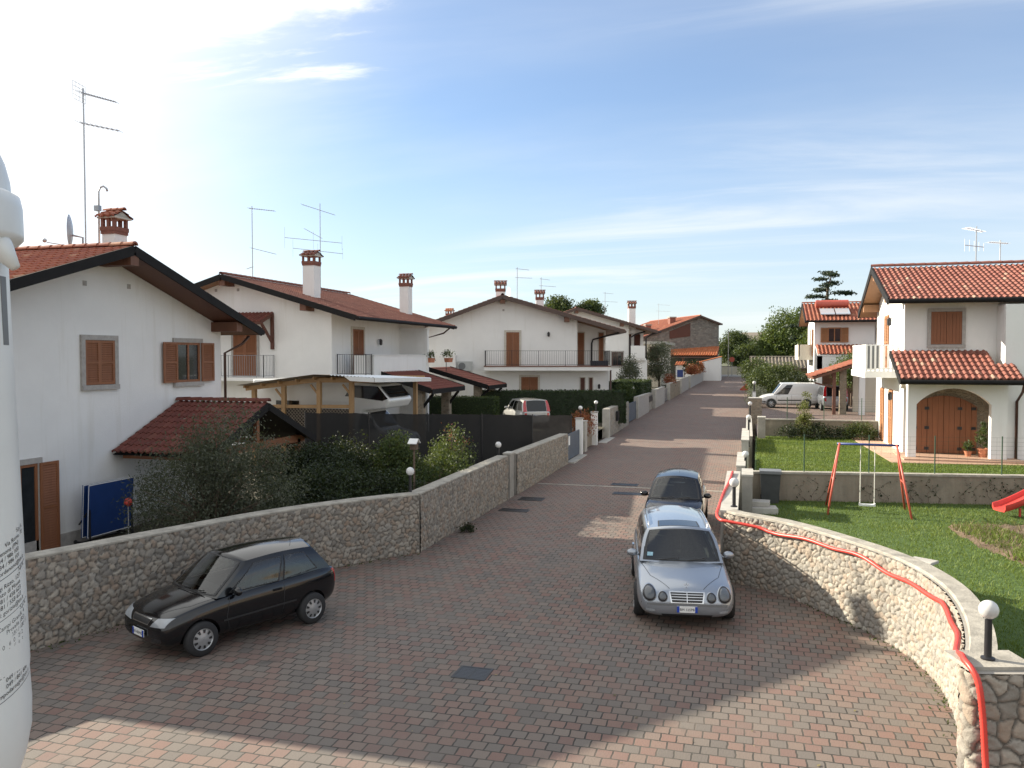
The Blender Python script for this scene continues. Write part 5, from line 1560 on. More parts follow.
class Cabin:
    """glasshouse with bowed front and rear screens"""
    def __init__(s, zb, zt, wb, wt, yfb, yft, yrt, yrb, bow=.10, bowr=.07, crown=.05, hump=.03, bulge=.012, wbr=None, wtr=None):
        s.__dict__.update(locals())
        s.wbr = wbr or wb; s.wtr = wtr or wt
    def wid(s, u, v): return lerp(lerp(s.wb, s.wbr, u), lerp(s.wt, s.wtr, u), v)
    def side(s, u, v, sg):
        y = lerp(lerp(s.yfb, s.yft, v), lerp(s.yrb, s.yrt, v), u)
        x = s.wid(u, v) + (s.bulge + .012) * math.sin(math.pi * v ** 1.5) - .018 * v ** 8 + .018 * math.sin(math.pi * u)
        return Vector((sg * x, y, lerp(s.zb, s.zt, v) + (s.hump * math.sin(math.pi * u) if v > 0 else 0) * v))
    def front(s, u, v):
        return Vector((u * (s.wid(0, v) + (s.bulge + .012) * math.sin(math.pi * v ** 1.5) - .018 * v ** 8), lerp(s.yfb, s.yft, v) - s.bow * (1 - u * u), lerp(s.zb, s.zt, v) + s.crown * (1 - u * u) * v))
    def rear(s, u, v):
        return Vector((u * (s.wid(1, v) + (s.bulge + .012) * math.sin(math.pi * v ** 1.5) - .018 * v ** 8), lerp(s.yrb, s.yrt, v) + s.bowr * (1 - u * u), lerp(s.zb, s.zt, v) + s.crown * (1 - u * u) * v))
    def roof(s, u, w):
        a, b_ = s.front(u, 1), s.rear(u, 1)
        p = a.lerp(b_, w); p.x = u * (lerp(s.wt, s.wtr, w) - .018 + .018 * math.sin(math.pi * w))
        p.z = s.zt + s.crown * (1 - u * u) + s.hump * math.sin(math.pi * w)
        return p
    def build(s, root, paint, front=(), rear=(), side=(), roof=()):
        """the holes are quads (u, v) where glass goes"""
        mb = MB()
        def inq(q, u, v):
            sg_ = None
            for (x1, y1), (x2, y2) in zip(q, list(q[1:]) + [q[0]]):
                k = (x2 - x1) * (v - y1) - (y2 - y1) * (u - x1)
                if sg_ is None: sg_ = k > 0
                elif (k > 0) != sg_: return False
            return True
        def surf(fn, U, V, holes):
            P = [[fn(u, v) for u in U] for v in V]; K = len(U); fs = []
            for i in range(len(V) - 1):
                for j in range(K - 1):
                    cu_, cv_ = (U[j] + U[j + 1]) / 2, (V[i] + V[i + 1]) / 2
                    if any(inq(q, cu_, cv_) for q in holes): continue
                    fs.append((i * K + j, i * K + j + 1, (i + 1) * K + j + 1, (i + 1) * K + j))
            mb.add([p for r in P for p in r], fs, .5)
        V = [i / 30 for i in range(31)]; U = [-1 + 2 * i / 60 for i in range(61)]; US = [i / 80 for i in range(81)]
        for sg in (-1, 1): surf(lambda u, v, sg=sg: s.side(u, v, sg), US, V, side)
        surf(s.front, U, V, front); surf(s.rear, U, V, rear); surf(s.roof, U, V, roof)
        return mb.build('cabin', paint, root, smooth=False, weld=True, angle=46)
    def glass(s, fn, poly, parent, name, mat='clear car glass', off=.006, n=12, seal=True):
        """poly: 4 (u, v) corners in a surface's own coordinates; a black seal runs round the pane"""
        G_ = []
        e = 1e-3
        T_ = [0, .035] + [.035 + .93 * k / n for k in range(1, n)] + [.965, 1]
        for a in T_:
            row = []
            for b_ in T_:
                u = lerp(lerp(poly[0][0], poly[1][0], a), lerp(poly[3][0], poly[2][0], a), b_)
                v = lerp(lerp(poly[0][1], poly[1][1], a), lerp(poly[3][1], poly[2][1], a), b_)
                p = fn(u, v); nn = (fn(u + e, v) - p).cross(fn(u, v + e) - p).normalized()
                cen = Vector((0, (s.yfb + s.yrb) / 2, (s.zb + s.zt) / 2 - .3))
                if nn.dot(p - cen) < 0: nn = -nn
                row.append(p + nn * off)
            G_.append(row)
        K = len(T_); vs = [p for r in G_ for p in r]; inner, ring = [], []
        for i in range(K - 1):
            for j in range(K - 1):
                f = (i * K + j, i * K + j + 1, (i + 1) * K + j + 1, (i + 1) * K + j)
                (ring if seal and (i in (0, K - 2) or j in (0, K - 2)) else inner).append(f)
        mb = MB(); mb.add(vs, inner, .5); o = mb.build(name, mat, parent, smooth=True)
        if ring:
            mb = MB(); mb.add(vs, ring, .5); mb.build('seal', 'black trim', o, smooth=True)
        return o

def mirror_(root, x, y, z, mat):
    s_ = 1 if x > 0 else -1
    m_ = MB(); m_.T = Matrix.Translation((x + s_ * .10, y, z)) @ Matrix.Diagonal((1.15, .62, .78, 1)); m_.ball((0, 0, 0), .095, 16, 10); m_.T = None
    m_.bar((x - s_ * .06, y + .02, z - .05), (x + s_ * .06, y, z - .03), .05, .03)
    o = m_.build('mirror', mat, root, smooth=True)
    return o
def plate(root, x, y, z, ny, txt, hw=.18):
    m_ = MB(); m_.box(x - hw, x + hw, y - .008, y + .008, z - .056, z + .056); p = m_.build('number_plate', 'plate white', root)
    yy = y + ny * .0105
    for sx in (-1, 1):
        m_ = MB(); m_.box(x + sx * (hw - .022) - .022, x + sx * (hw - .022) + .022, min(yy, y), max(yy, y), z - .055, z + .055); m_.build('blue_band', 'plate blue', p)
    vs, fs = text_mesh(txt, .062 if hw < .2 else .095)
    xm = (min(v.x for v in vs) + max(v.x for v in vs)) / 2
    m_ = MB(); m_.add([((v.x - xm) * (1 if ny < 0 else -1) + x, y + ny * .012, z - (.022 if hw < .2 else .034) + v.y) for v in vs], fs, .5); m_.build('plate_lettering', 'text ink', p)
    return p

def wheels_of(hw, yf, yr, R): return [(hw, yf, R), (-hw, yf, R), (hw, yr, R), (-hw, yr, R)]

# --- silver estate car ------------------------------------------------------------
def silver_estate():
    L2, W = 2.4, .895
    r = thing('parked_car', 'silver estate car with twin round headlights facing the camera', 'car', (-1.36, 17.28, 0), rad(8.6))
    st = [(-2.40, .36, .50, .53, .60, .25), (-2.37, .26, .58, .62, .76, .2), (-2.24, .21, .66, .73, .84, .16), (-1.9, .19, .73, .82, .885, .12), (-1.4, .19, .79, .89, .895, .1),
          (-.95, .19, .86, .95, .895, .1), (-.2, .19, .92, .95, .90, .1), (.8, .19, .94, .97, .90, .1), (1.6, .20, .95, .98, .89, .1), (2.15, .24, .95, .99, .86, .14), (2.34, .30, .90, .97, .82, .2), (2.40, .38, .85, .93, .74, .25)]
    R = .315; wh = wheels_of(.80, -1.50, 1.33, R)
    body, bv = car_body(r, st, 'paint silver', wh, R, W, tub=(.70, -.86, 2.0, .40))
    for (x, y, z) in wh: wheel(r, x + (.02 if x > 0 else -.02), y, R, .20, style='spokes')
    cab = Cabin(.90, 1.39, .80, .65, -.98, -.28, 1.95, 2.28, .12, .06, .08, .03)
    FW = [(-.93, .05), (.93, .05), (.90, .94), (-.90, .94)]; RW = [(-.88, .08), (.88, .08), (.85, .9), (-.85, .9)]
    SW = [[(.055, .07), (.305, .07), (.315, .90), (.085, .90)], [(.335, .07), (.565, .07), (.575, .90), (.345, .90)], [(.60, .07), (.93, .07), (.90, .88), (.61, .90)]]
    c = cab.build(r, 'paint silver', [FW], [RW], SW)
    cab.glass(cab.front, [(-.93, .05), (.93, .05), (.90, .94), (-.90, .94)], r, 'windshield')
    cab.glass(cab.rear, [(-.88, .08), (.88, .08), (.85, .9), (-.85, .9)], r, 'rear_window')
    for sg in (-1, 1):
        f_ = lambda u, v, sg=sg: cab.side(u, v, sg)
        for q in ([(.055, .07), (.305, .07), (.315, .90), (.085, .90)], [(.335, .07), (.565, .07), (.575, .90), (.345, .90)], [(.60, .07), (.93, .07), (.90, .88), (.61, .90)]):
            cab.glass(f_, q, r, 'side_window')
    cab.glass(cab.roof, [(-.66, .03), (.66, .03), (.62, .24), (-.62, .24)], r, 'sunroof', 'car glass', off=.004)
    for sg in (-1, 1):
        m_ = MB(); m_.tube([cab.roof(sg * .93, w) + Vector((0, 0, .045 if 0 < k < 10 else .0)) for k, w in enumerate([.08 + .9 * i / 10 for i in range(11)])], .018, 8); m_.build('roof_rail', 'chrome', r, smooth=True)
        for (hx, hz_, ra, rb_) in ((.655, .628, .125, .112), (.425, .596, .090, .083)):
            hl = disc_patch(bv, r, 'headlight', 'paint silver', (sg * hx, hz_), ra, rb_, 'y-', .006, .022)
            disc_patch(bv, hl, 'lamp_ring', 'black trim', (sg * hx, hz_ + .001), ra * .90, rb_ * .90, 'y-', .010, .028)
            disc_patch(bv, hl, 'lens', 'round lamp glass', (sg * hx, hz_ + .001), ra * .78, rb_ * .78, 'y-', .012, .034)
        mirror_(r, sg * .84, -.60, .97, 'paint silver')
        line_on(bv, body, 'side_moulding', [(-1.05, .52), (1.0, .54)], 'x+' if sg > 0 else 'x-', .06, 'bumper grey', .006)
        for yy in (-.80, .22, 1.05): line_on(bv, body, 'door_gap', [(yy, .30), (yy, .88)], 'x+' if sg > 0 else 'x-', .009)
        for yy in (.05, .92): 
            p = project(bv, (sg * 5, yy, .80), (-sg, 0, 0), .012)
            m_ = MB(); m_.box(p.x - .015, p.x + .015, yy - .09, yy + .09, .785, .815); m_.build('door_handle', 'paint silver', r)
        patch(bv, r, 'fog_light', 'headlamp glass', [(sg * .56, .335), (sg * .72, .345), (sg * .72, .385), (sg * .56, .375)], 'y-', .006, 4)
        line_on(bv, body, 'bonnet_gap', [(sg * .30, -2.22), (sg * .62, -1.7), (sg * .76, -1.05)], 'z', .010)
        patch(bv, r, 'tail_light', 'lamp lens red', [(sg * .60, .62), (sg * .80, .62), (sg * .80, .84), (sg * .60, .84)], 'y+', .006, 5)
    # grille
    g = patch(bv, r, 'grille', 'chrome', [(-.285, .505), (.285, .505), (.315, .675), (-.315, .675)], 'y-', .014, 8)
    patch(bv, g, 'grille_mesh', 'black trim', [(-.262, .520), (.262, .520), (.29, .662), (-.29, .662)], 'y-', .017, 8, False)
    for zz_ in (.56, .60, .635): line_on(bv, g, 'grille_bar', [(-.275, zz_), (.275, zz_)], 'y-', .008, 'chrome', .020)
    line_on(bv, g, 'grille_bar', [(0, .52), (0, .662)], 'y-', .012, 'chrome', .021)
    # three-pointed badge standing on the bonnet
    m_ = MB(); cz = project(bv, (0, -2.19, 5), (0, 0, -1), 0).z
    ring = [(.034 * math.cos(a), -2.19, cz + .055 + .034 * math.sin(a)) for a in [2 * math.pi * k / 20 for k in range(21)]]
    m_.tube(ring, .004, 6, False); m_.bar((0, -2.19, cz - .01), (0, -2.19, cz + .022), .008)
    for a in (90, 210, 330): m_.bar((0, -2.19, cz + .055), (.032 * math.cos(rad(a)), -2.19, cz + .055 + .032 * math.sin(rad(a))), .006)
    m_.build('bonnet_badge', 'chrome', r)
    # bumper strip
    line_on(bv, body, 'bumper_strip', [(-.80, .475), (.80, .475)], 'y-', .035, 'bumper grey', .008)
    patch(bv, r, 'lower_intake', 'black trim', [(-.42, .25), (.42, .25), (.45, .30), (-.45, .30)], 'y-', .004, 8)
    py = project(bv, (0, -5, .41), (0, 1, 0), .02)
    plate(r, 0, py.y - .012, .405, -1, 'BM 125PB')
    for sx, x1 in ((-.55, -.05), (.12, .60)):
        a, b_ = cab.front(sx * 1.0, .06), cab.front(x1, .12); off_ = Vector((0, -.03, .02))
        m_ = MB(); m_.bar(a + off_, b_ + off_, .014); m_.build('wiper', 'black trim', r)
    p = cab.front(-.84, .16) + Vector((0, -.012, .008)); m_ = MB()
    e1 = (cab.front(-.70, .16) - cab.front(-.84, .16)); e2 = cab.front(-.84, .27) - cab.front(-.84, .16)
    m_.add([p, p + e1, p + e1 + e2, p + e2], [(0, 1, 2, 3)]); m_.build('windshield_sticker', 'sticker', r)
    return r
silver_estate()

# --- black three-door hatchback ---------------------------------------------------
def hatch(label, loc, rz, paint, L=3.72, three=True, number='CA 318VN', wheelstyle='holes', group=None, tail=False, scale=1.0):
    k = L / 3.72; h = L / 2
    r = thing('parked_car', label, 'car', loc, rz, group)
    def Y(y): return y * k
    st = [(Y(-1.86), .34, .50, .54, .52, .25), (Y(-1.83), .25, .58, .64, .66, .2), (Y(-1.70), .19, .68, .755, .75, .16), (Y(-1.40), .18, .76, .85, .80, .12), (Y(-1.0), .18, .84, .915, .815, .1),
          (Y(-.55), .18, .885, .93, .82, .1), (Y(.3), .18, .915, .94, .825, .1), (Y(1.1), .19, .94, .96, .82, .1), (Y(1.55), .22, .95, .98, .79, .14), (Y(1.80), .28, .92, .97, .72, .2), (Y(1.86), .36, .86, .93, .64, .25)]
    R = .285; wh = wheels_of(.725, Y(-1.17), Y(1.17), R)
    body, bv = car_body(r, st, paint, wh, R, .82, tub=(.64, Y(-.72), Y(1.35), .40))
    for (x, y, z) in wh: wheel(r, x + (.02 if x > 0 else -.02), y, R, .17, style=wheelstyle)
    cab = Cabin(.875, 1.36, .745, .60, Y(-.86), Y(-.16), Y(1.33), Y(1.74), .13, .08, .085, .035, wbr=.70, wtr=.55)
    cab.build(r, paint, [[(-.92, .05), (.92, .05), (.88, .94), (-.88, .94)]], [[(-.86, .10), (.86, .10), (.82, .9), (-.82, .9)]], [[(.07, .08), (.50, .08), (.51, .87), (.13, .87)], [(.535, .09), (.88, .22), (.83, .86), (.545, .87)]])
    cab.glass(cab.front, [(-.92, .05), (.92, .05), (.88, .94), (-.88, .94)], r, 'windshield')
    cab.glass(cab.rear, [(-.86, .10), (.86, .10), (.82, .9), (-.82, .9)], r, 'rear_window')
    for sg in (-1, 1):
        f_ = lambda u, v, sg=sg: cab.side(u, v, sg)
        for q in ([(.07, .08), (.50, .08), (.51, .87), (.13, .87)], [(.535, .09), (.88, .22), (.83, .86), (.545, .87)]):
            cab.glass(f_, q, r, 'side_window')
        mirror_(r, sg * .77, Y(-.52), .95, paint)
        ax_ = 'x+' if sg > 0 else 'x-'
        for pts in ([(Y(-.62), .86), (Y(-.70), .55), (Y(-.62), .30)], [(Y(.52), .90), (Y(.50), .5), (Y(.46), .30)], [(Y(-.62), .29), (Y(.46), .29)]): line_on(bv, body, 'door_gap', pts, ax_, .010)
        line_on(bv, body, 'side_moulding', [(Y(-.76), .50), (Y(.78), .53)], ax_, .035, 'black trim', .006)
        p = project(bv, (sg * 5, Y(.36), .80), (-sg, 0, 0), .012)
        m_ = MB(); m_.box(p.x - .016, p.x + .016, Y(.36) - .08, Y(.36) + .08, .785, .818); m_.build('door_handle', paint, r)
        hl = patch(bv, r, 'headlight', 'headlamp glass', [(sg * .32, .545), (sg * .66, .575), (sg * .69, .70), (sg * .43, .675)], 'y-', .006, 9)
        patch(bv, r, 'tail_light', 'lamp lens red', [(sg * .56, .66), (sg * .70, .66), (sg * .70, .90), (sg * .58, .90)], 'y+', .006, 5)
        line_on(bv, body, 'bonnet_gap', [(sg * .36, Y(-1.72)), (sg * .62, Y(-1.3)), (sg * .70, Y(-.80))], 'z', .009)
        patch(bv, r, 'bumper_corner', 'black trim', [(sg * .36, .30), (sg * .60, .33), (sg * .60, .39), (sg * .36, .37)], 'y-', .004, 4)
    g = patch(bv, r, 'grille', 'chrome', [(-.25, .555), (.25, .555), (.29, .655), (-.29, .655)], 'y-', .010, 8)
    patch(bv, g, 'grille_mesh', 'black trim', [(-.235, .57), (.235, .57), (.27, .643), (-.27, .643)], 'y-', .014, 8, False)
    py = project(bv, (0, -5, .40), (0, 1, 0), .02); plate(r, 0, py.y - .012, .41, -1, number)
    py = project(bv, (0, 5, .55), (0, -1, 0), .02); plate(r, 0, py.y + .012, .58, 1, number)
    for sx, x1 in ((-.5, -.02), (.12, .58)):
        a, b_ = cab.front(sx, .06), cab.front(x1, .12); off_ = Vector((0, -.028, .02))
        m_ = MB(); m_.bar(a + off_, b_ + off_, .013); m_.build('wiper', 'black trim', r)
    m_ = MB(); p = cab.roof(0, .9); m_.tube([p, p + Vector((0, .10, .30))], .005, 6); m_.build('aerial', 'black trim', r)
    return r
hatch('black three-door hatchback parked beside the curved stone wall', (-8.80, 12.82, 0), rad(-24.2), 'paint black', 3.46, number='BA 483MG')
hatch('dark blue black hatchback parked close behind the silver estate car', (-1.93, 24.1, zs(24.1) - .0), rad(1), 'paint dark blue', 3.85, number='CF 207KX')

# --- pearl SUV seen from behind ---------------------------------------------------
def boxy(label, name, cat, loc, rz, paint, L, W, H, zsh, hood, glass_rear=True, side_glass=True, van=False, lights=None, z0=.22, scale=(1, 1, 1)):
    r = thing(name, label, cat, loc, rz)
    h, w = L / 2, W / 2
    st = [(-h, .36, zsh * .66, zsh * .70, w * .66, .25), (-h + .05, .28, zsh * .74, zsh * .79, w * .84, .2), (-h + .25, .22, zsh * .82, zsh * .90, w * .94, .15), (-h + hood * .6, .21, zsh * .90, zsh * .99, w * .99, .1),
          (-h + hood, .21, zsh * .97, zsh * 1.03, w, .1), (0, .21, zsh, zsh * 1.02, w, .1), (h - .6, .23, zsh, zsh * 1.02, w, .1), (h - .1, .28, zsh, zsh * 1.02, w * .96, .14), (h, .36, zsh * .97, zsh * 1.0, w * .90, .2)]
    R = .32; wh = wheels_of(w - .10, -h + .82, h - .78, R)
    body, bv = car_body(r, st, paint, wh, R, w)
    for (x, y, z) in wh: wheel(r, x + (.02 if x > 0 else -.02), y, R, .20, style='spokes')
    yfb = -h + hood - .05
    cab = Cabin(zsh - .03, H - .05, w * .93, w * .80, yfb, yfb + (.75 if not van else .62), h - (.30 if not van else .06), h - .06 if not van else h - .03, .10, .05, .05, .02, wbr=w * .92, wtr=w * .79)
    cab.build(r, paint)
    cab.glass(cab.front, [(-.92, .05), (.92, .05), (.88, .94), (-.88, .94)], r, 'windshield', 'car glass')
    if glass_rear: cab.glass(cab.rear, [(-.72, .03), (.72, .03), (.78, .92), (-.78, .92)], r, 'rear_window', 'car glass')
    for sg in (-1, 1):
        f_ = lambda u, v, sg=sg: cab.side(u, v, sg)
        qs = ([(.06, .06), (.34, .06), (.35, .88), (.13, .88)], [(.37, .06), (.64, .06), (.64, .88), (.38, .88)], [(.67, .06), (.93, .10), (.90, .86), (.67, .88)]) if not van else ([(.06, .02), (.33, .02), (.33, .86), (.16, .86)],)
        for q in qs: cab.glass(f_, q, r, 'side_window', 'car glass')
        mirror_(r, sg * (w - .04), yfb + .35, zsh + .08, paint if not van else 'black trim')
        ax_ = 'x+' if sg > 0 else 'x-'
        for yy in (yfb + .22, yfb + 1.25): line_on(bv, body, 'door_gap', [(yy, .32), (yy, zsh - .04)], ax_, .012)
        if van:
            line_on(bv, body, 'side_moulding', [(-h + 1.25, .56), (h - 1.15, .58)], ax_, .08, 'black trim', .008)
            line_on(bv, body, 'front_bumper', [(-h + .10, .42), (-h + .45, .42)], ax_, .16, 'black trim', .01)
            line_on(bv, body, 'rear_bumper', [(h - .40, .40), (h - .06, .40)], ax_, .22, 'black trim', .01)
        patch(bv, r, 'headlight', 'headlamp glass', [(sg * w * .48, zsh * .62), (sg * w * .78, zsh * .64), (sg * w * .80, zsh * .76), (sg * w * .52, zsh * .75)], 'y-', .006, 6)
        m_ = MB()
        for v in [i / 8 for i in range(9)]: pass
        q = [(sg * .74, .0), (sg * 1.0, .0), (sg * 1.0, .95), (sg * .82, .95)]
        tl = cab.glass(cab.rear, q, r, 'tail_light', 'lamp lens red', .012, 6, False) if not van else patch(bv, r, 'tail_light', 'lamp lens red', [(sg * w * .74, .62), (sg * w * .84, .62), (sg * w * .84, .86), (sg * w * .74, .86)], 'y+', .006, 5)
        if not van: patch(bv, r, 'tail_light', 'lamp lens red', [(sg * w * .68, .66), (sg * w * .84, .66), (sg * w * .84, .9), (sg * w * .70, .9)], 'y+', .008, 5)
    py = project(bv, (0, 5, .74), (0, -1, 0), .02)
    if py: plate(r, 0, py.y + .012, .74, 1, 'DB 614RE')
    return r
boxy('pearl white off-road car with tall red tail lights in front of the dark hedge', 'parked_car', 'car', (-12.3, 46.0, .86), rad(214), 'paint pearl', 4.1, 1.72, 1.64, 1.0, 1.1)
boxy('white panel van parked side-on in front of the bushes', 'parked_van', 'van', (2.75, 62.6, 1.2), rad(-87), 'paint white', 4.0, 1.68, 1.80, 1.0, 1.0, glass_rear=False, van=True)
boxy('silver people carrier half hidden under the tiled carport', 'parked_car', 'car', (5.55, 61.2, 1.2), rad(183), 'paint silver', 4.1, 1.70, 1.72, 1.02, .9)

# --- motorhome under the timber carport -------------------------------------------
def motorhome():
    r = thing('motorhome', 'white motorhome with dark overcab window under the timber carport', 'motorhome', (-15.45, 29.6, .88), 0)
    # length along local x (front towards +x)
    w = 1.08
    b_ = MB(); b_.prism([(-3.3, .45), (1.25, .45), (1.25, 1.55), (1.5, 1.95), (2.45, 2.05), (2.62, 2.35), (2.05, 2.95), (1.2, 3.12), (-3.25, 3.12)], -w, w, 'xz')
    body = b_.build('body', 'paint white', r)
    md = body.modifiers.new('b', 'BEVEL'); md.width = .09; md.segments = 4; md.limit_method = 'ANGLE'
    for y in (-w - .006, w + .006):
        g = MB(); g.prism([(.75, 2.50), (2.30, 2.34), (2.52, 2.42), (2.12, 2.88), (1.05, 2.92)], y - .004, y + .004, 'xz')
        g.build('overcab_window', 'car glass', r)
    g = MB(); a = Vector((2.57, 0, 2.46)); b2 = Vector((2.16, 0, 2.86)); n_ = Vector((.7, 0, .72)) * .012
    g.add([a + n_ + Vector((0, -.95, 0)), a + n_ + Vector((0, .95, 0)), b2 + n_ + Vector((0, .9, 0)), b2 + n_ + Vector((0, -.9, 0))], [(0, 1, 2, 3)]); g.build('overcab_window', 'car glass', r)
    c = MB(); c.prism([(1.2, .4), (2.95, .4), (3.05, .75), (2.9, 1.02), (2.15, 1.22), (1.55, 1.93), (1.2, 1.93)], -.95, .95, 'xz')
    cab = c.build('cab', 'paint white', r); md = cab.modifiers.new('b', 'BEVEL'); md.width = .08; md.segments = 4; md.limit_method = 'ANGLE'
    g = MB(); n_ = Vector((.75, 0, .62)) * .012; a = Vector((2.08, 0, 1.30)); b2 = Vector((1.60, 0, 1.86))
    g.add([a + n_ + Vector((0, -.83, 0)), a + n_ + Vector((0, .83, 0)), b2 + n_ + Vector((0, .75, 0)), b2 + n_ + Vector((0, -.75, 0))], [(0, 1, 2, 3)]); g.build('windshield', 'car glass', r)
    g = MB()
    for y in (-.955, .955): g.prism([(1.22, 1.25), (1.98, 1.25), (1.52, 1.84), (1.22, 1.84)], y - .004, y + .004, 'xz')
    g.build('side_window', 'car glass', r)
    for y in (-w - .004, w + .004):
        m_ = MB(); m_.box(-2.2, -1.2, y - .006, y + .006, 1.7, 2.3); m_.build('side_window', 'car glass', r)
        m_ = MB(); m_.box(-3.2, 1.1, y - .004, y + .004, 1.05, 1.12); m_.build('stripe', 'blue paint', r)
    for (x, y) in ((2.15, .92), (2.15, -.92), (-1.9, .98), (-1.9, -.98)):
        t = MB(); t.lathe([(.2, -.1), (.33, -.1), (.34, 0), (.33, .1), (.2, .1)], (x, y, .32), 'y', 24, False); wh = t.build('wheel', 'rubber', r, smooth=True)
        t = MB(); t.lathe([(.21, .09 if y > 0 else -.09), (.05, .10 if y > 0 else -.10), (.01, .10 if y > 0 else -.10)], (x, y, .32), 'y', 20, False); t.build('rim', 'rim silver', wh)
    for y in (-.62, .62):
        m_ = MB(); m_.ball((2.93, y, .82), .12, 12, 8); m_.build('headlight', 'headlamp glass', r, smooth=True)
    for y in (-1.1, 1.1):
        m_ = MB(); m_.box(1.75, 1.87, y - .12, y + .12, 1.35, 1.68); m_.build('mirror', 'black trim', r)
    m_ = MB(); m_.box(-1.4, -.6, -.4, .4, 3.12, 3.22); m_.build('roof_hatch', 'white plastic', r)
    return r
motorhome()
# ------------------------------------------------------------------ small things outdoors
def globe_lamp(label, x, y, zb, zg, d=.21, lantern_=False, arm=False):
    """black post with a white opal globe"""
    r = thing('globe_lamp', label, 'lamp', (x, y, zb), 0, 'globe lamps along the garden walls')
    h = zg - zb
    m_ = MB(); m_.lathe([(.075, 0), (.075, .02), (.04, .035), (.038, h - d * .5), (.055, h - d * .47), (.05, h - d * .40)], (0, 0, 0), 'z', 16); m_.build('post', 'black metal', r, smooth=True, angle=40)
    m_ = MB(); m_.ball((0, 0, h), d / 2, 24, 16); m_.build('globe', 'lamp globe', r, smooth=True)
    return r
GL = [
    ('globe lamp on the wall corner where the red hose hangs down at the right edge', 2.62, 10.32, 1.50, 2.06),
    ('globe lamp at the left end of the curved hose wall, before the grey box', -.27, 18.95, 1.56, 2.10),
    ('globe lamp at the concrete wall step beyond the grey meter box', -.05, 26.6, 1.2, 1.86),
    ('globe lamp on a tall post beside the concrete wall of the upper lawn', .05, 35.2, 1.2, 2.40),
    ('globe lamp just in front of the square stone gate pillar', .12, 43.6, 1.4, 2.50),
    ('globe lamp on the white post farthest up the right side', .38, 53.35, 2.72, 3.25),
    ('globe lamp at the bend of the left stone wall beside the bird house', -8.15, 19.3, .9, 2.00),
    ('globe lamp half inside the leafy shrub with reddish shoots', -8.1, 26.8, .9, 1.90),
    ('globe lamp above the first white gate pier', -8.0, 40.6, 1.0, 2.32),
    ('globe lamp beside the open gateway, in front of the dark hedge', -8.0, 45.0, 1.0, 2.36),
    ('globe lamp in front of the bushes past the blue grey second gate', -8.3, 62.5, 1.0, 2.5),
    ('globe lamp near the row of letterboxes', -8.2, 73.5, 1.2, 2.75),
    ('globe lamp among the red flowering plants far up the left wall', -7.2, 99.5, 1.4, 3.45)]
for a in GL: globe_lamp(*a)

# bird house
r = thing('bird_house', 'small pale roofed bird house on a thin post behind the left wall', 'bird house', (-8.75, 21.0, .25))
m_ = MB(); m_.tube([(0, 0, -.1), (0, 0, 2.12)], .03, 8); m_.build('post', 'bark', r)
m_ = MB(); m_.box(-.09, .09, -.08, .08, 2.10, 2.28); m_.build('box', 'bark', r)
m_ = MB()
for s_ in (-1, 1): m_.add([(-.13, 0, 2.38), (.13, 0, 2.38), (.13, s_ * .15, 2.26), (-.13, s_ * .15, 2.26), (-.13, 0, 2.40), (.13, 0, 2.40), (.13, s_ * .15, 2.28), (-.13, s_ * .15, 2.28)], [(0, 1, 2, 3), (7, 6, 5, 4), (0, 4, 5, 1), (2, 6, 7, 3), (1, 5, 6, 2), (3, 7, 4, 0)])
m_.build('roof', 'white paint', r)

# folded table tennis table with a punch ball stand
r = thing('tennis_table', 'blue folded table tennis table leaning by the white house wall', 'table', (-15.9, 17.75, .15), rad(90))
for k, (y0, tl) in enumerate(((.0, .05), (.16, .05))):
    m_ = MB(); m_.T = Matrix.Translation((0, y0, 0)) @ Matrix.Rotation(tl, 4, 'X')
    m_.box(-.80, .80, -.012, .012, .18, 1.52); m_.build('table_half', 'table blue', r)
    m_ = MB(); m_.T = Matrix.Translation((0, y0, 0)) @ Matrix.Rotation(tl, 4, 'X')
    for (a, b2, c, d_) in ((-.80, .80, .18, .20), (-.80, .80, 1.50, 1.522), (-.80, -.78, .18, 1.52), (.78, .80, .18, 1.52), (.78, .80, .9, 1.5)): m_.box(a, b2, -.016, -.0125, c, d_)
    m_.build('white_line', 'white paint', r)
m_ = MB()
for x in (-.74, .74): m_.bar((x, -.05, .05), (x, .40, .05), .04); m_.bar((x, -.05, .05), (x, -.05, .9), .035); m_.bar((x, -.05, .9), (x, .28, .5), .03)
m_.bar((-.74, .18, .06), (.74, .18, .06), .03); m_.build('folding_frame', 'black metal', r)
m_ = MB()
for x in (-.74, .74):
    for y in (-.05, .40): m_.lathe([(.05, -.015), (.05, .015)], (x, y, .05), 'x', 14)
m_.build('castor', 'rubber', r)
r = thing('punch_ball', 'red punch ball on a slim silver stand before the blue table', 'punch ball', (-15.15, 17.55, .12))
m_ = MB(); m_.tube([(0, 0, .02), (0, 0, .95)], .016, 8); m_.lathe([(.22, 0), (.22, .04), (.05, .07)], (0, 0, 0), 'z', 18); m_.build('stand', 'galvanised', r)
m_ = MB(); m_.ball((0, 0, 1.06), .10, 16, 12, 1.1); m_.build('ball', 'red plastic', r, smooth=True)

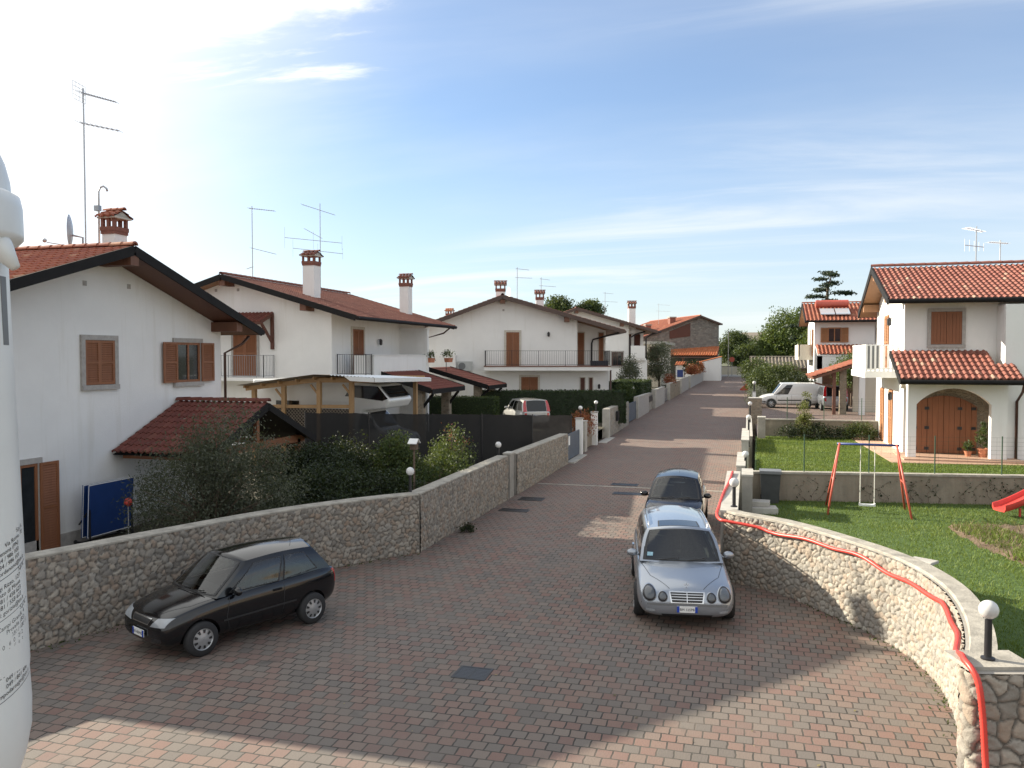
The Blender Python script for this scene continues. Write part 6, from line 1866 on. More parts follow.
# drains in the paving
def grate(label, x, y, w, d_, name='drain_grate', rz=0):
    r = thing(name, label, 'drain', (x, y, zs(y)), rz)
    m_ = MB()
    for (a, b2, c, e_) in ((-w / 2 - .04, w / 2 + .04, -d_ / 2 - .04, -d_ / 2), (-w / 2 - .04, w / 2 + .04, d_ / 2, d_ / 2 + .04), (-w / 2 - .04, -w / 2, -d_ / 2, d_ / 2), (w / 2, w / 2 + .04, -d_ / 2, d_ / 2)): m_.box(a, b2, c, e_, -.03, .008)
    m_.box(-.012, .012, -d_ / 2, d_ / 2, -.03, .0075)
    m_.build('frame', 'black trim', r)
    m_ = MB(); n = int(d_ / .05)
    for k in range(n): m_.box(-w / 2, w / 2, -d_ / 2 + (k + .2) * d_ / n, -d_ / 2 + (k + .75) * d_ / n, -.03, .006)
    m_.box(-w / 2, w / 2, -d_ / 2, d_ / 2, -.02, .0045)
    m_.build('bars', 'black metal', r)
    return r
grate('dark iron drain grate in the middle of the court', -4.05, 12.02, .46, .42)
grate('square iron drain cover by the pier of the left wall', -6.95, 26.9, .75, .55)
grate('dark rubber mat like drain cover just below the iron drain cover', -7.0, 24.9, .85, .40)
grate('iron drain cover on the concrete channel across the street', -4.35, 30.5, .9, .42)
grate('narrow iron drain cover right before the concrete channel', -3.9, 28.7, 1.1, .42)

# red corrugated hose along the curved wall
hp = []
def onw(i, t): 
    a, b2 = RWALL[i], RWALL[i + 1]; return (lerp(a[0], b2[0], t), lerp(a[1], b2[1], t))
path = [(-.40, 24.8, 1.54), (-.46, 22.8, 1.53), (-.55, 21.0, 1.52), (-.60, 19.6, 1.47), (-.63, 18.75, 1.42), (-.55, 18.38, 1.37), (-.38, 18.26, 1.36)]
hs = [1.37, 1.40, 1.30, 1.28, 1.33, 1.22, 1.25, 1.36, 1.45, 1.52]
Q = resample(RWALL, .25)
m0 = 3
for i in range(m0, len(Q)):
    q = Q[i]; t = (Q[min(i + 1, len(Q) - 1)] - Q[i - 1]).normalized(); nn = Vector((t.y, -t.x, 0))
    k = (i - m0) / (len(Q) - 1 - m0)
    z = 1.33 - .045 * math.sin(k * 15.5 + .5) - .025 * math.sin(k * 34) - .06 * math.sin(k * math.pi) + (.19 * max(0, (k - .70) / .30))
    off_ = (.085 if z < 1.45 else (.085 - (z - 1.45) * 1.3)) + .008 * math.sin(k * 27)
    path.append((q.x + nn.x * off_, q.y + nn.y * off_, z))
path += [(2.33, 10.08, 1.545), (2.37, 9.92, 1.50), (2.42, 9.845, 1.36), (2.46, 9.82, 1.0), (2.49, 9.80, .5), (2.52, 9.72, .06), (2.7, 9.3, .045), (3.2, 8.6, .045)]
P = [Vector(p) for p in path]; S_ = []
for i in range(len(P) - 1):
    p0, p1, p2, p3 = P[max(i - 1, 0)], P[i], P[i + 1], P[min(i + 2, len(P) - 1)]
    n = max(2, int((p2 - p1).length / .018))
    for k in range(n):
        t = k / n
        S_.append(.5 * ((2 * p1) + (p2 - p0) * t + (2 * p0 - 5 * p1 + 4 * p2 - p3) * t * t + (3 * p1 - p0 - 3 * p2 + p3) * t ** 3))
m_ = MB(); m_.tube(S_, [.036 if i % 2 else .031 for i in range(len(S_))], 10)
tag(m_.build('hose', 'hose red', None, smooth=True), 'red corrugated hose draped along the curved pale stone wall', 'hose')

# swing
r = thing('garden_swing', 'child swing with red legs and a blue top bar on the lower lawn', 'swing', (3.0, 23.1, LAWN_Z), rad(-3))
bz, hb = 1.76, .68
m_ = MB(); m_.tube([(-hb - .06, 0, bz), (hb + .06, 0, bz)], .032, 10); m_.build('top_bar', 'blue paint', r, smooth=True)
for sx in (-1, 1):
    for sy in (-1, 1):
        m_ = MB(); m_.tube([(sx * hb, sy * .02, bz + .02), (sx * (hb + .30), sy * .70, -.03)], .027, 10); m_.build('leg', 'red enamel', r, smooth=True)
    m_ = MB(); m_.tube([(sx * (hb + .155), -.37, .83), (sx * (hb + .155), .37, .83)], .018, 8); m_.build('brace', 'red enamel', r)
for sx in (-.17, .17):
    m_ = MB(); m_.tube([(sx, 0, bz), (sx, 0, .22)], .011, 6); m_.build('rope', 'white rope', r)
m_ = MB(); m_.grid([[Vector((x, y, .19 + .05 * (abs(x) / .2) ** 2 + .0)) for y in (-.07, .07)] for x in [-.2 + .05 * k for k in range(9)]]); m_.grid([[Vector((x, y, .165 + .05 * (abs(x) / .2) ** 2)) for y in (-.07, .07)] for x in [-.2 + .05 * k for k in range(9)]])
m_.box(-.2, .2, -.075, -.065, .17, .215); m_.box(-.2, .2, .065, .075, .17, .215)
m_.build('seat', 'white plastic', r)
# slide
r = thing('playground_slide', 'red plastic slide end reaching in from the right over the lawn', 'slide', (6.12, 23.4, LAWN_Z - .06), rad(22))
m_ = MB(); rows = []
for k in range(15):
    t = k / 14; x = t * 2.5; z = .22 + .03 * (1 - t) + (t ** 1.25) * 1.25
    rows.append([Vector((x, -.24, z + .13)), Vector((x, -.22, z + .12)), Vector((x, -.19, z + .01)), Vector((x, 0, z)), Vector((x, .19, z + .01)), Vector((x, .22, z + .12)), Vector((x, .24, z + .13)),
                 Vector((x, .25, z + .03)), Vector((x, .2, z - .05)), Vector((x, 0, z - .055)), Vector((x, -.2, z - .05)), Vector((x, -.25, z + .03)), Vector((x, -.24, z + .13))])
m_.grid(rows, .5); m_.add(rows[0][:12], [tuple(range(12))]); m_.build('chute', 'red plastic', r, smooth=True, angle=40)
m_ = MB()
for y in (-.2, .2): m_.tube([(2.4, y, -.05), (2.45, y, 1.9)], .03, 8)
m_.tube([(2.45, -.2, 1.9), (2.45, .2, 1.9)], .03, 8)
for z in (.4, .75, 1.1, 1.4): m_.tube([(2.42, -.2, z), (2.42, .2, z)], .02, 8)
m_.build('ladder', 'blue paint', r)
m_ = MB(); m_.tube([(.5, -.1, .28), (.5, -.1, -.03)], .03, 8); m_.tube([(.5, -.1, -.0), (.5, .1, .0)], .03, 8); m_.build('foot', 'red plastic', r)

# things behind the meter box
r = thing('waste_bin', 'dark grey waste bin against the stained retaining wall', 'bin', (.62, 23.95, LAWN_Z))
m_ = MB(); m_.add([(-.22, -.2, 0), (.22, -.2, 0), (.22, .2, 0), (-.22, .2, 0), (-.27, -.24, .85), (.27, -.24, .85), (.27, .24, .85), (-.27, .24, .85)], [(0, 3, 2, 1), (4, 5, 6, 7), (0, 1, 5, 4), (1, 2, 6, 5), (2, 3, 7, 6), (3, 0, 4, 7)]); m_.build('body', 'bin grey', r)
m_ = MB(); m_.box(-.29, .29, -.27, .27, .85, .90); m_.box(-.29, .29, -.29, -.25, .82, .88); m_.build('lid', 'bumper grey', r)
m_ = MB()
for x in (-.22, .22): m_.lathe([(.09, -.03), (.09, .03)], (x, .22, .09), 'x', 14)
m_.build('wheel', 'rubber', r)
def slab(label, x, y, z, w, d_, h, rz=0, mat='pale concrete'):
    o = MB(); o.box(-w / 2, w / 2, -d_ / 2, d_ / 2, 0, h); o = o.build('concrete_slab', mat); o.location = (x, y, z); o.rotation_euler = (0, 0, rz)
    md = o.modifiers.new('b', 'BEVEL'); md.width = .012; md.segments = 2
    return tag(o, label, 'slab')
slab('pale concrete slab lying lower of the two beside the meter box', .38, 22.3, LAWN_Z, .75, .5, .16, rad(6))
slab('pale concrete slab lying on top of the other beside the meter box', .30, 22.5, LAWN_Z + .16, .55, .45, .12, rad(-5))
slab('small flat slab jutting out behind the curved hose wall coping', 2.93, 15.6, 1.34, .42, .3, .05, rad(-35))

# plant pots at the arched porch
def pot(label, x, y, z, r_, h, leafn, leafmat, sx=1.0):
    r = thing('potted_plant', label, 'plant', (x, y, z), 0, 'potted plants under the arched porch')
    m_ = MB(); m_.lathe([(r_ * .7, 0), (r_ * .95, h * .9), (r_ * 1.08, h * .9), (r_ * 1.08, h), (r_ * .9, h), (r_ * .85, h * .85), (.01, h * .85)], (0, 0, 0), 'z', 20); m_.build('pot', 'terracotta pot', r, smooth=True, angle=40)
    cs = [np.array((nrg.normal() * r_ * .5, nrg.normal() * r_ * .4, h + .08 + nrg.random() * sx)) for _ in range(14)]
    P_, t_ = clumps(cs, leafn, r_ * .35)
    quads_mesh('foliage', leaf_quads(P_, .10, 2.5, .4), leafmat, t_, r)
    m_ = MB()
    for c in cs[:6]: m_.tube([(0, 0, h * .8), tuple(c * .6 + np.array((0, 0, h * .3))), tuple(c)], [.012, .009, .004], 5)
    m_.build('stem', 'bark', r)
pot('tall leafy plant in a square terracotta pot by the porch pillar', 7.62, 31.1, 1.5, .17, .30, 26, 'shrub leaf', .85)
pot('small bushy plant in a low terracotta pot left of the tall one', 7.2, 31.2, 1.5, .12, .18, 20, 'shrub leaf', .25)

# ------------------------------------------------------------------ carports and garden fences, left
r = thing('timber_carport', 'pale timber carport with lattice side and a white corrugated roof edge over the motorhome', 'carport', (-15.3, 27.5, .5))
posts = [(-17.75, 27.2), (-16.5, 27.2), (-15.05, 27.2), (-13.75, 27.2), (-17.75, 31.6), (-15.4, 31.6), (-13.1, 31.6)]
hz = {-17.75: 3.75, -16.5: 3.93, -15.05: 4.10, -13.75: 4.12, -13.1: 4.10, -15.4: 4.0}
for (x, y) in posts:
    m_ = MB(); m_.box(x - .075, x + .075, y - .075, y + .075, .2, hz[x] - .1); m_.build('post', 'pine timber', r, world=True)
for y in (27.2, 31.6):
    m_ = MB(); m_.bar((-18.1, y, 3.68), (-15.2, y, 4.02), .09, .16); m_.bar((-15.2, y, 4.02), (-12.7, y, 4.02), .09, .16); m_.build('beam', 'pine timber', r, world=True)
m_ = MB(); m_.bar((-17.7, 27.2, 3.02), (-13.75, 27.2, 3.08), .06, .12)
for x in (-16.5, -15.05, -13.75): m_.bar((x - .35, 27.2, hz[x] - .25), (x, 27.2, hz[x] - .65), .05, .07)
m_.build('rail', 'pine timber', r, world=True)
m_ = MB()
for k in range(8): m_.bar((-18.0 + k * .72, 26.9, 3.76 + min(k, 4) * .085), (-18.0 + k * .72, 31.9, 3.62 + min(k, 4) * .085), .06, .10)
m_.build('rafter', 'pine timber', r, world=True)
m_ = MB(); m_.grid([[Vector((x, y, z + .02 - (y - 26.7) * .028)) for (x, z) in ((-18.2, 3.80), (-16.6, 4.02), (-15.0, 4.22), (-13.9, 4.20))] for y in (26.7, 32)]); m_.grid([[Vector((x, y, z - (y - 26.7) * .028)) for (x, z) in ((-18.2, 3.80), (-16.6, 4.02), (-15.0, 4.22), (-13.9, 4.20))] for y in (26.7, 32)]); m_.build('roof_board', 'grey timber', r, world=True)
m_ = MB(); rows = []
for k in range(26):
    x = -14.3 + k * .07
    rows.append([Vector((x, y, 4.25 - (x + 14.9) * .045 + .02 * math.sin(k * math.pi / 1.0 + 1.57) - yy * .15)) for (y, yy) in ((26.6, 0), (32, 1))])
m_.grid(rows); m_.add([(-13.75, 26.59, 4.19), (-12.57, 26.59, 4.14), (-12.57, 26.59, 3.98), (-13.5, 26.59, 4.02)], [(0, 1, 2, 3)]); m_.add([(-12.56, 26.6, 4.14), (-12.56, 32, 3.99), (-12.56, 32, 3.86), (-12.56, 26.6, 3.98)], [(0, 1, 2, 3)])
m_.build('corrugated_sheet', 'white plastic', r, world=True)
m_ = MB()
for (x0, x1) in ((-17.67, -16.58), (-16.42, -15.13), (-14.97, -13.83)):
    z0, z1 = .8, 2.98; n = int((x1 - x0 + z1 - z0) / .13)
    for k in range(n + 1):
        s_ = k * .13
        a = (x0 + max(0, s_ - (z1 - z0)), z0 + min(s_, z1 - z0)); b2 = (x0 + min(s_, x1 - x0), z0 + max(0, s_ - (x1 - x0)))
        m_.bar((a[0], 27.19, a[1]), (b2[0], 27.19, b2[1]), .022, .01); m_.bar((x0 + x1 - a[0], 27.21, a[1]), (x0 + x1 - b2[0], 27.21, b2[1]), .022, .01)
m_.build('lattice', 'grey timber', r, world=True)
m_ = MB(); m_.box(-17.7, -13.8, 27.24, 27.26, .6, 2.98); m_.build('shade_cloth', 'shade net brown', r, world=True)

def tiled_canopy(label, x0, x1, y0, y1, zh, zl, zg, tile='dark red tile'):
    r = thing('tiled_canopy', label, 'carport', ((x0 + x1) / 2, y0, zg))
    t = MB(); V = Vector((x1 - x0, 0, zl - zh)); tile_slope(t, (x0, y0, zh), (0, 1, 0), y1 - y0, V, V.length); rf = t.build('roof_tiles', tile, r, world=True)
    m_ = MB(); m_.prism([(x0, zh - .03), (x1, zl - .03), (x1, zl - .16), (x0, zh - .16)], y0, y1, 'xz'); m_.build('roof_deck', 'beam wood', rf, world=True)
    m_ = MB()
    for y in (y0 - .03, y1 + .03): m_.bar((x0, y, zh - .05), (x1, y, zl - .05), .05, .26)
    m_.bar((x1 + .04, y0, zl - .08), (x1 + .04, y1, zl - .08), .08, .22); m_.build('fascia', 'dark fascia', rf, world=True)
    for y in (y0 + .5, y1 - .5):
        m_ = MB(); xx = x1 - .75; m_.box(xx - .2, xx + .2, y - .2, y + .2, zg - .2, zl + .05); m_.build('pillar', 'stone cladding', r, world=True)
        m_ = MB(); m_.bar((xx + .1, y, zg + 1.6), (x1 - .1, y, zl - .2), .09, .12); m_.build('brace', 'dark fascia', r, world=True)
    return r
tiled_canopy('dark red tiled canopy nearest the motorhome', -17.0, -13.9, 35.4, 39.9, 4.30, 3.35, .85)
tiled_canopy('dark red tiled canopy next to the air conditioner', -17.7, -14.1, 44.6, 48.2, 4.2, 3.2, .9)
# tiled carport on the right
r = thing('tiled_carport', 'orange tiled carport on brick and stone posts beside the right house', 'carport', (5.2, 57, 1.2))
t = MB(); V = Vector((-3.2, 0, -1.1)); tile_slope(t, (7.2, 55.6, 4.72), (0, 1, 0), 5.5, V, V.length + .1, .28); rf = t.build('roof_tiles', 'terracotta tile', r, world=True)
m_ = MB(); m_.prism([(7.2, 4.68), (3.98, 3.58), (3.98, 3.42), (7.2, 4.52)], 55.6, 61.1, 'xz'); m_.build('roof_deck', 'beam wood', rf, world=True)
for (x, y, w, mt) in ((5.25, 56.0, .2, 'rail brown'), (5.8, 56.4, .4, 'stone cladding'), (7.2, 60.6, .3, 'stone cladding'), (6.9, 56.2, .35, 'white plaster')):
    m_ = MB(); m_.box(x - w / 2, x + w / 2, y - w / 2, y + w / 2, 1.0, 3.55 + (x - 4) * .34); m_.build('pillar', mt, r, world=True)
m_ = MB(); m_.box(6.7, 9.6, 59.0, 59.2, 1.1, 4.0); m_.build('back_wall', 'cream plaster', r, world=True)
m_ = MB(); m_.bar((4.1, 56, 3.2), (5.2, 56, 2.9), .1); m_.build('brace', 'beam wood', r, world=True)

def net_fence(label, A, B_, z0, h, mat, h2=None):
    h2 = h2 or h; hA = h
    r = thing('netted_fence', label, 'fence', (A[0], A[1], z0))
    A, B_ = Vector((*A, 0)), Vector((*B_, 0)); L = (B_ - A).length; n = max(2, int(L / 2.2)); t = (B_ - A) / L; q = Vector((-t.y, t.x, 0))
    for k in range(n + 1):
        p = A.lerp(B_, k / n); h = lerp(hA, h2, k / n); m_ = MB(); m_.tube([(p.x, p.y, z0 - .1), (p.x, p.y, z0 + h + .03)], .025, 8); m_.build('post', 'black metal', r, world=True)
    m_ = MB(); K = int(L / .25)
    rows = []
    for k in range(K + 1):
        p = A.lerp(B_, k / K); h = lerp(hA, h2, k / K); s_ = q * (.02 * math.sin(k * 1.7) + .015 * math.sin(k * .6))
        rows.append([Vector((p.x + s_.x, p.y + s_.y, z0 + h * j / 4 - (.03 * math.sin(k * .9) ** 2 if j == 4 else 0))) for j in range(5)])
    m_.grid(rows, .5); m_.build('net', mat, r, world=True, smooth=True)
    return r
net_fence('black netted garden fence behind the leafy shrub', (-14.6, 25.4), (-8.25, 32.0), .35, 2.62, 'shade net black', 2.2)
net_fence('brown netted fence in front of the pearl white car', (-14.2, 36.3), (-7.75, 37.2), .55, 1.65, 'shade net brown')

# ------------------------------------------------------------------ aerials
def antenna(label, x, y, z0, z1, booms, az, mat='galvanised', extra=None, r0=.022):
    r = thing('roof_antenna', label, 'antenna', (x, y, z0), az, 'television antennas on the roofs')
    h = z1 - z0
    m_ = MB(); m_.tube([(0, 0, -.3), (0, 0, h)], r0, 8); m_.build('mast', mat, r)
    for (dz, L, off_, tilt, ne, el, vert) in booms:
        m_ = MB(); a = Vector((-L * off_, 0, h - dz)); b2 = Vector((L * (1 - off_), 0, h - dz - tilt)); m_.tube([a, b2], .014, 6)
        bo = m_.build('boom', mat, r)
        m_ = MB()
        for k in range(ne):
            p = a.lerp(b2, k / max(1, ne - 1)); e2 = el * (1 - .35 * k / max(1, ne - 1)) / 2
            if vert: m_.bar(p - Vector((0, 0, e2)), p + Vector((0, 0, e2)), .009)
            else: m_.bar(p - Vector((0, e2, 0)), p + Vector((0, e2, 0)), .009)
        m_.build('element', mat, bo)
    return r
a1 = antenna('tall antenna mast with two sloping booms on the nearest left house', -18, 19.35, 7.7, 12.4, [(.12, 1.0, .05, .28, 14, .45, False), (.95, 1.15, .10, .25, 9, .55, False)], rad(12))
m_ = MB()
for k in range(5): m_.bar((-.12, -.3, 4.35 + k * .12), (-.12, .3, 4.35 + k * .12), .008); m_.bar((-.12, -.3 + k * .15, 4.35), (-.12, -.3 + k * .15, 4.85), .008)
m_.build('reflector', 'galvanised', a1)
r = thing('satellite_dish', 'grey satellite dish seen edge on beside the tall mast', 'satellite dish', (-18.15, 18.9, 7.75))
m_ = MB(); D_ = []
for i in range(9):
    k = i / 8 * .42; D_.append([Vector((-.10 + .45 * k * k, 0, 0)) + Vector((0, k * math.cos(a), .62 + k * 1.08 * math.sin(a))) for a in [2 * math.pi * j / 28 for j in range(29)]])
m_.T = Matrix.Rotation(rad(214), 4, 'Z'); m_.grid(D_); m_.build('dish', 'galvanised', r, smooth=True)
m_ = MB(); m_.T = Matrix.Rotation(rad(214), 4, 'Z'); m_.tube([(-.1, 0, .5), (-.35, 0, .45), (-.35, 0, -.1)], .03, 8); m_.tube([(-.05, 0, .2), (.55, 0, .28)], .014, 6); m_.ball((.6, 0, .33), .06, 10, 6); m_.build('bracket', 'galvanised', r)
r = thing('vent_pipe', 'hooked grey pipe standing next to the tall antenna mast', 'pipe', (-17.9, 19.75, 7.6))
m_ = MB(); m_.tube([(0, 0, -.1), (0, 0, 2.0), (.03, .03, 2.12), (.10, .08, 2.16), (.17, .12, 2.10), (.19, .13, 2.02)], .028, 8); tagp = m_.build('pipe', 'galvanised', r, smooth=True)
m_ = MB(); m_.box(-.12, .04, -.06, .06, 1.45, 1.6); m_.build('junction_box', 'grey metal', r)
antenna('thin antenna with two short booms on the second left house', -23, 35.2, 8.5, 12.1, [(.10, 1.25, .12, .14, 12, .5, False), (2.0, 1.2, .05, .3, 8, .4, False), (3.0, .3, .9, -.1, 3, .2, False)], rad(14))
antenna('antenna with crossed booms above the tall white chimney', -21.4, 38.9, 8.0, 12.8, [(.05, 1.7, .55, .55, 12, .5, False), (1.75, 3.0, .62, .3, 3, 1.1, True), (2.3, 2.6, .55, .3, 3, .9, True), (1.3, .9, .9, .5, 5, .4, False)], rad(14))
antenna('antenna beside the chimney of the house with the long balcony', *turned(.35, 56.3), 8.3, 10.9, [(.1, .9, .1, .1, 8, .5, False), (.7, 1.1, .1, .05, 6, .5, False)], rad(10))
antenna('antenna above the rear chimney of the house with the long balcony', *turned(2.15, 61.5), 8.2, 10.7, [(.1, .7, .1, .1, 6, .5, False), (.6, 1.2, .1, .1, 6, .6, False)], rad(10))
antenna('antenna on the half hidden farther left house', *turned(9.0, 80.5), 8.4, 11.1, [(.1, 1.0, .2, .1, 8, .5, False), (.9, 1.5, .2, .1, 6, .7, False)], rad(10))
antenna('pale antenna on the roof of the stone farmhouse', -14.0, 136, 8.6, 13.4, [(.2, 2.0, .1, .1, 8, .9, False), (1.2, 2.4, .2, .1, 6, 1.0, False)], rad(10))
antenna('taller of two antennas on the right house roof', 8.6, 36.6, 8.0, 10.0, [(.08, .8, .6, .12, 10, .45, False), (.75, .9, .6, .05, 5, .5, True)], rad(30))
antenna('shorter of two antennas on the right house roof', 9.6, 37.2, 7.9, 9.5, [(.08, .8, .6, .05, 10, .5, False)], rad(20))
r = thing('satellite_dish', 'small white satellite dish on the roof of the house with the long balcony', 'satellite dish', (*turned(-.15, 55.4), 8.35))
m_ = MB(); D_ = []
for i in range(7):
    k = i / 6 * .40; D_.append([Vector((.5 * k * k, 0, 0)) + Vector((0, k * math.cos(a), .75 + k * math.sin(a))) for a in [2 * math.pi * j / 22 for j in range(23)]])
m_.T = Matrix.Rotation(rad(215), 4, 'Z'); m_.grid(D_); m_.build('dish', 'white plastic', r, smooth=True)
m_ = MB(); m_.tube([(0, 0, -.2), (0, 0, .75)], .03, 8); m_.build('bracket', 'galvanised', r)

# street pole, sign and barrier at the far end
r = thing('street_pole', 'slim pale street light pole at the far end of the street', 'street lamp', (-2.9, 131, zs(131)))
m_ = MB(); m_.tube([(0, 0, -.2), (0, 0, 7.0)], [.09, .06], 8); m_.build('pole', 'pale concrete', r)
m_ = MB(); m_.box(-.12, .3, -.1, .1, 6.9, 7.0); m_.build('lamp_head', 'grey metal', r)
r = thing('road_sign', 'small red road sign on a post by the far trees', 'sign', (-2.4, 133, zs(133)))
m_ = MB(); m_.tube([(0, 0, -.2), (0, 0, 2.6)], .04, 8); m_.build('post', 'galvanised', r)
m_ = MB(); m_.prism([(.42 * math.cos(rad(22.5 + 45 * k)), 2.7 + .42 * math.sin(rad(22.5 + 45 * k))) for k in range(8)], -.06, -.04, 'xz'); m_.build('sign_plate', 'red enamel', r)
r = thing('planter_board', 'red sloping board leaning at the right kerb far up the street', 'board', (.05, 96, zs(96)))
m_ = MB(); m_.add([(-.9, 0, 0), (.1, 0, 0), (.1, 0, .9), (-.05, .1, .95), (-.9, .1, .1), (.1, .1, 0)], [(0, 1, 2, 3, 4)]); m_.add([(-.9, -.04, 0), (.1, -.04, 0), (.1, -.04, .9), (-.9, -.04, .12), (-.9, .04, 0), (.1, .04, 0), (.1, .04, .9), (-.9, .04, .12)], [(0, 1, 2, 3), (7, 6, 5, 4), (0, 4, 5, 1), (1, 5, 6, 2), (2, 6, 7, 3), (3, 7, 4, 0)]); m_.build('panel', 'red enamel', r)
m_ = MB(); m_.tube([(.12, 0, -.1), (.12, 0, 1.7)], .05, 8); m_.build('post', 'white paint', r)

# ------------------------------------------------------------------ white plastic tank at the left edge, close to the camera
def white_tank():
    # leans slightly; its right flank only is in the frame
    base = Vector((-1.692, 1.390, 0)); r = thing('white_tank', 'tall white plastic tank with printed contact lines at the left edge', 'tank', base, rad(15.87))
    Rb = .165
    prof_ = [(.11, 2.2), (.115, 3.86), (.125, 3.93), (.150, 4.00), (Rb * .985, 4.06), (Rb, 4.12), (Rb - .002, 4.19), (Rb, 4.21), (Rb * .99, 4.55), (Rb * .97, 4.97), (Rb * .965, 5.14)]
    lean = Matrix.Translation((0, 0, 4.2)) @ Matrix.Rotation(rad(-1.6), 4, 'Y') @ Matrix.Translation((0, 0, -4.2))
    m_ = MB(); m_.T = lean; m_.lathe(prof_, (0, 0, 0), 'z', 64, False); body = m_.build('body', 'white plastic', r, smooth=True, angle=60)
    m_ = MB(); m_.T = lean
    m_.lathe([(Rb * .94, 5.13), (Rb * 1.12, 5.150), (Rb * 1.16, 5.157), (Rb * 1.165, 5.165), (Rb * 1.165, 5.225), (Rb * 1.14, 5.25), (Rb * 1.02, 5.262), (Rb * .96, 5.264)], (0, 0, 0), 'z', 64, False)
    m_.build('collar', 'white plastic', body, smooth=True, angle=50)
    m_ = MB(); m_.T = lean
    m_.lathe([(Rb * 1.04, 5.258), (Rb * 1.03, 5.285), (Rb * .98, 5.325), (Rb * .84, 5.385), (Rb * .52, 5.44), (.002, 5.46)], (0, 0, 0), 'z', 64, False)
    m_.build('cap', 'white plastic', body, smooth=True, angle=60)
    m_ = MB(); m_.T = lean
    m_.tube([(Rb * .85, .0, 5.150), (Rb * 1.04, .0, 5.128), (Rb * 1.215, .0, 5.085)], [.040, .026, .010], 14); m_.build('spout', 'white plastic', body, smooth=True)
    m_ = MB(); m_.T = lean; m_.T = lean @ Matrix.Rotation(rad(8), 4, 'Z'); m_.box(Rb * .90, Rb * .975, -.012, .012, 4.92, 5.07); m_.build('strap', 'bumper grey', body)
    m_ = MB(); m_.lathe([(.12, 2.3), (.12, -.1)], (0, 0, 0), 'z', 24); m_.build('pedestal', 'white plastic', body)
    # printed lines wrapped round the body
    blocks = [['S.p.A.', 'Via Roma, 70', 'Pordenone (PN)', '0434 / 986 100', '0434 / 986 101', 'e-mail: pordenone@tin.it'],
              ['S.p.A.', 'Via Luigi Rizzo, 127', 'San Lorenzo di Mossa', '0481 / 458 623', '0481 / 558 623', 'e-mail: gorizia@tin.it'],
              ['S.p.A.', 'Via Campi Grandi, 4', 'Prevalle (BS)', '030 / 680 11', '030 / 680 1202', 'e-mail: prevalle@tin.it'],
              ['S.p.A.', 'Via Longoaquila, 129', 'Campodarsego (PD)', '049 / 861 805', '049 / 861 806', 'e-mail: campodarsego@tin.it']]
    z = 4.515
    m_ = MB()
    tilt = .26
    for bl in blocks:
        for ln in bl:
            vs, fs = text_mesh(ln, .0136)
            xr = max(v.x for v in vs)
            def wrap(x, zz_):
                s_ = x; a = -rad(90) + (s_ / Rb) + rad(107)
                rr = Rb * .99 + .0012
                return lean @ Vector((rr * math.cos(a), rr * math.sin(a), zz_ + s_ * tilt))
            m_.T = None
            x0 = -xr - .012 * (len(ln) % 3)
            m_.add([wrap(v.x + x0, z + v.y) for v in vs], fs, .5)
            z -= .0138
        P_ = [[wrap(-.25 + .26 * k / 20, z + .005), wrap(-.25 + .26 * k / 20, z + .0062)] for k in range(21)]
        m_.grid(P_, .5)
        z -= .003
    m_.build('printed_lines', 'text ink', body)
    return r
white_tank()

# plant troughs on the parapet of the second left house
for (lab, x, y) in (('green plant trough hung on the balcony parapet end nearest the screen wall', -16.3, 41.4), ('second green plant trough hanging just beyond the screen wall', -16.3, 44.2)):
    r = thing('plant_trough', lab, 'plant trough', (x, y, 4.55), 0, 'plant troughs on the balcony')
    m_ = MB(); m_.add([(-.12, -.3, 0), (.12, -.3, 0), (.12, .3, 0), (-.12, .3, 0), (-.15, -.34, .24), (.15, -.34, .24), (.15, .34, .24), (-.15, .34, .24)], [(0, 3, 2, 1), (4, 5, 6, 7), (0, 1, 5, 4), (1, 2, 6, 5), (2, 3, 7, 6), (3, 0, 4, 7)]); m_.build('trough', 'terracotta pot', r)
    m_ = MB(); m_.bar((-.14, 0, .1), (-.14, 0, -.5), .03); m_.build('bracket', 'black metal', r)
    P_, t_ = clumps([(nrg.normal() * .1, nrg.normal() * .2, .34 + nrg.random() * .2) for _ in range(14)], 26, .1)
    quads_mesh('foliage', leaf_quads(P_, .09), 'shrub leaf', t_, r)
# ------------------------------------------------------------------ planting
plant('olive_bush', 'big grey green bush in front of the red tiled porch', 'bush', -12.1, 16.9, .1, [(-.7, .0, 1.45, 1.3, 1.0, 1.35), (.5, .5, 1.5, 1.2, 1.0, 1.4), (-.15, .3, 2.55, .95, .8, .95)], 'olive leaf', .075, 230, 170, .24, .55, .045, low=-.9, aspect=3.0, limbs=22, stems=5, up=.5)
plant('garden_shrub', 'dark dense shrub in front of the porch gable', 'shrub', -11.0, 20.0, .15, [(0, 0, .8, 1.3, 1.2, .85), (.9, .9, .75, 1.0, .9, .75), (-.3, 1.2, 1.0, .9, .9, .8)], 'dark shrub leaf', .085, 170, 150, .20, .4, .04, low=-.8, limbs=10, stems=3)
plant('garden_shrub', 'dark loose shrub with pale blossom tips under the motorhome', 'shrub', -10.6, 23.1, .2, [(0, 0, .85, 1.3, 1.0, .9), (-1.3, .2, 1.0, 1.0, .9, 1.0)], 'dark shrub leaf', .085, 150, 150, .22, .4, .04, low=-.8, limbs=12, stems=3)
plant('garden_shrub', 'very dark dense shrub between the porch posts and the lattice', 'shrub', -12.2, 22.4, .25, [(0, 0, 1.0, 1.3, 1.2, 1.1), (-.7, -.9, .9, .9, .9, .95)], 'dark shrub leaf', .085, 150, 150, .2, .4, .04, low=-.8, limbs=10, stems=3)
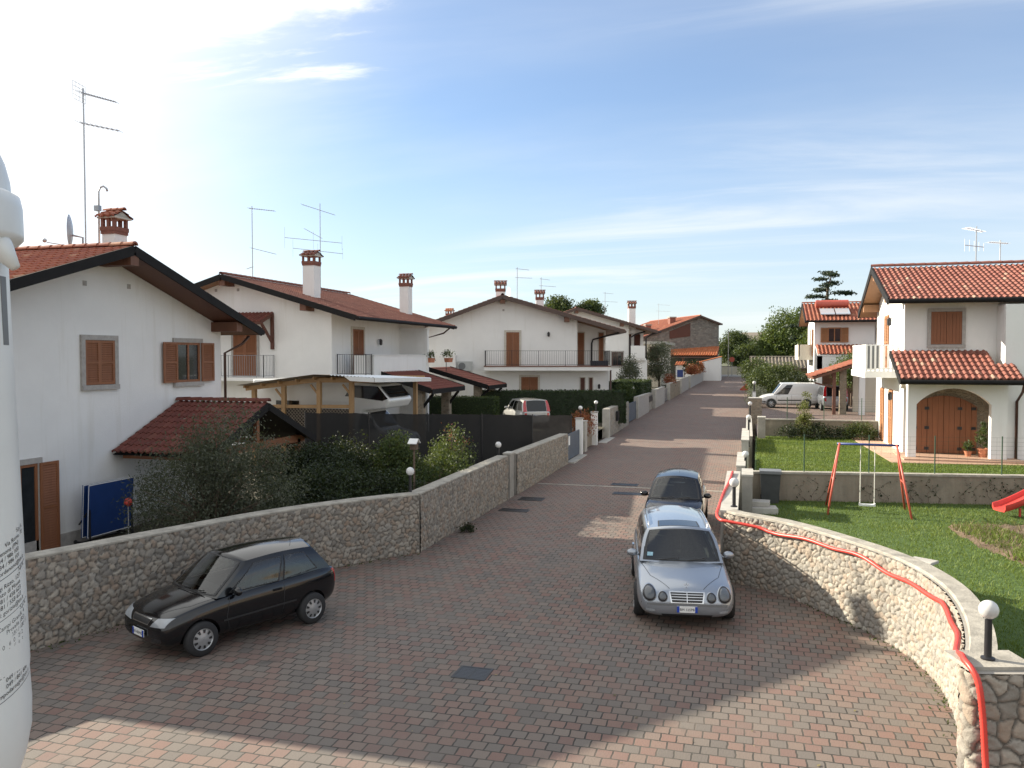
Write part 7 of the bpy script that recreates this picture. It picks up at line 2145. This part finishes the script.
plant('columnar_shrub', 'tall narrow green shrub beside the motorhome bonnet', 'shrub', -10.05, 22.6, .25, [(0, 0, 1.1, .55, .55, 1.15), (.1, .05, 1.9, .38, .38, .6)], 'shrub leaf', .08, 75, 110, .16, .4, .04, low=-.9, limbs=8, stems=2, up=.6)
plant('garden_shrub', 'low dark ground shrub along the bend of the left wall', 'shrub', -9.4, 19.3, .12, [(0, 0, .55, 1.0, .8, .55), (-1.3, -.7, .5, .8, .7, .5), (.6, 1.2, .7, .6, .8, .6)], 'dark shrub leaf', .09, 70, 110, .17, .3, .03, low=-.7, limbs=8, stems=2)
plant('leafy_shrub', 'leafy green shrub with reddish shoots above the straight stone wall', 'shrub', -8.9, 23.6, .35, [(0, 0, .85, .75, 1.5, .85), (-.2, 1.5, 1.1, .6, .8, 1.1), (-.35, .4, 1.4, .4, .6, .7), (-.3, -1.4, .7, .65, .8, .65)], 'shrub leaf', .08, 170, 85, .17, .4, .03, low=-.8, limbs=22, stems=4, up=.4)
plant('leafy_shrub', 'reddish young shoots rising out of the leafy shrub', 'shrub', -9.0, 25.0, .5, [(0, 0, 1.75, .6, 1.0, .45)], 'red leaf', .06, 5, 30, .13, .7, .02, low=-.9, limbs=9, stems=2, up=.6)
plant('dry_plant', 'dry brown climbing plant between the white gate piers', 'plant', -7.95, 41.0, .5, [(0, 0, .95, .35, 1.1, .55)], 'red leaf', .09, 40, 70, .2, .3, .02, low=-.8)
plant('olive_tree', 'olive tree above the pinkish wall halfway up the street', 'tree', -8.55, 84, 1.4, [(0, 0, 3.1, 1.35, 1.3, 1.6), (.2, -.5, 1.7, 1.2, 1.0, 1.0)], 'pale olive leaf', .17, 90, 90, .34, 1.1, .10, low=-.8, limbs=9, aspect=3)
plant('red_climber', 'dark red leaved climber hanging over the pinkish wall', 'plant', -7.3, 82.5, 2.2, [(0, 0, .15, .45, 1.4, .5)], 'red leaf', .13, 20, 60, .2, .2, .02, low=-1)
plant('flower_bed', 'row of red flowering plants on the farthest low wall', 'flowers', -6.5, 108, 2.65, [(0, -3, .5, .5, 3.4, .5), (.2, 4, .6, .5, 3.0, .55)], 'red leaf', .2, 60, 70, .28, .3, .03, low=-.5)
plant('garden_shrub', 'green shrubs above the red flowering row', 'shrub', -7.0, 110, 2.6, [(0, -1, .8, .6, 4, .6)], 'dark shrub leaf', .2, 50, 70, .3, .3, .03, low=-.4)
plant('garden_shrub', 'light green bush behind the blue grey second gate', 'shrub', -8.6, 60.5, 1.0, [(0, 0, .95, .6, 1.0, .95)], 'shrub leaf', .12, 50, 90, .22, .3, .03, low=-.8)
plant('young_conifer', 'grey blue young conifer against the far white house', 'tree', -10.0, 73.0, 1.3, [(0, 0, 1.6, .9, .9, 1.6), (0, 0, 2.9, .45, .45, .9)], 'olive leaf', .15, 60, 80, .26, .9, .06, low=-.8)
hx_, hy_ = turned(2.4, 50.0)
hg = hedge('clipped_hedge', 'long dark clipped hedge behind the pearl white car', hx_ - 4.4, hx_ + 4.4, hy_ - .5, hy_ + .5, .9, 2.82, 'hedge leaf', .10, 17000)
hg.rotation_euler.z = TURN
hedge('clipped_hedge', 'dark clipped hedge farther up, before the half hidden house', -10.4, -7.75, 63, 70, 1.1, 2.95, 'hedge leaf', .13, 9000)
hedge('clipped_hedge', 'green hedge seen between the pillars of the tiled canopies', -18.5, -13.0, 42.3, 43.2, .85, 2.7, 'shrub leaf', .10, 7000)

# right gardens
plant('young_conifer', 'small yellowish green conifer on the upper lawn', 'tree', 2.35, 37.2, LAWN2_Z, [(0, 0, .5, .34, .32, .5), (0, 0, 1.1, .24, .24, .55), (.03, 0, 1.7, .13, .13, .5)], 'yellow green leaf', .07, 46, 60, .09, .85, .035, low=-.9, limbs=8)
plant('ground_cover', 'low dark bush at the foot of the small conifer', 'shrub', 2.6, 37.0, LAWN2_Z, [(0, 0, .22, 1.35, .4, .32)], 'dark shrub leaf', .08, 46, 90, .12, .15, .02, low=-.3)
plant('ground_cover', 'round low bush near the corner of the right house', 'shrub', 4.55, 37.0, LAWN2_Z, [(0, 0, .25, .65, .4, .38)], 'shrub leaf', .08, 34, 90, .12, .15, .02, low=-.3)
plant('garden_bush', 'tall mixed bush left of the white van', 'bush', 1.7, 70, 1.2, [(0, 0, 1.35, 1.7, 1.6, 1.35), (1.4, .8, 1.4, 1.5, 1.4, 1.35), (-.6, .8, 1.5, 1.0, 1.2, 1.2)], 'dark tree leaf', .15, 190, 120, .32, .6, .06, low=-.7, limbs=12, stems=3)
plant('garden_bush', 'round dark green bush nearest the street far right', 'bush', .75, 84, 1.2, [(0, 0, 2.3, 1.2, 1.1, 1.2)], 'shrub leaf', .17, 60, 90, .32, 1.1, .08, low=-.8)
plant('lavender_bush', 'pale grey lavender bush in front of the van bonnet', 'bush', .75, 63.2, 1.2, [(0, 0, .6, .75, .6, .7)], 'lavender leaf', .12, 50, 90, .2, .2, .02, low=-.5, aspect=4, up=.9)
plant('garden_bush', 'dark bush between the van and the stone outbuilding', 'bush', 3.4, 67.0, 1.2, [(0, 0, 1.1, 1.3, .8, 1.1), (1.6, .5, .9, .9, .8, .9)], 'dark shrub leaf', .15, 70, 90, .28, .4, .04, low=-.7)
plant('climbing_shrub', 'leafy shrub in front of the arch of the house with solar panels', 'shrub', 7.2, 64.5, 1.2, [(0, 0, 2.6, 1.1, .8, 1.3)], 'tree leaf', .15, 60, 90, .28, 1.2, .05, low=-.8)
# trees
plant('broadleaf_tree', 'big bright green tree beyond the outbuilding at the end of the street', 'tree', 6.6, 130, 1.6, [(0, 0, 6.6, 4.5, 4.5, 3.3), (3.4, 1, 7.2, 3.5, 3.5, 3.0), (-2.6, -1, 5.0, 2.8, 3.0, 2.6), (1.5, -2, 4.2, 4.2, 3.2, 2.4)], 'tree leaf', .34, 260, 130, .70, 3.5, .3, low=-.6, limbs=14)
plant('broadleaf_tree', 'dark green tree left of the far street end', 'tree', -2.4, 158, 1.8, [(-.3, 0, 4.2, 2.7, 3, 2.9), (1.6, 0, 3.9, 2.4, 2.6, 2.2)], 'dark tree leaf', .34, 170, 130, .6, 2.5, .28, low=-.6)
plant('broadleaf_tree', 'dark tree right of the street pole under the beige building', 'tree', 1.8, 150, 1.8, [(0, 0, 3.4, 2.4, 2.6, 2.3), (1.9, .5, 3.6, 2.3, 2.4, 2.2), (4.2, 0, 3.8, 2.4, 2.4, 2.4)], 'dark tree leaf', .34, 170, 130, .6, 2.0, .25, low=-.7)
plant('broadleaf_tree', 'rounded green bush tree nearest the far road', 'tree', -.6, 147, 1.8, [(0, 0, 2.3, 2.1, 1.8, 2.0)], 'dark tree leaf', .35, 60, 90, .55, 1.0, .15, low=-.8)
plant('broadleaf_tree', 'tree top showing left above the long balcony house roof', 'tree', -25.3, 112, 1.5, [(0, 0, 9.6, 2.0, 2.0, 1.6), (-1.2, 0, 8.4, 1.8, 1.8, 1.2)], 'dark tree leaf', .34, 70, 110, .5, 6.5, .3, low=-.5)
plant('broadleaf_tree', 'tree top showing right above the long balcony house roof', 'tree', -21.0, 113.6, 1.5, [(0, 0, 9.4, 1.7, 1.7, 1.3), (-1.4, 0, 9.0, 1.3, 1.3, .9)], 'dark tree leaf', .34, 55, 110, .45, 6.5, .3, low=-.5)
plant('broadleaf_tree', 'tree behind the low outbuilding and the bushes', 'tree', 9.5, 105, 1.4, [(0, 0, 4.4, 3.4, 3, 2.8), (3, 0, 4.8, 3, 3, 2.6)], 'tree leaf', .36, 110, 100, .7, 2.2, .22, low=-.7)
# cedar: trunk with flat drooping tiers
def cedar(label, x, y, z, h):
    r = thing('cedar_tree', label, 'tree', (x, y, z))
    m_ = MB(); m_.tube([(0, 0, -.2), (.1, 0, h * .5), (.35, 0, h * .85), (.9, 0, h)], [.45, .3, .15, .03], 10)
    P_, T_ = [], []
    for k in range(20):
        t = k / 19; hh = lerp(h * .40, h * .97, t); L = lerp(6.0, 1.0, t ** .75) * (.75 + .5 * rng.random()); a = k * 2.4
        tip = Vector((math.cos(a) * L + .3 * t, math.sin(a) * L, hh + .25 - .02 * L * L)); root_ = Vector((.35 * t, 0, hh))
        m_.tube([root_, root_.lerp(tip, .5) + Vector((0, 0, .22)), tip], [.10 * (1.1 - t), .06, .02], 5)
        for q in range(int(9 * L)):
            u = .25 + .78 * rng.random(); p = root_.lerp(tip, u) + Vector((0, 0, .22 * math.sin(math.pi * min(u, 1)))); w_ = .55 * (1.1 - u * .4)
            c = np.array(p) + nrg.normal(size=(16, 3)) * np.array((w_ * .8, w_ * .8, .10)); P_.append(c); T_.append(np.clip(.5 + .25 * nrg.normal(size=16), 0, 1))
    quads_mesh('crown', leaf_quads(np.concatenate(P_), .42, 3.0), 'cedar needle', np.concatenate(T_), r)
    m_.build('trunk', 'bark', r, smooth=True)
cedar('dark cedar with drooping tiers rising behind the solar heater roof', 8.9, 108, 1.4, 13.8)

# ivy stalks on the retaining wall
r = thing('wall_creeper', 'sparse dry creeper on the stained retaining wall', 'creeper', (.2, 24.15, LAWN_Z))
m_ = MB(); lp = []
for k in range(26):
    x = .9 + rng.random() * 9.5; y = 24.2 + (x - .15) * (2.3 / 14.35) - .035; z = LAWN_Z + .02; pts = [(x, y, z)]
    for s_ in range(6):
        x += rng.uniform(-.16, .16); z += rng.uniform(.05, .14); y = 24.2 + (x - .15) * (2.3 / 14.35) - .035
        if z > 1.6: break
        pts.append((x, y, z)); lp += [(x + rng.gauss(0, .06), y - .02, z + rng.gauss(0, .05)) for _ in range(2)]
    if len(pts) > 1: m_.tube(pts, .0045, 5)
m_.build('stem', 'bark', r, world=True)
lp = np.array(lp) - np.array((.2, 24.15, LAWN_Z)); quads_mesh('foliage', leaf_quads(lp, .07), 'dark shrub leaf', nrg.random(len(lp)), r)

# ------------------------------------------------------------------ grass, weeds
def inside(poly, x, y):
    c = np.zeros(len(x), bool); n = len(poly)
    for i in range(n):
        (x1, y1), (x2, y2) = poly[i], poly[(i + 1) % n]
        k = ((y1 > y) != (y2 > y)) & (x < (x2 - x1) * (y - y1) / ((y2 - y1) if y2 != y1 else 1e-9) + x1)
        c ^= k
    return c
def grass(name, label, poly, z, n, h, w, mat='grass blade', hole=None, keep=None, clump=.0):
    xs = [p[0] for p in poly]; ys = [p[1] for p in poly]
    x = nrg.uniform(min(xs), max(xs), n * 3); y = nrg.uniform(min(ys), max(ys), n * 3)
    k = inside(poly, x, y)
    if hole is not None: k &= ~inside(hole, x, y)
    x, y = x[k][:n], y[k][:n]; N = len(x)
    pat = .5 + .25 * np.sin(x * 1.7 + 1.1 * np.sin(y * 1.3)) + .25 * np.sin(y * 2.3 + x * .9)
    hh = h * (.5 + .7 * nrg.random(N)) * (.75 + .5 * pat); a = nrg.uniform(0, 2 * math.pi, N)
    dx, dy = np.cos(a) * w / 2, np.sin(a) * w / 2
    lx_, ly_ = nrg.normal(0, .5, N) * hh, nrg.normal(0, .5, N) * hh
    zz_ = np.full(N, z - .004)
    V = np.stack([np.stack([x - dx, y - dy, zz_], 1), np.stack([x + dx, y + dy, zz_], 1), np.stack([x + lx_ + dx * .25, y + ly_ + dy * .25, zz_ + hh], 1), np.stack([x + lx_ - dx * .25, y + ly_ - dy * .25, zz_ + hh], 1)], 1)
    o = quads_mesh(name, V, mat, np.clip(.15 + .55 * pat + .18 * nrg.normal(size=N), 0, 1))
    tag(o, label, 'grass', None, 'stuff')
    return o
bed = [(4.55, 21.6), (4.75, 19.7), (5.2, 18.0), (6.6, 17.0), (9.5, 17.3), (9.8, 22.3), (6.8, 22.4)]
grass('grass', 'mown green grass of the lower lawn', low, LAWN_Z, 75000, .055, .016, hole=bed)
grass('grass', 'mown green grass of the upper lawn', [(.25, 24.4), (10, 25.95), (10, 29.9), (4.5, 29.1), (4.1, 37.6), (.4, 37.4)], LAWN2_Z, 50000, .055, .022)
# the bare vegetable bed
mb = MB(); n = 26; rows = []
bx0, bx1, by0, by1 = 4.4, 9.8, 16.9, 22.5
for i in range(40):
    row = []
    for j in range(40):
        x = bx0 + (bx1 - bx0) * i / 39; y = by0 + (by1 - by0) * j / 39
        ins = inside(bed, np.array([x]), np.array([y]))[0]
        row.append(Vector((x, y, LAWN_Z + ((.03 + .05 * rng.random()) if ins else -.04))))
    rows.append(row)
mb.grid(rows); o = mb.build('soil_bed', 'soil', None, smooth=True); tag(o, 'bare brown vegetable bed in the lower lawn', 'soil bed', None, 'structure')
grass('dry_grass', 'dry yellowish grass and weeds over the bare bed', bed, LAWN_Z + .03, 2600, .16, .02, 'dry grass')
grass('weeds', 'green weeds in the near part of the bare bed', [(5.0, 18.6), (5.5, 17.6), (9, 17.2), (9, 19.5), (6.3, 19.8)], LAWN_Z + .03, 3800, .15, .03, 'grass blade')
grass('weeds', 'patches of green weeds along the left edge of the bare bed', [(4.6, 21.5), (4.9, 19.6), (5.6, 18.4), (6.4, 19.0), (5.6, 21.8)], LAWN_Z + .03, 1500, .11, .025, 'grass blade')
plant('flower_clump', 'clump of red flowers at the edge of the bare bed', 'flowers', 6.9, 21.1, LAWN_Z + .03, [(0, 0, .22, .5, .3, .2)], 'red leaf', .07, 18, 50, .09, .15, .012, low=-.4)
plant('flower_clump', 'lower clump of red flowers nearer along the bare bed', 'flowers', 6.6, 20.3, LAWN_Z + .03, [(0, 0, .15, .3, .25, .15)], 'red leaf', .06, 10, 45, .08, .12, .012, low=-.4)
# moss and weeds along the wall foot, a few leaves on the paving
wl_ = []
for (a, b2) in ((RWALL[4:], 1), (LW[2:], 1)):
    for q in resample(a, .04): 
        for k in range(3): wl_.append((q.x - abs(rng.gauss(.02, .10)) if a[0][0] > 0 else q.x + abs(rng.gauss(.08, .10)), q.y - abs(rng.gauss(.06, .08)), .004 + abs(rng.gauss(0, .012))))
wl_ = np.array(wl_); wl_ = wl_[nrg.random(len(wl_)) < .42]
o = quads_mesh('wall_foot_weeds', leaf_quads(wl_, .05, 2.2, .4), 'shrub leaf', nrg.random(len(wl_)), None); tag(o, 'small weeds along the foot of the stone walls', 'weeds', None, 'stuff')
lf = np.stack([nrg.uniform(-10, 2.4, 130), nrg.uniform(9.5, 30, 130), np.full(130, .012)], 1)
lf = lf[(lf[:, 0] > -7.5) & ((lf[:, 1] < 17) | (lf[:, 0] < -.8))]
lf[:, 2] += np.array([zs(y) for y in lf[:, 1]])
Vq = leaf_quads(lf, .06, 1.8); Vq[:, :, 2] = lf[:, None, 2] + (Vq[:, :, 2] - lf[:, None, 2]) * .12
o = quads_mesh('fallen_leaves', Vq, 'dry grass', nrg.random(len(lf)), None); tag(o, 'scattered fallen leaves on the paving', 'leaves', None, 'stuff')
plant('weed_tuft', 'dark weed tuft at the foot of the straight left wall', 'weed', -7.45, 21.6, .02, [(0, 0, .1, .18, .25, .13)], 'dark shrub leaf', .06, 12, 40, .06, .1, .01, low=-.2)
